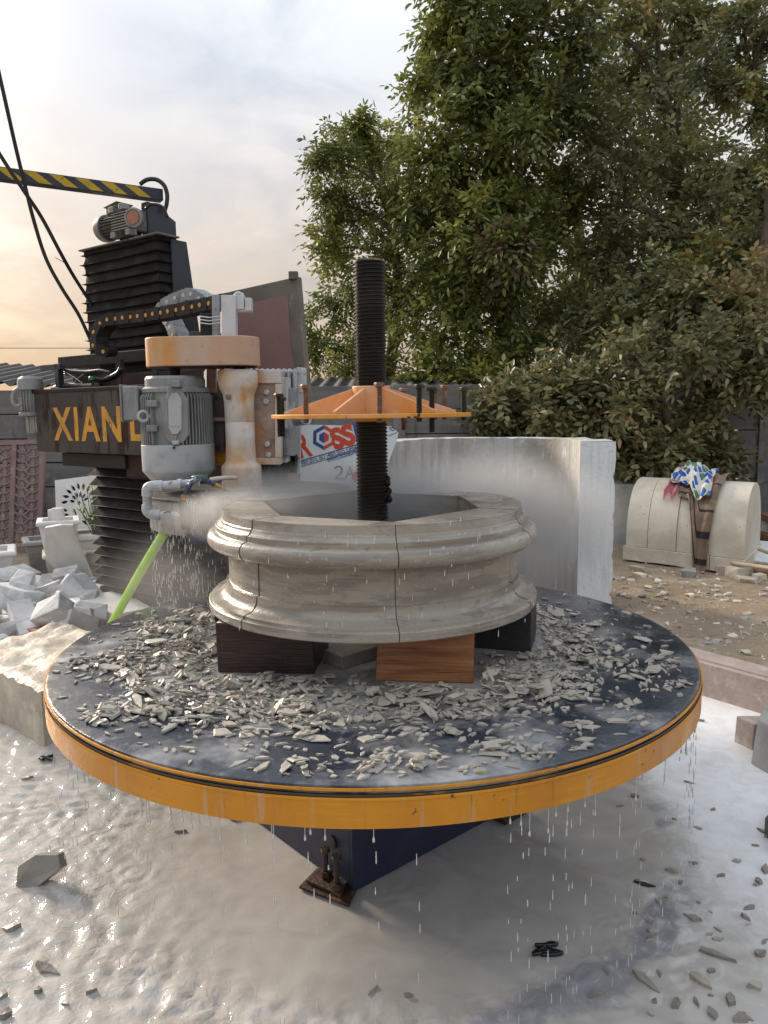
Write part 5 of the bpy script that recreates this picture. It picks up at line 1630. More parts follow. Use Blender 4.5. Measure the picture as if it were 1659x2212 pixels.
flex([W(408, 1050, PY - 0.03), W(418, 1038, PY - 0.03), W(432, 1034, PY - 0.03), W(450, 1040, PY - 0.03), W(466, 1048, PY - 0.03)], 0.010, 8, 'nozzle_blue', 'flexible_nozzle')
MB().cyl(W(465, 1047, PY - 0.03), W(484, 1056, PY - 0.03), 0.011, 12, 0.005).build('nozzle_tip', 'brass', guard, smooth=True, auto=35)
flex([W(409, 1048, PY - 0.03), W(405, 1058, PY - 0.04), W(400, 1070, PY - 0.05)], 0.010, 8, 'nozzle_blue', 'flexible_nozzle')
MB().cyl(W(400, 1080, PY - 0.05), W(399, 1068, PY - 0.05), 0.015, 12).build('brass_fitting', 'brass', guard, smooth=True, auto=35)
q1, q2 = W(398, 1079, PY - 0.05), W(404, 1143, PY - 0.05)
fr_ = frame((1, 0, 0), (q1 - q2))
MB().box((q1 + q2) / 2, (0.042, 0.03, (q1 - q2).length), fr_).build('nozzle_holder', 'steel_black', guard, bevel=0.006)
MB().cyl(W(404, 1143, PY - 0.05), W(405, 1153, PY - 0.05), 0.013, 12).build('brass_fitting', 'brass', guard, smooth=True, auto=35)
flex([W(405, 1151, PY - 0.05), W(414, 1160, PY - 0.05), W(428, 1168, PY - 0.05), W(446, 1168, PY - 0.05)], 0.011, 8, 'nozzle_blue', 'flexible_nozzle')
MB().tube([W(414, 1032, PY - 0.02), W(430, 1029, PY - 0.02), W(448, 1031, PY - 0.02)], 0.006, 8).build('valve_handle', 'green_plastic', guard, smooth=True)
MB().tube(smoothpath([W(455, 1036, PY + 0.15), W(480, 1033, PY + 0.2), W(510, 1032, PY + 0.3)], 5), 0.010, 8).build('brass_pipe', 'marble_cream', guard, smooth=True)

# lime hose from the guard down behind the table
h0, h1 = W(363, 1138, 3.30), W(243, 1345, 3.85)
dd = (h1 - h0)
endp = h0 + dd * (h0.z / (h0.z - h1.z)) 
hp = [h0, h0.lerp(h1, 0.5) + Vector((0, 0, 0.01)), h1, h1.lerp(endp, 0.75) + Vector((-0.02, 0, -0.03)), endp + Vector((-0.25, 0.1, 0.02))]
o = MB().tube(smoothpath(hp, 10), 0.0215, 14).build('drain_hose', 'hose_lime', None, smooth=True, origin=endp)
tag(o, 'bright lime green hose slanting down from the saw guard', 'hose')

# panel behind the head
pnl = thing('steel_panel', W(600, 1040, 5.2).xy.to_3d(), 'tall maroon panel with grey stained border standing behind the spindle head', 'panel')
def pw(x, y):
    Y = 5.55 - (x - 478) / (640 - 478) * 0.45
    return W(x, y, Y)


tl, tr = pw(478, 634), pw(634, 599)
bl, br = pw(500, 1045), pw(674, 1045)
d1 = (bl - tl); bl = tl + d1 * (tl.z / -d1.z); d2 = (br - tr); br = tr + d2 * (tr.z / -d2.z)
nrm = (tr - tl).cross(bl - tl).normalized()
if nrm.y > 0: nrm = -nrm
MB().prism([tl, tr, br, bl], -nrm * 0.04).build('panel_board', 'panel_edge', pnl, bevel=0.004)
def pbl(s, t): return tl.lerp(tr, s).lerp(bl.lerp(br, s), t) + nrm * 0.001


edge = []
for i in range(24):
    t = 0.045 + 0.9 * i / 23
    edge.append((0.91 + 0.025 * mnoise.noise(Vector((t * 9, 0.3, 0))) + 0.02 * mnoise.noise(Vector((t * 31, 4.3, 0))) + (0.05 if t > 0.24 else 0) * min(1, (t - 0.24) / 0.12 if t > 0.24 else 0), t))
tope = [(s, 0.045 + 0.006 * mnoise.noise(Vector((s * 14, 9.1, 0)))) for s in np.linspace(0.08, 0.80, 8)]
poly = [pbl(s, t) for s, t in tope] + [pbl(s, t) for s, t in edge] + [pbl(0.04, 0.945)]
MB().prism(poly, nrm * 0.002).build('painted_face', 'panel_maroon', pnl)
MB().prism([tr + nrm * 0.002, tr + (tr - tl).normalized() * 0.03 + nrm * 0.002, br + (tr - tl).normalized() * 0.03 + nrm * 0.002, br + nrm * 0.002], -nrm * 0.045).build('edge_strip', 'panel_edge', pnl)
MB().box(tr + UP * 0.01 + nrm * 0.0, (0.06, 0.05, 0.05)).build('corner_lug', 'panel_edge', pnl, bevel=0.004)

# ------------------------------------------------------------------ printed white board behind the spindle
YS = 4.75
sO = W(740, 1000, YS); sO.z = 0
sg = thing('sign_board', sO, 'white printed composite board with a red and blue logo leaning behind the spindle', 'sign')
tl_, tr_, rp_, rm_ = W(648, 917, YS + 0.12), W(845, 921, YS + 0.12), W(861, 935, YS + 0.11), W(838, 1002, YS + 0.04)
poly = [tl_, tr_, rp_, rm_, W(800, 1075, YS), Vector((W(800, 1075, YS).x - 0.05, YS - 0.1, 0)), Vector((tl_.x + 0.02, YS - 0.1, 0))]
# keep the board flat: project on a plane leaning back a little
pn = Vector((0, -1, 0.16)).normalized(); pp0 = W(740, 1000, YS)
poly = [hit(648, 917, pp0, pn), hit(845, 921, pp0, pn), hit(861, 935, pp0, pn), hit(858, 948, pp0, pn), hit(838, 1002, pp0, pn), hit(826, 1075, pp0, pn)]
lowr = poly[-1] + (poly[-1] - poly[0]) * 0; 
def down(p):
    v = Vector((0, -0.158, -1.0))      # in-plane downward
    v = v - pn * v.dot(pn)
    return p + v * (p.z / -v.z)


bbr, bbl = down(poly[-1]), down(poly[0])
MB().prism(poly + [bbr, bbl], -pn * 0.004).build('board', 'sign_white', sg)
sux = (hit(800, 975, pp0, pn) - hit(660, 1011, pp0, pn)).normalized()
suy = pn.cross(sux).normalized()
if suy.z < 0: suy = -suy
def son(x, y): return hit(x, y, pp0 + pn * 0.0012, pn)


def stext(body, x0, y0, x1, y1, h, name, mat, bold):
    a, b = son(x0, y0), son(x1, y1)
    ux = (b - a).normalized()
    return text_mesh(body, h / 0.70, name, mat, sg, a, ux, pn.cross(ux), width=(b - a).length, bold=bold, thick=0.0006)


pxm = (YS * 1.0) / FPX
stext('R', 649, 989, 676, 982, 50 * pxm, 'lettering', 'sign_red', 0.006)
stext('SS', 722, 970, 771, 955, 42 * pxm, 'lettering', 'sign_red', 0.009)
stext('B', 772, 959, 800, 952, 42 * pxm, 'lettering', 'sign_blue', 0.012)
# hexagon mark
hc = son(700, 945); hr = 27 * pxm
def hx(k, r):
    a = R(75 + 60 * k)
    return hc + (sux * math.cos(a) + suy * math.sin(a)) * r


for (lo, hi, ro, ri, mat) in ((0, 3, 1.0, 0.70, 'sign_blue'), (3, 6, 1.0, 0.70, 'sign_red')):
    for k in range(lo, hi):
        MB().prism([hx(k, hr * ro), hx(k + 1, hr * ro), hx(k + 1, hr * ri), hx(k, hr * ri)], pn * 0.0008).build('logo_mark', mat, sg)
MB().prism([hx(0, hr * 0.44), hx(1, hr * 0.44), hx(2, hr * 0.44), hx(3, hr * 0.44)], pn * 0.0008).build('logo_mark', 'sign_blue', sg)
MB().prism([hx(3, hr * 0.44), hx(4, hr * 0.44), hx(5, hr * 0.44), hx(6, hr * 0.44)], pn * 0.0008).build('logo_mark', 'sign_red', sg)
for (xa, ya, xb, yb) in ((647, 997, 778, 959), (647, 1010, 778, 972)):
    a_, b_ = son(xa, ya), son(xb, yb)
    MB().prism([a_, b_, b_ + suy * 0.004, a_ + suy * 0.004], pn * 0.0008).build('printed_rule', 'ink', sg)
stext('9001:2015. ISO 14001:2015. OHSAS', 651, 1006, 776, 969, 11 * pxm, 'lettering', 'sign_blue', 0.0005)
stext('WWW.CROSSBOND', 708, 1000, 774, 978, 11 * pxm, 'lettering', 'sign_blue', 0.0005)
stext('TO', 840, 931, 852, 931, 8 * pxm, 'lettering', 'ink', 0.001)
a_, b_ = son(840, 942), son(858, 935)
MB().prism([a_, b_, b_ + suy * 0.004, a_ + suy * 0.004], pn * 0.0008).build('printed_rule', 'ink', sg)
# hand-drawn 2A
def stroke(pts, name='pencil_mark'):
    MB().tube([son(x, y) for x, y in pts], 0.0042, 5).build(name, 'pencil', sg)


stroke([(723, 1012), (727, 1008), (734, 1007), (739, 1012), (738, 1020), (724, 1034), (743, 1034)])
stroke([(747, 1034), (756, 1008), (764, 1035)]); stroke([(750, 1024), (760, 1024)])
a_ = son(772, 1030)
MB().lathe(a_, [(0.0, 0), (0.035, 0), (0.035, 0.001), (0.0, 0.001)], 20, pn).build('red_dot', 'sign_red', sg)
for (x, y, w) in ((772, 1052, 0.10), (790, 1056, 0.07), (755, 1056, 0.06)):
    pass

# ------------------------------------------------------------------ curved white slab, concave side to the camera
E1 = W(1255, 953, 5.60); E2 = W(1322, 957, 5.75); L1 = W(851, 954, 5.75)
ztop = E1.z
def arc_pts(p, q, sag, n):
    p = p.xy; q = q.xy
    d_ = (q - p); L = d_.length; t = d_.normalized(); nn = Vector((-t.y, t.x))
    if nn.y < 0: nn = -nn
    Rr = (L * L / 4 + sag * sag) / (2 * sag)
    c = (p + q) / 2 + nn * (sag - Rr)
    a0 = math.atan2(p.y - c.y, p.x - c.x); a1 = math.atan2(q.y - c.y, q.x - c.x)
    if a0 < a1: a0 += 2 * math.pi
    return [(c, Rr, a0 + (a1 - a0) * i / n) for i in range(n + 1)]


sagit = 0.80
NA = 40; NZ = 14
arc = arc_pts(L1, E1, sagit, NA)
th_s = 0.235
vs, fs = [], []
for i, (c, Rr, a) in enumerate(arc):
    for j in range(NZ + 1):
        z = ztop * j / NZ
        w = 0.006 * fbm(a * 6, z * 3, 0) + 0.004 * math.sin(a * 46) * (1 if i < NA * 0.55 else 0.25)
        ch = 0.0
        p = Vector((c.x + (Rr + w) * math.cos(a), c.y + (Rr + w) * math.sin(a), z))
        if j == NZ:
            p.z += 0.010 * fbm(a * 22, 2.2, 0)
        vs.append(p)
    for j in range(NZ + 1):
        z = ztop * j / NZ
        p = Vector((c.x + (Rr + th_s) * math.cos(a), c.y + (Rr + th_s) * math.sin(a), z))
        if j == NZ:
            p.z += 0.012 * fbm(a * 22, 5.2, 0)
        vs.append(p)
K = 2 * (NZ + 1)
for i in range(NA):
    for j in range(NZ):
        a = i * K + j; b = (i + 1) * K + j
        fs.append((a, b, b + 1, a + 1))
        a += NZ + 1; b += NZ + 1
        fs.append((a, a + 1, b + 1, b))
    fs.append((i * K + NZ, (i + 1) * K + NZ, (i + 1) * K + 2 * NZ + 1, i * K + 2 * NZ + 1))
fs.append(tuple([j for j in range(NZ + 1)] + [2 * NZ + 1 - j for j in range(NZ + 1)]))
slabO = Vector((1.0, 6.0, 0))
slab = thing('curved_slab', slabO, 'thick curved white stone slab standing on edge beyond the turntable', 'stone slab')
MB().add(vs, fs).build('slab_body', 'white_stone', slab, smooth=True, auto=40)
# sawn end face, slightly proud, with a chipped outer edge
c, Rr, a = arc[-1]
din = Vector((math.cos(a), math.sin(a), 0)); tg = Vector((math.sin(a), -math.cos(a), 0))
e1 = Vector((c.x + Rr * math.cos(a), c.y + Rr * math.sin(a), 0))
if tg.y > 0: tg = -tg
eN = 30
lft, rgt = [], []
for j in range(eN + 1):
    z = 0.003 + (ztop - 0.006) * j / eN
    lft.append(e1 - din * 0.004 + UP * z + tg * 0.001)
    rgt.append(e1 + din * (th_s + 0.010 + 0.010 * fbm(z * 11, 3.0) - (0.014 if j % 7 == 3 else 0)) + UP * z + tg * 0.001)
vs = []
for j in range(eN + 1):
    vs += [lft[j], rgt[j], lft[j] + tg * 0.012, rgt[j] + tg * 0.012]
fs = []
for j in range(eN):
    q = j * 4
    fs += [(q + 2, q + 3, q + 7, q + 6), (q, q + 4, q + 5, q + 1), (q, q + 2, q + 6, q + 4), (q + 1, q + 5, q + 7, q + 3)]
fs += [(0, 1, 3, 2), (eN * 4, eN * 4 + 2, eN * 4 + 3, eN * 4 + 1)]
MB().add(vs, fs).build('sawn_end', 'white_stone_sawn', slab)

# grey block behind the slab
def lblock(name, pts, h, mat, label, cat, group=None, bev=0.006, rough=0.006, top_in=0.0):
    """block from its ground outline"""
    c = sum((Vector((p[0], p[1], 0)) for p in pts), Vector()) / len(pts)
    n = len(pts)
    b = [Vector((p[0], p[1], 0)) for p in pts]
    t = [Vector((p[0], p[1], h)) + (c - Vector((p[0], p[1], 0))) * top_in + Vector(rng.normal(0, rough, 3)) for p in pts]
    mb = MB().add(b + t, [tuple(range(n - 1, -1, -1)), tuple(range(n, 2 * n))] + [(i, (i + 1) % n, n + (i + 1) % n, n + i) for i in range(n)])
    o = mb.build(name, mat, None, bevel=bev, origin=c)
    if label: tag(o, label, cat, group)
    return o


g0 = W(1300, 1160, 8.6); 
lblock('stone_block', [(2.35, 8.35, 0), (3.05, 8.3, 0), (3.0, 8.9, 0), (2.35, 8.95, 0)], 0.66, 'grey_stone', 'plain grey stone block standing between the curved slab and the vault', 'stone block', top_in=0.03)

# ------------------------------------------------------------------ barrel vault of stone segments
va, vb = G(1345, 1206, 0.03), G(1608, 1241, 0.03)
vu = (vb - va); vu.z = 0; VL = vu.length; vu.normalize()
vn_ = Vector((0.555, 0.832, 0))
VD = 1.0
base_h = 0.155
vh = 0.79
vault = thing('stone_vault', (va + vb) / 2 + vn_ * VD / 2 - UP * 0.03, 'cream barrel-vaulted block of four stone segments draped with cloths', 'stone vault')
def vp(a, b, z): return Vector((va.x, va.y, 0)) + vu * a + vn_ * b + UP * z


# base course: two stones
cuts = [0, VL * 0.73, VL]
for i in range(2):
    a0_, a1_ = cuts[i] + (0.003 if i else 0), cuts[i + 1] - (0.003 if i == 0 else 0)
    vs, fs = [], []
    n = 14
    for k in range(n + 1):
        a = a0_ + (a1_ - a0_) * k / n
        lo = 0.022 + 0.010 * fbm(a * 9, 3.1)
        vs += [vp(a, 0.004 * fbm(a * 8, 0.4), lo), vp(a, 0.003 * fbm(a * 11, 7.4), base_h), vp(a, VD, base_h), vp(a, VD, 0.0)]
    for k in range(n):
        for j in range(4):
            fs.append((k * 4 + j, (k + 1) * 4 + j, (k + 1) * 4 + (j + 1) % 4, k * 4 + (j + 1) % 4))
    fs += [(0, 1, 2, 3), (n * 4 + 3, n * 4 + 2, n * 4 + 1, n * 4)]
    MB().add(vs, fs).build('base_stone', 'cream_stone', vault, bevel=0.004)


def vprof(s):
    """0..1 round the arch -> (depth, height)"""
    a = math.pi * (1 - s)
    x = math.cos(a); y = math.sin(a)
    ex = 2 / 2.35
    b = VD / 2 + (VD / 2 - 0.018) * math.copysign(abs(x) ** ex, x)
    z = base_h + 0.003 + (vh - base_h) * abs(y) ** ex
    return b, z


cuts = [0.02, VL * 0.21, VL * 0.455, VL * 0.715, VL - 0.012]
for i in range(4):
    a0_, a1_ = cuts[i] + 0.0025, cuts[i + 1] - 0.0025
    NSg = 36
    vs, fs = [], []
    off = (0.0, 0.004, -0.003, 0.006)[i]
    for a in (a0_, (a0_ + a1_) / 2, a1_):
        for k in range(NSg + 1):
            b, z = vprof(k / NSg)
            vs.append(vp(a, b - off * 0.5, z + off * (1 if k not in (0, NSg) else 0)))
    N1 = NSg + 1
    for r_ in range(2):
        for k in range(NSg):
            fs.append((r_ * N1 + k, (r_ + 1) * N1 + k, (r_ + 1) * N1 + k + 1, r_ * N1 + k + 1))
        fs.append((r_ * N1 + NSg, (r_ + 1) * N1 + NSg, (r_ + 1) * N1, r_ * N1))
    fs.append(tuple(range(N1))); fs.append(tuple(range(3 * N1 - 1, 2 * N1 - 1, -1)))
    MB().add(vs, fs).build('vault_segment', 'cream_stone', vault, smooth=True, auto=30, bevel=0.003)

# cloths draped over the vault
def drape(name, mat, label, a_of, s_of, nu, nv, fold, lift, seed, stripes=None, fringe=False):
    """grid in (u, v): a along the vault, s round its arch"""
    vs = np.zeros((nv + 1, nu + 1, 3)); uv = []
    for j in range(nv + 1):
        for i in range(nu + 1):
            u_, v_ = i / nu, j / nv
            a = a_of(u_, v_); s = s_of(u_, v_)
            b, z = vprof(max(0.0, min(1, s)))
            below = max(0.0, -s)
            z -= below * 1.9
            ds = 0.004
            b2, z2 = vprof(min(1, max(0.0, s) + ds)); b1, z1_ = vprof(max(0.0, s - ds))
            tn = Vector((b2 - b1, z2 - z1_)).normalized()
            nrm_ = Vector((-tn.y, tn.x)); 
            if nrm_.y < 0 and s > 0.02: nrm_ = -nrm_
            if s <= 0.02: nrm_ = Vector((-1, 0))
            h = lift(u_, v_) + fold * (0.4 + 0.4 * math.sin(u_ * 17 + v_ * 4 + 5 * mnoise.noise(Vector((u_ * 2.6, v_ * 2.5, seed))) + seed)) + fold * 1.9 * abs(mnoise.noise(Vector((u_ * 4 + seed, v_ * 4.5, 2.0)))) + 0.012
            p = vp(a, b + nrm_.x * h, z + nrm_.y * h)
            vs[j, i] = p[:]
            uv.append((u_, v_))
    V_ = vs.reshape(-1, 3)
    fs = []
    for j in range(nv):
        for i in range(nu):
            q = j * (nu + 1) + i
            fs.append((q, q + 1, q + nu + 2, q + nu + 1))
    mb = MB().add([tuple(v) for v in V_], fs)
    c = Vector(V_.mean(0))
    o = mb.build(name, mat, None, smooth=True, origin=c)
    me = o.data
    ul = me.uv_layers.new(name='uv')
    uva = np.array(uv)
    for lp in me.loops:
        ul.data[lp.index].uv = uva[lp.vertex_index]
    sd_ = o.modifiers.new('thick', 'SOLIDIFY'); sd_.thickness = 0.006; sd_.offset = 1
    sb_ = o.modifiers.new('sub', 'SUBSURF'); sb_.levels = 1; sb_.render_levels = 1
    if stripes:
        me.materials.append(MATS['shawl_stripe'])
        for p in me.polygons:
            vv = uva[p.vertices[0]][1]
            if any(abs(vv - s) < w for s, w in stripes):
                p.material_index = 1
    tag(o, label, 'cloth')
    return o


# brown shawl: hangs from the crown down the front, swinging to the right
drape('shawl', 'shawl', 'brown fringed shawl with dark stripes hanging down the front of the vault',
      lambda u_, v_: VL * (0.375 + 0.07 * v_ + u_ * (0.41 - 0.15 * v_)),
      lambda u_, v_: 0.56 - v_ * (0.31 + 0.36 * min(1, max(0, (u_ - 0.30) / 0.35)) ** 1.4), 40, 44, 0.022, lambda u_, v_: 0.008 + 0.03 * math.exp(-((v_ - 0.02) / 0.12) ** 2), 3.0,
      stripes=[(0.30, 0.018), (0.55, 0.014), (0.72, 0.022), (0.88, 0.018)])
drape('pink_cloth', 'pink_cloth', 'small pink cloth showing under the blue patterned cloth on the vault',
      lambda u_, v_: VL * (0.345 + 0.10 * u_ - 0.035 * v_), lambda u_, v_: 0.40 - (0.15 + 0.03 * math.sin(u_ * 9)) * v_, 18, 12, 0.034, lambda u_, v_: 0.02, 5.0)
drape('patterned_cloth', 'printed_cloth', 'crumpled blue and white patterned cloth lying on top of the vault',
      lambda u_, v_: VL * (0.285 + 0.37 * u_ + 0.05 * v_), lambda u_, v_: 0.62 - 0.33 * v_ * (0.75 + 0.45 * u_) - 0.03 * math.sin(u_ * 11) * v_, 30, 28, 0.045, lambda u_, v_: 0.035 + 0.095 * math.exp(-((u_ - 0.5) / 0.35) ** 2 - ((v_ - 0.3) / 0.35) ** 2), 8.0)

# timber pole, slabs and stones by the vault
o = MB().cyl(G(1508, 1206, 0.06), W(1700, 1232, 6.0), 0.018, 12).build('wooden_pole', 'bamboo', None, smooth=True, auto=40, origin=G(1600, 1216, 0.05))
tag(o, 'pale wooden pole lying in front of the stone vault', 'pole')
o = MB().cyl(W(1638, 1186, 6.75), W(1720, 1215, 6.5), 0.016, 10).build('wooden_pole', 'bamboo', None, smooth=True, auto=40, origin=W(1660, 1195, 6.7))
tag(o, 'short pale stick leaning on the marble slab beside the vault', 'pole')
p = G(1640, 1230, 0)
o = MB().box(p + Vector((0.25, 0.25, 0.10)), (0.7, 0.5, 0.03), frame(vu, Vector((-0.25, -0.1, 1)))).build('marble_slab', 'white_stone_sawn', None, origin=p, bevel=0.004)
tag(o, 'pale marble slab resting on timber beside the vault', 'stone slab')
o = lblock('timber_baulk', [(3.25, 6.55), (3.75, 6.3), (3.8, 6.45), (3.3, 6.72)], 0.075, 'wood_scrap', 'brown timber baulk under the pale marble slab', 'timber')
for k in range(5):
    pY = 8.4 + 0.1 * k
    pb_ = W(1668, 1150 - 40 * k, 7.6)
for k, (z, m_, L) in enumerate([(0.0, 'rubble_white', 0.5), (0.13, 'wood_scrap', 0.55), (0.21, 'rubble_white', 0.45), (0.33, 'wood_scrap', 0.6), (0.40, 'grey_stone', 0.4), (0.55, 'rubble_white', 0.3)]):
    h = (0.13, 0.08, 0.12, 0.07, 0.15, 0.14)[k] - 0.002
    o = block('stacked_scrap', Vector((4.13 + 0.02 * k, 7.7, z)), (1, 0.15 * (-1) ** k, 0), (L, 0.35, h), m_, None, jitter=0.006)
    tag(o, ['lowest white stone of the scrap stack beside the vault', 'brown board on the lowest stone of the scrap stack beside the vault', 'middle white stone of the scrap stack beside the vault', 'upper brown board in the scrap stack beside the vault', 'grey stone near the top of the scrap stack beside the vault', 'topmost white stone of the scrap stack beside the vault'][k], 'scrap')

ROCKS = []
def rock_mesh(name, mat, seed, blocky=0.5):
    g = np.random.default_rng(seed)
    bm = bmesh.new()
    pts = []
    for x in (-1, 1):
        for y in (-1, 1):
            for z in (-1, 1):
                v = np.array([x, y, z], float) * 0.5
                v += g.uniform(-0.16, 0.16, 3)
                pts.append(v)
    for k in range(7 if blocky < 0.6 else 3):
        v = g.normal(0, 1, 3); v /= np.linalg.norm(v)
        pts.append(v * g.uniform(0.5, 0.66))
    for q in pts:
        bm.verts.new(q)
    bmesh.ops.convex_hull(bm, input=bm.verts)
    loose = [v for v in bm.verts if not v.link_faces]
    bmesh.ops.delete(bm, geom=loose, context='VERTS')
    bmesh.ops.bevel(bm, geom=list(bm.edges), offset=0.025, segments=1, affect='EDGES', profile=0.5)
    me = bpy.data.meshes.new(name)
    bm.to_mesh(me); bm.free()
    me.materials.append(MATS[mat])
    return me


stones = [rock_mesh('stone', 'pink_stone', 500 + k, 0.3) for k in range(3)] + [rock_mesh('stone', 'cream_stone' if k < 2 else 'grey_stone', 510 + k, 0.3) for k in range(4)] + [rock_mesh('stone', 'rough_stone', 520 + k, 0.3) for k in range(3)]
spec = [((1680 / 1.1284, 1405 / 1.1284), 0.13, 0.08, 5), ((1795 / 1.1284, 1408 / 1.1284), 0.13, 0.11, 7), ((1770 / 1.1284, 1402 / 1.1284), 0.12, 0.09, 0), ((1850 / 1.1284, 1415 / 1.1284), 0.08, 0.06, 4), ((1562 / 1.1284, 1405 / 1.1284), 0.09, 0.03, 4), ((1555 / 1.1284, 1392 / 1.1284), 0.10, 0.05, 9), ((1820 / 1.1284, 1420 / 1.1284), 0.11, 0.05, 8)]
for (xy, L, h, k) in spec:
    p = G(*xy, 0.01)
    o = lay(stones[k], p.x, p.y, 0.008 + h * 0.42, L * 1.25, L * 0.85, h, rng.uniform(0, 3), name='loose_stone')
    tag(o, 'loose stone on the dirt in front of the stone vault', 'stone', 'loose stones in front of the vault')
for k in range(150):
    x, y = rng.uniform(1310, 1665), rng.uniform(1245, 1420)
    if rng.random() < 0.35: y = rng.uniform(1235, 1290)
    p = G(x, y, 0.01)
    if p.y < 4.35 or (p - TC).xy.length < 1.25 or p.y > vp(0, 0, 0).y + 0.0 and abs(p.x - 2.9) < 0.6:
        continue
    L = rng.uniform(0.014, 0.045)
    o = lay(stones[int(rng.integers(len(stones)))], p.x, p.y, 0.014 + L * 0.12, L * 1.3, L, L * 0.45, rng.uniform(0, 3), rng.normal(0, 0.15, 2), name='pebble')
    tag(o, 'small loose stone on the bare dirt between the turntable and the vault', 'stone', 'small stones on the dirt')
mb = MB()
for k in range(1400):
    x, y = rng.uniform(-300, 1900), rng.uniform(1215, 1430)
    p = G(x, y, 0.014)
    if p.y < 4.3 or p.y > 9 or (p - TC).xy.length < 1.25:
        continue
    L = rng.uniform(0.006, 0.022)
    vs_ = [p + Vector(rng.normal(0, L * 0.6, 3)) * 1.0 + UP * L * 0.2 for _ in range(4)]
    mb.add(vs_, [(0, 1, 2), (0, 2, 3), (0, 3, 1), (1, 3, 2)])
o = mb.build('gravel', 'cream_stone', None); o['kind'] = 'stuff'
tag(o, 'fine pale grit scattered over the bare dirt', 'gravel')
# sticks and litter on the dirt
mb = MB()
for k in range(160):
    p = G(rng.uniform(1320, 1700), rng.uniform(1238, 1330), 0.02)
    a = rng.uniform(0, 6.28); L = rng.uniform(0.03, 0.12)
    mb.tube([p, p + Vector((math.cos(a) * L, math.sin(a) * L, rng.uniform(0, 0.015)))], 0.0022, 4)
o = mb.build('twig_litter', 'bamboo', None); o['kind'] = 'stuff'
tag(o, 'dry twigs and straw strewn on the dirt before the vault', 'twigs')

# kerb stone and loose blocks by the slurry on the right
k0, k1_ = G(1500, 1497, 0.0), G(1659, 1546, 0.0)
ku = (k1_ - k0); ku.z = 0; ku.normalize(); kn = Vector((-ku.y, ku.x, 0))
pts = [k0 - ku * 0.25, k0 + ku * 0.95, k0 + ku * 0.95 + kn * 0.17, k0 - ku * 0.25 + kn * 0.17]
kh = 0.185
kb = thing('kerb_stone', sum(pts, Vector()) / 4, 'long pinkish grey kerb stone at the edge of the white slurry', 'kerb stone')
n = 20
vs, fs = [], []
for i in range(n + 1):
    p = pts[0].lerp(pts[1], i / n); q = pts[3].lerp(pts[2], i / n)
    vs += [p - UP * 0.05, p + UP * (kh - 0.012 + 0.003 * fbm(i * 0.7, 2)), p + kn * 0.028 + UP * (kh - 0.008 + 0.003 * fbm(i * 0.6, 8)), p + kn * 0.03 + UP * kh, q + UP * (kh + 0.004 * fbm(i * 0.9, 4)), q - UP * 0.05]
for i in range(n):
    for j in range(6):
        fs.append((i * 6 + j, (i + 1) * 6 + j, (i + 1) * 6 + (j + 1) % 6, i * 6 + (j + 1) % 6))
fs += [tuple(range(6)), tuple(n * 6 + j for j in range(5, -1, -1))]
MB().add(vs, fs).build('kerb_body', 'pink_stone', kb, smooth=True, auto=25)
p = G(1640, 1640, 0)
b1 = MB().hexa([G(1622, 1650, 0.0), G(1690, 1690, 0.0), G(1720, 1640, 0.0) , G(1640, 1615, 0.0)], [G(1622, 1650, 0.0) + Vector((0.05, 0.06, 0.17)), G(1690, 1690, 0.0) + Vector((0.05, 0.06, 0.17)), G(1720, 1640, 0) + Vector((0.04, 0.05, 0.18)), G(1640, 1615, 0) + Vector((0.04, 0.05, 0.18))])
o = b1.build('stone_block', 'grey_stone', None, origin=p, bevel=0.005)
tag(o, 'tilted plain grey stone block standing in the slurry near the kerb', 'stone block')
p = G(1630, 1615, 0)
o = lay(stones[0], p.x + 0.02, p.y + 0.03, 0.05, 0.12, 0.10, 0.12, 0.3, name='stone_lump')
tag(o, 'small pinkish stone lump behind the tilted grey block', 'stone')
b1 = MB().hexa([G(1650, 1800, 0), G(1700, 1860, 0), G(1740, 1820, 0), G(1690, 1760, 0)], [G(1650, 1800, 0) + Vector((0, 0, 0.06)), G(1700, 1860, 0) + Vector((0, 0, 0.06)), G(1740, 1820, 0) + Vector((0, 0, 0.065)), G(1690, 1760, 0) + Vector((0, 0, 0.065))])
o = b1.build('stone_block', 'dark_stone', None, origin=G(1680, 1810, 0), bevel=0.004)
tag(o, 'nearly black low stone block at the rim of the white slurry', 'stone block')
q = G(1512, 1556, 0.004)
o = lay(SH[2], q.x, q.y, 0.006, 0.05, 0.012, 0.008, R(-25), name='wood_splinter')
tag(o, 'short dark splinter lying in the slurry below the kerb', 'splinter')

# rough block at the left
rb0 = G(97, 1612, 0)
ru = (G(0, 1560, 0) - rb0); ru.z = 0; ru.normalize(); rn = Vector((-ru.y, ru.x, 0))
if rn.y < 0: rn = -rn
rh = 0.275; RL = 0.95; RD = 0.62
NXr, NYr = 36, 24
vs, fs = [], []
rbk = thing('rough_stone_block', rb0 + ru * RL / 2 + rn * RD / 2, 'large rough-topped pale stone block beside the turntable', 'stone block')
for j in range(NYr + 1):
    for i in range(NXr + 1):
        a, b = RL * i / NXr, RD * j / NYr
        e_ = min(i, j, NXr - i, NYr - j)
        z = rh + 0.018 * fbm(a * 6, b * 6, 1.0) + 0.010 * fbm(a * 17, b * 17, 4.0) - (0.014 if e_ == 0 else 0) + 0.02 * b
        jx = 0.010 * fbm(a * 9, b * 9, 7.0) if e_ == 0 else 0
        vs.append(rb0 + ru * (a + jx) + rn * (b + jx) + UP * z)
for j in range(NYr):
    for i in range(NXr):
        q = j * (NXr + 1) + i
        fs.append((q, q + 1, q + NXr + 2, q + NXr + 1))
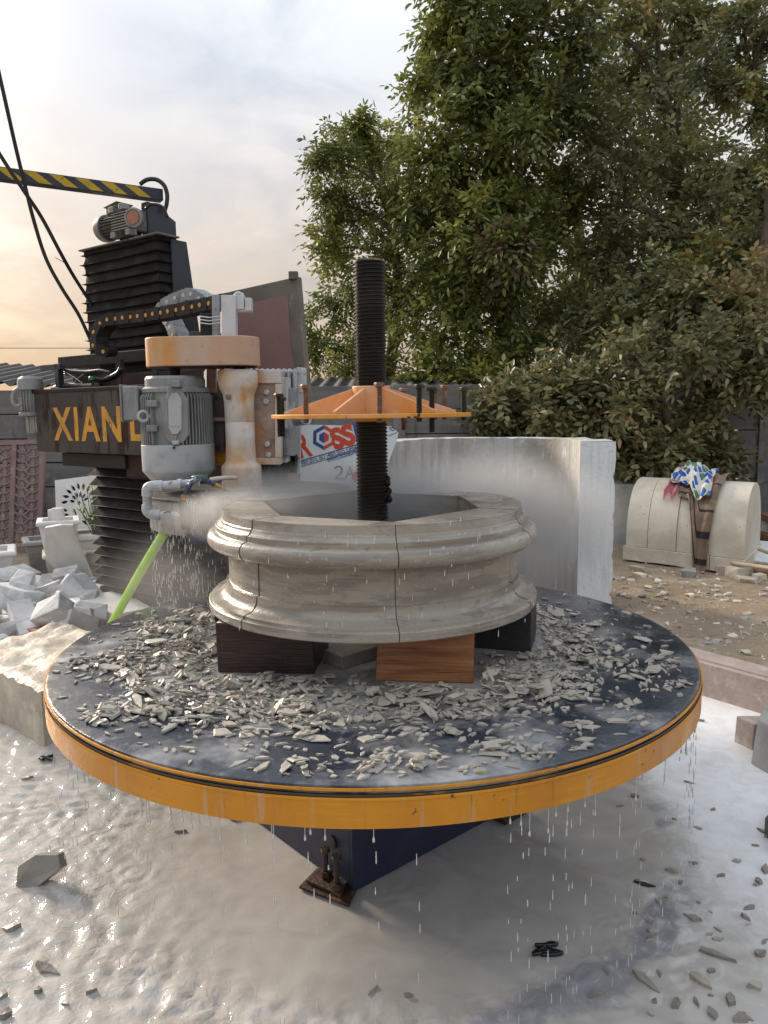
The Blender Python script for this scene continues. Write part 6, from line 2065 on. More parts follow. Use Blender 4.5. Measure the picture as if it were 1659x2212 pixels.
loop = [i for i in range(NXr + 1)] + [(j) * (NXr + 1) + NXr for j in range(1, NYr + 1)] + [NYr * (NXr + 1) + i for i in range(NXr - 1, -1, -1)] + [j * (NXr + 1) for j in range(NYr - 1, 0, -1)]
b0 = len(vs)
for lvl, t in enumerate((0.5, 1.0)):
    for q in loop:
        p = Vector(vs[q]); z = p.z * (1 - t) - 0.06 * t
        w = 0.012 * fbm(p.x * 7, p.y * 7, z * 5)
        vs.append(Vector((p.x, p.y, z)) + rn * w + ru * w)
nl = len(loop)
for k in range(nl):
    k2 = (k + 1) % nl
    fs.append((loop[k], loop[k2], b0 + k2, b0 + k))
    fs.append((b0 + k, b0 + k2, b0 + nl + k2, b0 + nl + k))
MB().add(vs, fs).build('block_body', 'rough_stone', rbk, smooth=True, auto=38)

q = G(105, 1640, 0.003)
mb = MB()
for k in range(4):
    c = q + Vector((rng.uniform(-0.03, 0.03), rng.uniform(-0.015, 0.015), 0.004))
    mb.tube(smoothpath([q + Vector((0, 0, 0.004))] + [c + Vector((rng.uniform(-0.025, 0.025), rng.uniform(-0.015, 0.015), rng.uniform(0, 0.008))) for _ in range(3)], 4), 0.006, 6)
o = mb.build('black_scrap', 'black_rag', None, smooth=True, origin=q)
tag(o, 'crumpled black scrap in the slurry below the rough stone block', 'scrap')

# ------------------------------------------------------------------ rubble heap at the left
RUB = [rock_mesh('rubble_stone', 'rubble_white', 600 + k, 0.7 if k % 2 else 0.4) for k in range(10)]
RED = [rock_mesh('rubble_stone', 'rubble_red', 640 + k, 0.8) for k in range(2)]
n_r = 0
cells = []
for k in range(900):
    if n_r > 105: break
    x, y = rng.uniform(-60, 255), rng.uniform(1262, 1425)
    edge_ = 1255 + 0.0
    if x > 180 and y > 1400 - (x - 180) * 0.9: continue
    g = G(x, y, 0.0)
    t = (y - 1262) / 160
    if (g - TC).xy.length < 1.32: continue
    L = rng.uniform(0.10, 0.24) * (1.15 if rng.random() < 0.3 else 0.85)
    hz = 0.0
    near = 0
    for (cx, cy, cr, ctop) in cells:
        dd_ = math.hypot(g.x - cx, g.y - cy)
        if dd_ < (L + cr) * 0.36:
            hz = max(hz, ctop - 0.05); near += 1
    if hz > 0.20: continue
    prop = (rng.uniform(1.0, 1.6), rng.uniform(0.6, 1.0), rng.uniform(0.35, 0.7))
    h = L * prop[2]
    o = lay((RED[k % 2] if rng.random() < 0.05 and L < 0.16 else RUB[k % 10]), g.x, g.y, hz + h * 0.42, L * prop[0], L * prop[1], h, rng.uniform(0, 6.28), rng.normal(0, 0.35, 2), name='rubble_stone')
    red_ = o.data in RED
    tag(o, 'broken brick-red stone in the rubble heap behind the rough block' if red_ else 'broken white stone piece in the rubble heap behind the rough block', 'rubble', 'red pieces of the rubble heap' if red_ else 'white pieces of the rubble heap')
    cells.append((g.x, g.y, L, hz + h * 0.9))
    n_r += 1
# named slabs on the heap
def plank(name, a, b, w, th_, mat, label, cat='stone slab', up_=(0, 0, 1)):
    a = Vector(a); b = Vector(b)
    fr2 = frame(b - a, up_)
    o = MB().box((a + b) / 2, ((b - a).length, w, th_), fr2).build(name, mat, None, origin=(a + b) / 2, bevel=0.006)
    return tag(o, label, cat)


plank('red_stone_bar', W(62, 1362, 4.9), W(172, 1392, 4.55), 0.16, 0.10, 'rubble_red', 'long brick-red stone bar lying on the rubble heap')
plank('white_stone_bar', W(45, 1385, 4.7), W(145, 1418, 4.3), 0.12, 0.07, 'marble', 'long white stone bar lying below the brick-red bar')
plank('white_stone_bar', W(42, 1310, 5.0), W(72, 1380, 4.75), 0.17, 0.09, 'rubble_white', 'square-cut white bar tilted down across the rubble heap')
plank('white_stone_slab', W(205, 1290, 5.6), W(275, 1330, 5.2), 0.38, 0.05, 'marble', 'flat white stone slab at the foot of the bellows column')

# ------------------------------------------------------------------ yard wall of concrete planks
WY = 9.5
wl = thing('yard_wall', (0, WY, 0), 'grey concrete plank wall running along the back of the yard', 'wall')
ph = 0.30
npl = 6
src_p = MB().box((0, 0, 0), (2.14, 0.06, ph - 0.012)).build('plank', 'concrete', wl, bevel=0.005, origin=(0, 0, 0))
for ix, x in enumerate(np.arange(-8.8, 11, 2.25)):
    zt_w = 1.82 if x < 4.5 else 1.62
    for k in range(npl if x < 4.5 else 5):
        if ix == 2 and k == 4:
            pass
        o = src_p.copy(); o.name = 'plank'; COL.objects.link(o); o.parent = wl
        o.location = (x + 1.125, 0.006 * rng.normal(), ph * (k + 0.5) + 0.01)
        o.rotation_euler = (rng.normal(0, 0.008), rng.normal(0, 0.002), 0)
    MB().box((x, WY, zt_w / 2), (0.15, 0.15, zt_w)).build('post', 'concrete', wl, bevel=0.006)
bpy.data.objects.remove(src_p)

# corrugated shed roofs showing over the wall
def roof(name, p0, p1, p2, p3, label, wave=0.076, amp=0.012):
    p0, p1, p2, p3 = map(Vector, (p0, p1, p2, p3))
    L = (p1 - p0).length
    n = int(L / wave * 8)
    vs, fs = [], []
    for i in range(n + 1):
        t = i / n
        w = UP * amp * math.cos(t * L / wave * 2 * math.pi)
        vs += [p0.lerp(p1, t) + w, p3.lerp(p2, t) + w]
    for i in range(n):
        fs.append((i * 2, i * 2 + 2, i * 2 + 3, i * 2 + 1))
    o = MB().add(vs, fs).build(name, 'roof_sheet', None, origin=(p0 + p1) / 2, smooth=True)
    s_ = o.modifiers.new('thick', 'SOLIDIFY'); s_.thickness = 0.006
    return tag(o, label, 'roof')


shed = thing('shed', (0.2, 11.0, 0), 'low dark shed with a corrugated roof behind the yard wall', 'shed')
MB().box((0.2, 11.0, 0.9), (5.2, 1.6, 1.8)).build('shed_wall', 'steel_black', shed)
def roof_part(p0, p1, p2, p3, parent, wave=0.20, amp=0.025):
    p0, p1, p2, p3 = map(Vector, (p0, p1, p2, p3))
    L = (p1 - p0).length
    n = int(L / wave * 10)
    vs, fs = [], []
    for i in range(n + 1):
        t = i / n
        w = UP * amp * math.cos(t * L / wave * 2 * math.pi)
        vs += [p0.lerp(p1, t) + w, p3.lerp(p2, t) + w, p0.lerp(p1, t) + w - UP * 0.008, p3.lerp(p2, t) + w - UP * 0.008]
    for i in range(n):
        a = i * 4
        fs += [(a, a + 4, a + 5, a + 1), (a + 2, a + 3, a + 7, a + 6), (a, a + 2, a + 6, a + 4)]
    return MB().add(vs, fs).build('roof', 'roof_sheet', parent, smooth=True, auto=40)


zr = W(850, 842, 9.9).z
roof_part((-2.6, 9.85, zr), (3.0, 9.85, zr - 0.02), (3.0, 12.0, zr + 0.25), (-2.6, 12.0, zr + 0.25), shed)
shed2 = thing('shed', (-6.2, 10.8, 0), 'dark shed with sagging corrugated roof behind the wall by the pink screen', 'shed')
MB().box((-6.2, 11.0, 0.9), (4.6, 1.8, 1.8)).build('shed_wall', 'steel_black', shed2)
zr = W(0, 800, 9.8).z
roof_part((-8.6, 9.8, zr + 0.12), (-3.2, 9.8, zr - 0.28), (-3.2, 12.0, zr + 0.05), (-8.6, 12.0, zr + 0.4), shed2)
# wire across the far sky
o = MB().tube([W(-60, 752, 14), W(190, 752, 14), W(520, 748, 14)], 0.006, 5).build('overhead_wire', 'cable', None, origin=W(190, 752, 14))
tag(o, 'thin overhead wire crossing the pale sky behind the machine', 'wire')

# ------------------------------------------------------------------ carved screens, planters and plant at the left
def curve_panel(outer, holes, thick, name, mat, parent, o, ux, uy):
    """flat panel with real holes; outlines in metres"""
    cu = bpy.data.curves.new(name, 'CURVE')
    cu.dimensions = '2D'; cu.fill_mode = 'BOTH'; cu.extrude = thick / 2
    cu.bevel_depth = 0.0
    for poly in [outer] + holes:
        sp_ = cu.splines.new('POLY'); sp_.points.add(len(poly) - 1)
        for q, (x, y) in zip(sp_.points, poly):
            q.co = (x, y, 0, 1)
        sp_.use_cyclic_u = True
    tmp = bpy.data.objects.new(name, cu); COL.objects.link(tmp)
    dg = bpy.context.evaluated_depsgraph_get()
    me = bpy.data.meshes.new_from_object(tmp.evaluated_get(dg))
    bpy.data.objects.remove(tmp)
    ux = Vector(ux).normalized(); uy = Vector(uy).normalized(); uz = ux.cross(uy)
    og = ORIG[parent.name]
    for v in me.vertices:
        v.co = Vector(o) + ux * v.co.x + uy * v.co.y + uz * v.co.z - og
    me.materials.clear(); me.materials.append(MATS[mat])
    ob = bpy.data.objects.new(name, me); COL.objects.link(ob); ob.parent = parent
    ORIG[ob.name] = og
    return ob


# red sandstone screen
pr0 = G(108, 1212, 0.0); 
pY_ = 8.15
x_r = W(95, 955, pY_ + 0.35).x
zt_s = W(60, 953, pY_ + 0.35).z
scr = thing('pierced_screen', (x_r - 0.33, pY_ + 0.1, 0), 'red sandstone screen pierced with fish-scale tracery leaning on the wall', 'stone screen')
suy2 = Vector((-0.02, 0.33, zt_s)).normalized(); sux2 = Vector((1, 0.0, 0)); sux2 = (sux2 - suy2 * sux2.dot(suy2)).normalized()
PH_ = zt_s / suy2.z; PW_ = 0.70
scr_o = Vector((x_r - PW_ + 0.04, pY_ + 0.02, 0.0))
cw = 0.255; bw = 0.055
def frame_rect(x0, x1, y0, y1): return [(x0, y0), (x1, y0), (x1, y1), (x0, y1)]


holes = []
colx = [PW_ - bw - cw, PW_ - 2 * bw - 2 * cw + 0.0]
curve_panel(frame_rect(0, PW_, 0, PH_), [frame_rect(cx, cx + cw, 0.08, PH_ - 0.05) for cx in colx], 0.05, 'screen_frame', 'red_sandstone', scr, scr_o, sux2, suy2)
su3 = sux2.cross(suy2)
def spt(x, y, z=0.0): return scr_o + sux2 * x + suy2 * y + su3 * z


rows = 23
rh_ = (PH_ - 0.13) / rows
DP = [(0, 0.0), (0.42, 0.12), (0.55, 0.38), (0.34, 0.68), (0.12, 0.9), (0, 1.15), (-0.12, 0.9), (-0.34, 0.68), (-0.55, 0.38), (-0.42, 0.12)]
for cx in colx:
    for r_ in range(rows):
        y0 = 0.075 + r_ * rh_
        xm = cx + cw * (0.28 if r_ % 2 else 0.72)
        hw = cw * 0.36
        arc_ = []
        for t in np.linspace(-1, 1, 15):
            x = xm + hw * t
            if cx - 0.01 <= x <= cx + cw + 0.01:
                arc_.append(spt(x, y0 + rh_ * (0.10 + 1.25 * abs(t) ** 2.4), 0.006))
        MB().tube(arc_, 0.0125, 6).build('scale', 'red_sandstone', scr, smooth=True)
        if y0 + rh_ * 2.0 < PH_ - 0.05:
            MB().prism([spt(xm + 0.050 * a, y0 + rh_ * (0.2 + b * 1.75), -0.012) for a, b in DP], su3 * 0.024).build('drop', 'red_sandstone', scr, bevel=0.004)

# white marble screen with a pierced flower
y_w = 7.75
wb = W(135, 1200, y_w)
jw = thing('marble_screen', (W(175, 1200, y_w).x, y_w, 0), 'white marble panel pierced with a flower motif leaning on the wall', 'stone screen')
o_l = W(120, 1038, y_w + 0.2)
juy = Vector((0.07, -0.22, -o_l.z)).normalized() * -1
jux = (Vector((1, -0.12, 0.12))); jux = (jux - juy * jux.dot(juy)).normalized()
JW, JH = 0.52, o_l.z / juy.z
jo = o_l - juy * JH
def leafpoly(cx, cy, L, w, ang, n=8):
    pts = []
    for t in np.linspace(0, 1, n):
        pts.append((L * (t - 0.5), w * math.sin(math.pi * t) ** 0.8 * 0.5))
    for t in np.linspace(1, 0, n)[1:-1]:
        pts.append((L * (t - 0.5), -w * math.sin(math.pi * t) ** 0.8 * 0.35))
    c, s = math.cos(ang), math.sin(ang)
    return [(cx + x * c - y * s, cy + x * s + y * c) for x, y in pts]


holes = []
cxm, cym = JW * 0.50, JH - 0.27
for k in range(9):
    a = R(10 + 20 * k)
    holes.append(leafpoly(cxm + 0.165 * math.cos(a), cym + 0.175 * math.sin(a), 0.080, 0.040, a + 0.25))
for k in range(6):
    a = R(20 + 28 * k)
    holes.append(leafpoly(cxm + 0.080 * math.cos(a), cym + 0.088 * math.sin(a) , 0.065, 0.036, a))
holes.append([(cxm - 0.02, cym), (cxm, cym + 0.03), (cxm + 0.02, cym), (cxm, cym - 0.03)])
for sgn in (-1, 1):
    for k in range(5):
        a = R(-90 + sgn * (18 + 17 * k))
        holes.append(leafpoly(cxm + 0.165 * math.cos(a), cym - 0.04 + 0.18 * math.sin(a), 0.080, 0.036, a + sgn * 0.5))
    holes.append(leafpoly(cxm + sgn * 0.05, cym - 0.09, 0.09, 0.03, R(90) - sgn * 0.35))
curve_panel(frame_rect(0, JW, 0, JH), holes, 0.03, 'pierced_panel', 'marble', jw, jo, jux, juy)
MB().prism([jo + jux * 0.02 + juy * 0.02 + jux.cross(juy) * -0.022, jo + jux * (JW - 0.02) + juy * 0.02 + jux.cross(juy) * -0.022, jo + jux * (JW - 0.02) + juy * (JH - 0.02) + jux.cross(juy) * -0.022, jo + jux * 0.02 + juy * (JH - 0.02) + jux.cross(juy) * -0.022], jux.cross(juy) * -0.004).build('hole_shade_sheet', 'black_rag', jw)  # black sheet stands in for the shade behind the pierced holes


def planter(p, size, h, yaw, mat, label, soil=True):
    t = thing('planter', p, label, 'planter')
    c, s = math.cos(yaw), math.sin(yaw)
    def sq(w, z): return [Vector(p) + Vector((x * c - y * s, x * s + y * c, z)) for x, y in ((-w, -w), (w, -w), (w, w), (-w, w))]
    w0, w1 = size * 0.40, size * 0.5
    n0, n1 = w1 * 0.78, w0 * 0.8
    vs = sq(w0, 0) + sq(w1, h * 0.86) + sq(n0, h * 0.86) + sq(n1, h * 0.3)
    fs = [(3, 2, 1, 0)] + [(i, (i + 1) % 4, 4 + (i + 1) % 4, 4 + i) for i in range(4)] + [(4 + i, 4 + (i + 1) % 4, 8 + (i + 1) % 4, 8 + i) for i in range(4)] + [(8 + i, 8 + (i + 1) % 4, 12 + (i + 1) % 4, 12 + i) for i in range(4)] + [(12, 13, 14, 15)]
    MB().add(vs, fs).build('tub', mat, t, bevel=0.004)
    ro, ri = w1 * 1.14, w1 * 0.80
    vs = sq(ro * 0.96, h * 0.861) + sq(ro, h * 0.885) + sq(ro, h * 0.95) + sq(ro * 0.95, h) + sq(ri, h) + sq(ri, h * 0.861)
    fs = []
    for l in range(5):
        fs += [(l * 4 + i, l * 4 + (i + 1) % 4, (l + 1) * 4 + (i + 1) % 4, (l + 1) * 4 + i) for i in range(4)]
    fs += [(20 + i, 20 + (i + 1) % 4, (i + 1) % 4, i) for i in range(4)]
    MB().add(vs, fs).build('rim', mat, t, bevel=0.004)
    if soil:
        MB().prism(sq(n0 * 0.97, h * 0.72), UP * 0.01).build('soil', 'dirt', t)
    return t


planter(G(18, 1262, 0) + Vector((-0.22, 0.1, 0)), 0.42, 0.30, 0.45, 'marble', 'white marble planter half hidden behind the rubble heap')
planter(G(82, 1236, 0) + Vector((0.05, 0.1, 0)), 0.36, 0.32, 0.5, 'grey_stone', 'grey marble planter standing between two white planters')
pb_ = G(118, 1258, 0)
o = planter(pb_ + Vector((0.06, 0.1, 0)), 0.32, 0.27, 0.42, 'marble_cream', 'brown stained square planter carrying a white planter', soil=False)
planter(pb_ + Vector((0.02, 0.12, 0.272)), 0.32, 0.29, 0.40, 'marble', 'white marble planter stacked on the brown stained planter', soil=False)
MB_ = MB().box(pb_ + Vector((0.03, 0.1, 0.60)), (0.10, 0.06, 0.13)).box(pb_ + Vector((-0.04, 0.12, 0.59)), (0.05, 0.05, 0.12))
o = MB_.build('carved_offcut', 'marble', None, origin=pb_ + Vector((0, 0.1, 0.55)), bevel=0.01)
tag(o, 'small carved marble offcut standing on the stacked white planter', 'stone offcut')
planter(W(186, 1190, 7.0).xy.to_3d(), 0.30, 0.42, 0.3, 'marble', 'tall white planter in front of the marble flower panel')
planter(W(222, 1190, 7.2).xy.to_3d() + Vector((0.10, 0.10, 0)), 0.34, 0.66, 0.2, 'marble', 'tallest white planter half hidden by the bellows column')
pp_ = planter(G(213, 1246, 0) + Vector((0.02, 0.0, 0)), 0.26, 0.28, 0.1, 'marble_cream', 'cream planter holding the yellow flowering plant')

# leaning marble slab
def mslab(x, y): return W(x, y, 6.75 - (y - 1265) / 130 * -0.30 * 1.0)


mp_ = [mslab(x, y) for x, y in ((97, 1141), (130, 1135), (157, 1135), (165, 1160), (182, 1205), (201, 1252), (199, 1258), (175, 1268), (148, 1270), (140, 1255), (110, 1222), (99, 1210), (96, 1175))]
mn_ = (mp_[2] - mp_[0]).cross(mp_[6] - mp_[0]).normalized()
if mn_.y > 0: mn_ = -mn_
mc = sum(mp_, Vector()) / len(mp_)
mp_ = [p - mn_ * (p - mc).dot(mn_) for p in mp_]
o = MB().prism(mp_, -mn_ * 0.03).build('marble_slab', 'marble', None, origin=mc, bevel=0.004)
tag(o, 'irregular broken white marble slab leaning against the stacked planters', 'stone slab')

# yellow flowering plant
pc = G(205, 1243, 0) + Vector((0.05, 0.02, 0.26))
pl_ = thing('flowering_plant', pc, 'leggy green plant with small yellow flowers and broad blue-green leaves', 'plant')
st = MB(); fl = []
lv = []
for k in range(24):
    a = rng.uniform(0, 6.28); L = rng.uniform(0.25, 0.62); sp_r = rng.uniform(0.03, 0.20)
    tipp = pc + Vector((math.cos(a) * sp_r - 0.06, math.sin(a) * sp_r * 0.6, L))
    midp = pc.lerp(tipp, 0.5) + Vector((rng.normal(0, 0.02), rng.normal(0, 0.02), 0.03))
    pts = smoothpath([pc + Vector((rng.normal(0, 0.01), 0, 0)), midp, tipp], 4)
    st.tube(pts, 0.003, 4)
    for j in range(3, 8):
        lv.append((pts[min(j, len(pts) - 1)], rng.uniform(0.025, 0.06)))
    if L > 0.30:
        for j in range(int(rng.integers(3, 8))):
            fl.append(tipp + Vector(rng.normal(0, 0.022, 3)) + UP * 0.005)
st.build('stem', 'stem_green', pl_)
mb = MB()
for q in fl:
    for k in range(4):
        a = k * math.pi / 2 + rng.uniform(0, 1)
        d_ = Vector((math.cos(a), math.sin(a) * 0.6, rng.uniform(-0.3, 0.8))) * 0.011
        w_ = Vector((-math.sin(a), math.cos(a), 0.3)) * 0.006
        mb.add([q, q + d_ * 0.6 + w_, q + d_, q + d_ * 0.6 - w_], [(0, 1, 2, 3)])
mb.build('flowers', 'flower_yellow', pl_)['kind'] = 'stuff'
mb = MB()
for q, L in lv:
    a = rng.uniform(0, 6.28); d_ = Vector((math.cos(a), math.sin(a), rng.uniform(-0.5, 0.6))).normalized() * L; w_ = d_.cross(UP).normalized() * L * 0.25
    mb.add([q, q + d_ * 0.5 + w_, q + d_, q + d_ * 0.5 - w_], [(0, 1, 2, 3)])
mb.build('small_leaves', 'stem_green', pl_)['kind'] = 'stuff'
for k in range(9):
    a = -1.4 + k * 0.35 + rng.uniform(-0.2, 0.2); L = rng.uniform(0.10, 0.17)
    c_ = pc + Vector((math.sin(a) * 0.09, -0.05 - 0.05 * math.cos(a), rng.uniform(-0.06, 0.08)))
    d_ = Vector((math.sin(a), -math.cos(a) * 0.6, -0.55)).normalized(); s_ = d_.cross(Vector((0, -0.6, 0.8))).normalized(); nn_ = s_.cross(d_)
    vs = []; fs = []
    for j in range(7):
        t = j / 6; w = L * 0.42 * math.sin(math.pi * min(1, t * 0.92 + 0.06)) ** 0.7
        for i in (-1, -0.5, 0, 0.5, 1):
            vs.append(c_ + d_ * L * t + s_ * w * i + nn_ * (0.012 * abs(i) + 0.010 * math.sin(j * 2.1 + i * 4)))
    for j in range(6):
        for i in range(4):
            q = j * 5 + i
            fs.append((q, q + 1, q + 6, q + 5))
    MB().add(vs, fs).build('broad_leaf', 'leaf_blue', pl_, smooth=True)

# ------------------------------------------------------------------ trees
def leaf_arrays(orig, dirs, n_leaf, Lr, ll, lw, g, droop=0.25, tint0=None):
    """pinnate sprigs -> vertices (N*6,3) and tints (N)"""
    S = len(orig)
    up_ = np.array([0, 0, 1.0])
    side = np.cross(dirs, up_ + g.normal(0, 0.25, (S, 3)))
    side /= np.linalg.norm(side, axis=1, keepdims=True) + 1e-9
    nrm = np.cross(side, dirs)
    V, T = [], []
    for k in range(n_leaf):
        t = (k + 0.6) / n_leaf
        sgn = 1 if k % 2 else -1
        last = (k == n_leaf - 1)
        base = orig + dirs * (Lr * t)[:, None] + np.array([0, 0, -1.0]) * (droop * Lr * t * t)[:, None]
        ld = (side * sgn * (0.15 if last else 0.85) + dirs * (1.0 if last else 0.55) + g.normal(0, 0.28, (S, 3)))
        ld[:, 2] -= 0.22
        ld /= np.linalg.norm(ld, axis=1, keepdims=True)
        ln = nrm + g.normal(0, 0.45, (S, 3))
        lb = np.cross(ln, ld); lb /= np.linalg.norm(lb, axis=1, keepdims=True) + 1e-9
        L = (ll * g.uniform(0.7, 1.2, S))[:, None]; w = (lw * g.uniform(0.75, 1.2, S))[:, None]
        ln2 = np.cross(ld, lb)
        pts = [base, base + ld * L * 0.3 + lb * w * 0.5 + ln2 * w * 0.12, base + ld * L * 0.68 + lb * w * 0.42 + ln2 * w * 0.06, base + ld * L - ln2 * L * 0.08, base + ld * L * 0.68 - lb * w * 0.42 + ln2 * w * 0.06, base + ld * L * 0.3 - lb * w * 0.5 + ln2 * w * 0.12]
        V.append(np.stack(pts, 1))
        T.append(np.clip(tint0 + g.normal(0, 0.13, S), 0, 1))
    return np.concatenate(V).reshape(-1, 3), np.concatenate(T)


def leaf_object(name, V, T, mat, parent):
    N = len(V) // 6
    og = np.array(ORIG[parent.name][:])
    me = bpy.data.meshes.new(name)
    me.vertices.add(N * 6); me.vertices.foreach_set('co', (V - og).astype(np.float32).ravel())
    # two quads per leaf so that it folds along the midrib
    b = np.arange(N)[:, None] * 6
    q = np.concatenate([b + np.array([[0, 1, 2, 3]]), b + np.array([[0, 3, 4, 5]])], 1).reshape(-1, 4).astype(np.int32)
    me.loops.add(q.size); me.loops.foreach_set('vertex_index', q.ravel())
    me.polygons.add(len(q)); me.polygons.foreach_set('loop_start', np.arange(0, q.size, 4, dtype=np.int32))
    try:
        me.polygons.foreach_set('loop_total', np.full(len(q), 4, dtype=np.int32))
    except Exception:
        pass
    me.update(calc_edges=True)
    a = me.attributes.new('tint', 'FLOAT', 'FACE'); a.data.foreach_set('value', np.repeat(T, 2).astype(np.float32))
    me.materials.append(MATS[mat])
    o = bpy.data.objects.new(name, me); COL.objects.link(o); o.parent = parent
    return o


def tree(base, ztrunk, trunk_r, clumps, label, mat, seed, leaf=(0.10, 0.042), nb=13, nt=5, ns=4, nl=9, lean=(0, 0), extra_brown=(), twig_r=0.005, fill=1.0):
    g = np.random.default_rng(seed)
    root = thing('tree', base, label, 'tree', 'trees behind the yard wall')
    base = Vector(base)
    top = base + Vector((lean[0], lean[1], ztrunk))
    tk = MB()
    tp = smoothpath([base, base.lerp(top, 0.4) + Vector((g.normal(0, 0.12), g.normal(0, 0.1), 0)), base.lerp(top, 0.75) + Vector((g.normal(0, 0.12), g.normal(0, 0.1), 0)), top], 6)
    tk.tube(tp, [trunk_r * (1 - 0.6 * i / (len(tp) - 1)) for i in range(len(tp))], 9)
    tw = MB()
    O, D, TT = [], [], []
    OB, DB, TB = [], [], []
    for ci, (c, rad) in enumerate(clumps):
        c = Vector(c)
        # limb from the trunk, starting lower than the clump
        zz_ = max(base.z + ztrunk * 0.25, min(c.z - rad * 0.8, top.z))
        i = min(range(len(tp)), key=lambda k: abs(tp[k].z - zz_))
        s = tp[i]
        m1 = s.lerp(c, 0.5) + Vector((g.normal(0, 0.12), g.normal(0, 0.12), 0.10 * (c - s).length))
        lp = smoothpath([s, m1, c], 6)
        r0 = trunk_r * 0.42
        tk.tube(lp, [r0 * (1 - 0.75 * k / (len(lp) - 1)) for k in range(len(lp))], 6)
        ctint = g.normal(0.42, 0.17)
        for b in range(int(nb * fill)):
            brown = ci in extra_brown and b % 3 == 0
            v = g.normal(0, 1, 3); v /= np.linalg.norm(v); v[2] = v[2] * 0.8 + 0.12
            e = c + Vector(v) * rad * (g.uniform(0.55, 1.1) if g.random() < 0.8 else g.uniform(1.1, 1.45))
            st_ = c + Vector(v) * rad * g.uniform(0.0, 0.15)
            dirb = Vector(v).normalized()
            tw.tube([st_, st_.lerp(e, 0.5) + Vector(g.normal(0, 0.03, 3)), e], [twig_r * 2.2, twig_r * 1.6, twig_r * 0.8], 4)
            for t in range(nt):
                f = (t + 0.7) / nt
                q = st_.lerp(e, f)
                dv_ = (dirb + Vector(g.normal(0, 0.75, 3))).normalized()
                dv_.z -= 0.12
                Lt = rad * g.uniform(0.28, 0.5)
                e2_ = q + dv_ * Lt + Vector((0, 0, -0.10 * Lt))
                if g.random() < 0.6:
                    tw.tube([q, e2_], [twig_r, twig_r * 0.5], 3)
                stint = ctint + g.normal(0, 0.13)
                for k in range(ns):
                    h = (k + 0.8) / ns
                    pos = q.lerp(e2_, h)
                    dd_ = (dv_ * 0.7 + Vector(g.normal(0, 0.6, 3))).normalized()
                    (OB if brown else O).append(pos[:]); (DB if brown else D).append(dd_[:]); (TB if brown else TT).append(stint)
    tk.build('trunk', 'bark', root, smooth=True)
    tw.build('twigs', 'bark', root)['kind'] = 'stuff'
    for OO, DD, TT_, m_ in ((O, D, TT, mat), (OB, DB, TB, 'leaves_brown')):
        if not OO:
            continue
        OO = np.array(OO); DD = np.array(DD); S = len(OO)
        V, T = leaf_arrays(OO, DD, nl, g.uniform(0.20, 0.36, S) * (leaf[0] / 0.10), np.full(S, leaf[0]), np.full(S, leaf[1]), g, tint0=np.array(TT_))
        leaf_object('crown', V, T, m_, root)
    return root


def cl(lst, Y, jit=0.6, seed=0):
    g = np.random.default_rng(seed)
    out_ = []
    for q in lst:
        x, y, r_ = q[:3]
        YY = (q[3] if len(q) > 3 else Y) + g.uniform(-jit, jit)
        out_.append((W(x, y, YY), r_ * YY / FPX))
    return out_


T1 = cl([(757, 275, 42), (812, 305, 55), (715, 345, 40), (780, 380, 75), (860, 400, 70), (715, 440, 48), (790, 480, 80), (875, 500, 85), (720, 535, 52), (830, 580, 90), (715, 660, 55), (780, 665, 80), (870, 680, 90), (700, 750, 48), (775, 770, 65), (860, 780, 80), (905, 600, 70)], 12.6, 0.5, 1)
tree((0.05, 12.7, 0), 4.6, 0.13, T1, 'slender dark tree with feathery tips beside the spindle', 'leaves_green', 11, leaf=(0.10, 0.036), nb=8, nl=8, lean=(0.1, 0.1))
T2 = cl([(985, 5, 45), (1080, 30, 90), (960, 80, 40), (1020, 130, 85), (1110, 160, 100), (935, 200, 55), (1010, 260, 90), (1110, 300, 100), (945, 340, 70), (1030, 390, 95), (940, 450, 70), (1030, 500, 100), (1130, 470, 100), (960, 590, 85), (1070, 620, 100), (990, 700, 95), (1090, 740, 95), (960, 800, 75), (1050, 830, 80), (1180, 60, 95), (1200, 220, 100), (1130, 560, 90), (1195, 380, 95), (1065, 555, 40, 10.3), (1100, 530, 35, 10.3), (1075, 440, 25, 10.3)], 11.2, 0.6, 2)
tree((1.9, 11.4, 0), 5.6, 0.15, T2, 'broad green tree rising over the clamp plate and curved slab', 'leaves_green', 12, leaf=(0.115, 0.047), nb=11, nl=7, lean=(-0.2, -0.1), extra_brown=(23, 24, 25))
T3 = cl([(1290, 30, 110), (1420, 40, 110), (1320, 160, 115), (1440, 170, 105), (1250, 300, 110), (1370, 300, 115), (1490, 330, 110), (1290, 440, 115), (1420, 450, 120), (1550, 460, 90), (1650, 470, 80), (1420, 640, 85, 10.3), (1530, 600, 85, 10.3), (1630, 570, 80, 10.1), (1340, 700, 80, 10.3), (1480, 710, 75, 9.9), (1600, 690, 75, 9.9), (1620, 390, 60), (1230, 560, 110), (1350, 590, 115), (1480, 580, 115), (1590, 560, 100), (1250, 700, 110), (1370, 720, 110), (1160, 690, 90), (1500, 40, 45)], 11.6, 0.6, 3)
tree((4.1, 11.7, 0), 5.4, 0.17, T3, 'largest dense tree with dusty foliage towering over the stone vault', 'leaves_dusty', 13, leaf=(0.115, 0.048), nb=11, nl=7, lean=(0.2, 0.0))
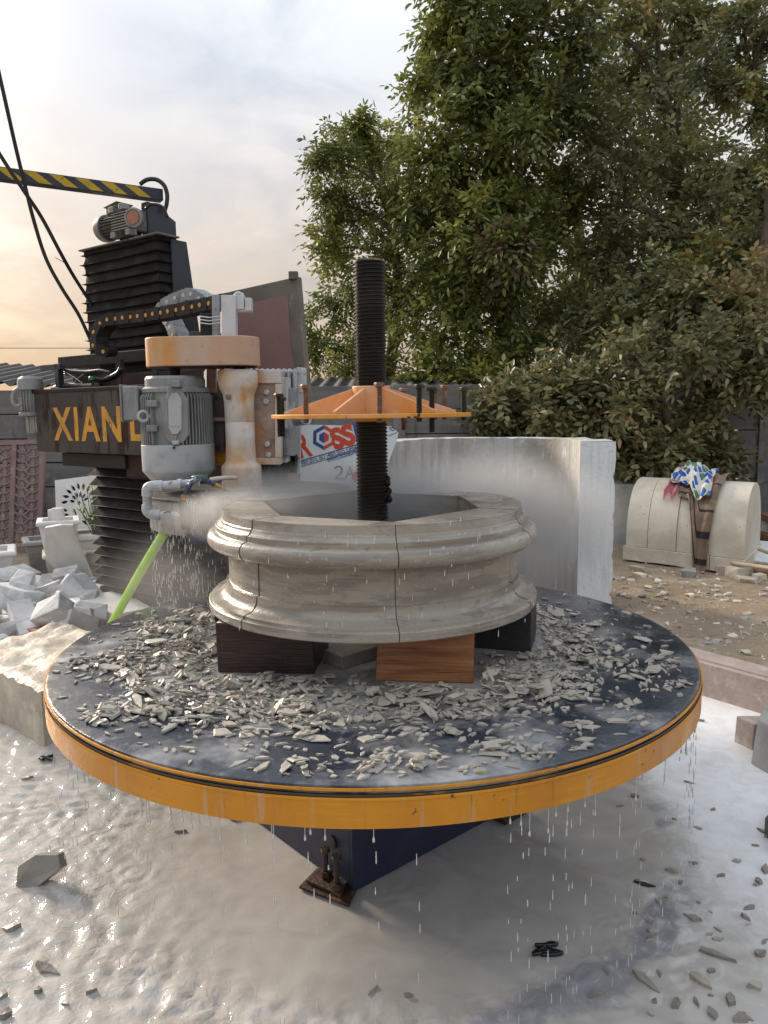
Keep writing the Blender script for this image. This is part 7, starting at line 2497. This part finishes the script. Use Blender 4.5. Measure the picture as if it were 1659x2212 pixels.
# bare-limbed tree at the upper right: forked limbs seen against the sky
T5 = cl([(1560, 90, 45), (1610, 40, 45), (1660, 110, 50), (1530, 170, 40), (1680, 30, 60), (1590, 200, 30), (1670, 230, 40), (1700, 330, 60)], 9.6, 0.3, 5)
tr5 = tree((4.75, 9.75, 0), 5.0, 0.14, T5, 'taller tree with pale forked limbs and sparse leaves above the stone vault', 'leaves_dusty', 15, leaf=(0.085, 0.036), nb=7, nt=4, ns=3, lean=(-0.1, -0.1))
T4 = cl([(1520, 640, 60, 9.4), (1625, 640, 80, 9.2), (1440, 740, 70, 9.2), (1540, 760, 85), (1650, 750, 80), (1360, 800, 65), (1240, 850, 75), (1330, 890, 80), (1440, 880, 90), (1570, 840, 55), (1140, 860, 65), (1660, 830, 45), (1470, 950, 45), (1390, 965, 60), (1060, 890, 50), (1190, 930, 55), (1290, 960, 50), (1110, 920, 45), (1430, 1000, 35), (1340, 1010, 30), (1550, 990, 30), (1250, 985, 35), (1215, 830, 38)], 8.75, 0.35, 4)
tree((3.3, 9.15, 0), 2.1, 0.08, T4, 'low spreading olive green tree overhanging the wall behind the vault', 'leaves_olive', 14, leaf=(0.105, 0.048), nb=8, nt=4, ns=4, nl=7, lean=(0.1, -0.2), extra_brown=(23,))
# second rank, deeper in the grove
T6 = cl([(1040, 640, 110), (1160, 470, 120), (1190, 620, 120), (1310, 520, 130), (1330, 690, 130), (1450, 680, 130), (1560, 680, 130), (1660, 660, 110), (1440, 330, 110), (1560, 820, 110), (1650, 800, 100), (1450, 830, 100)], 13.6, 0.5, 6)
tree((3.4, 13.8, 0), 5.0, 0.2, T6, 'shaded tree standing deep in the grove behind the broad green tree', 'leaves_green', 16, leaf=(0.125, 0.055), nb=9, nt=5, ns=4, nl=7, lean=(0, 0))

# washing line behind the vault with a dark garment
a_, b_ = W(1545, 1062, 8.9), W(1720, 1020, 8.7)
o = MB().tube(smoothpath([W(1500, 1050, 8.9), a_, W(1620, 1052, 8.8), b_], 6), 0.006, 5).build('wash_line', 'cable', None, origin=a_)
tag(o, 'dark line strung in front of the shaded wall behind the vault', 'line')

# ------------------------------------------------------------------ spray mist
def mist(name, c, rad, dens, label, nscale=5.0, rot=0.0, thr=0.35):
    bm = bmesh.new()
    bmesh.ops.create_icosphere(bm, subdivisions=3, radius=1.0)
    me = bpy.data.meshes.new(name); bm.to_mesh(me); bm.free()
    o = bpy.data.objects.new(name, me); COL.objects.link(o)
    o.location = c; o.scale = rad; o.rotation_euler = (0, 0, rot)
    mt = bpy.data.materials.new(name); mt.use_nodes = True
    nt = mt.node_tree
    for n in list(nt.nodes):
        if n.type == 'BSDF_PRINCIPLED': nt.nodes.remove(n)
    tcn = nt.nodes.new('ShaderNodeTexCoord')
    ln_ = nt.nodes.new('ShaderNodeVectorMath'); ln_.operation = 'LENGTH'
    nt.links.new(tcn.outputs['Object'], ln_.inputs[0])
    mr = nt.nodes.new('ShaderNodeMapRange'); mr.interpolation_type = 'SMOOTHSTEP'
    mr.inputs['From Min'].default_value = 0.97; mr.inputs['From Max'].default_value = 0.05
    nt.links.new(ln_.outputs['Value'], mr.inputs['Value'])
    geo_ = nt.nodes.new('ShaderNodeNewGeometry')
    no = nt.nodes.new('ShaderNodeTexNoise'); no.inputs['Scale'].default_value = nscale; no.inputs['Detail'].default_value = 3; no.inputs['Distortion'].default_value = 0.8
    nt.links.new(geo_.outputs['Position'], no.inputs['Vector'])
    m2 = nt.nodes.new('ShaderNodeMapRange'); m2.inputs['From Min'].default_value = thr; m2.inputs['From Max'].default_value = 0.7
    m2.inputs['To Min'].default_value = 0.25
    nt.links.new(no.outputs['Fac'], m2.inputs['Value'])
    mu_ = nt.nodes.new('ShaderNodeMath'); mu_.operation = 'MULTIPLY'
    nt.links.new(mr.outputs[0], mu_.inputs[0]); nt.links.new(m2.outputs[0], mu_.inputs[1])
    m3 = nt.nodes.new('ShaderNodeMath'); m3.operation = 'MULTIPLY'; m3.inputs[1].default_value = dens
    nt.links.new(mu_.outputs[0], m3.inputs[0])
    pv = nt.nodes.new('ShaderNodeVolumePrincipled')
    pv.inputs['Color'].default_value = (0.98, 0.98, 0.98, 1)
    pv.inputs['Anisotropy'].default_value = 0.4
    nt.links.new(m3.outputs[0], pv.inputs['Density'])
    nt.links.new(pv.outputs[0], nt.nodes['Material Output'].inputs['Volume'])
    me.materials.append(mt)
    o['kind'] = 'stuff'
    tag(o, label, 'mist')
    return o


mist('spray_mist', (-0.15, 3.05, 1.08), (0.75, 0.55, 0.26), 13.0, 'fine grey spray mist hanging in and behind the stone ring')
mist('spray_mist', (0.55, 4.05, 0.90), (0.90, 0.9, 0.46), 5.5, 'pale water mist drifting in front of the curved white slab', nscale=2.5)
mist('spray_mist', (-0.50, 2.86, 1.12), (0.38, 0.28, 0.12), 20.0, 'dense white spray round the saw nozzles', nscale=9)
mist('spray_mist', (-0.85, 3.1, 0.80), (0.45, 0.4, 0.28), 1.2, 'wet spray falling between the saw guard and the turntable', nscale=6)
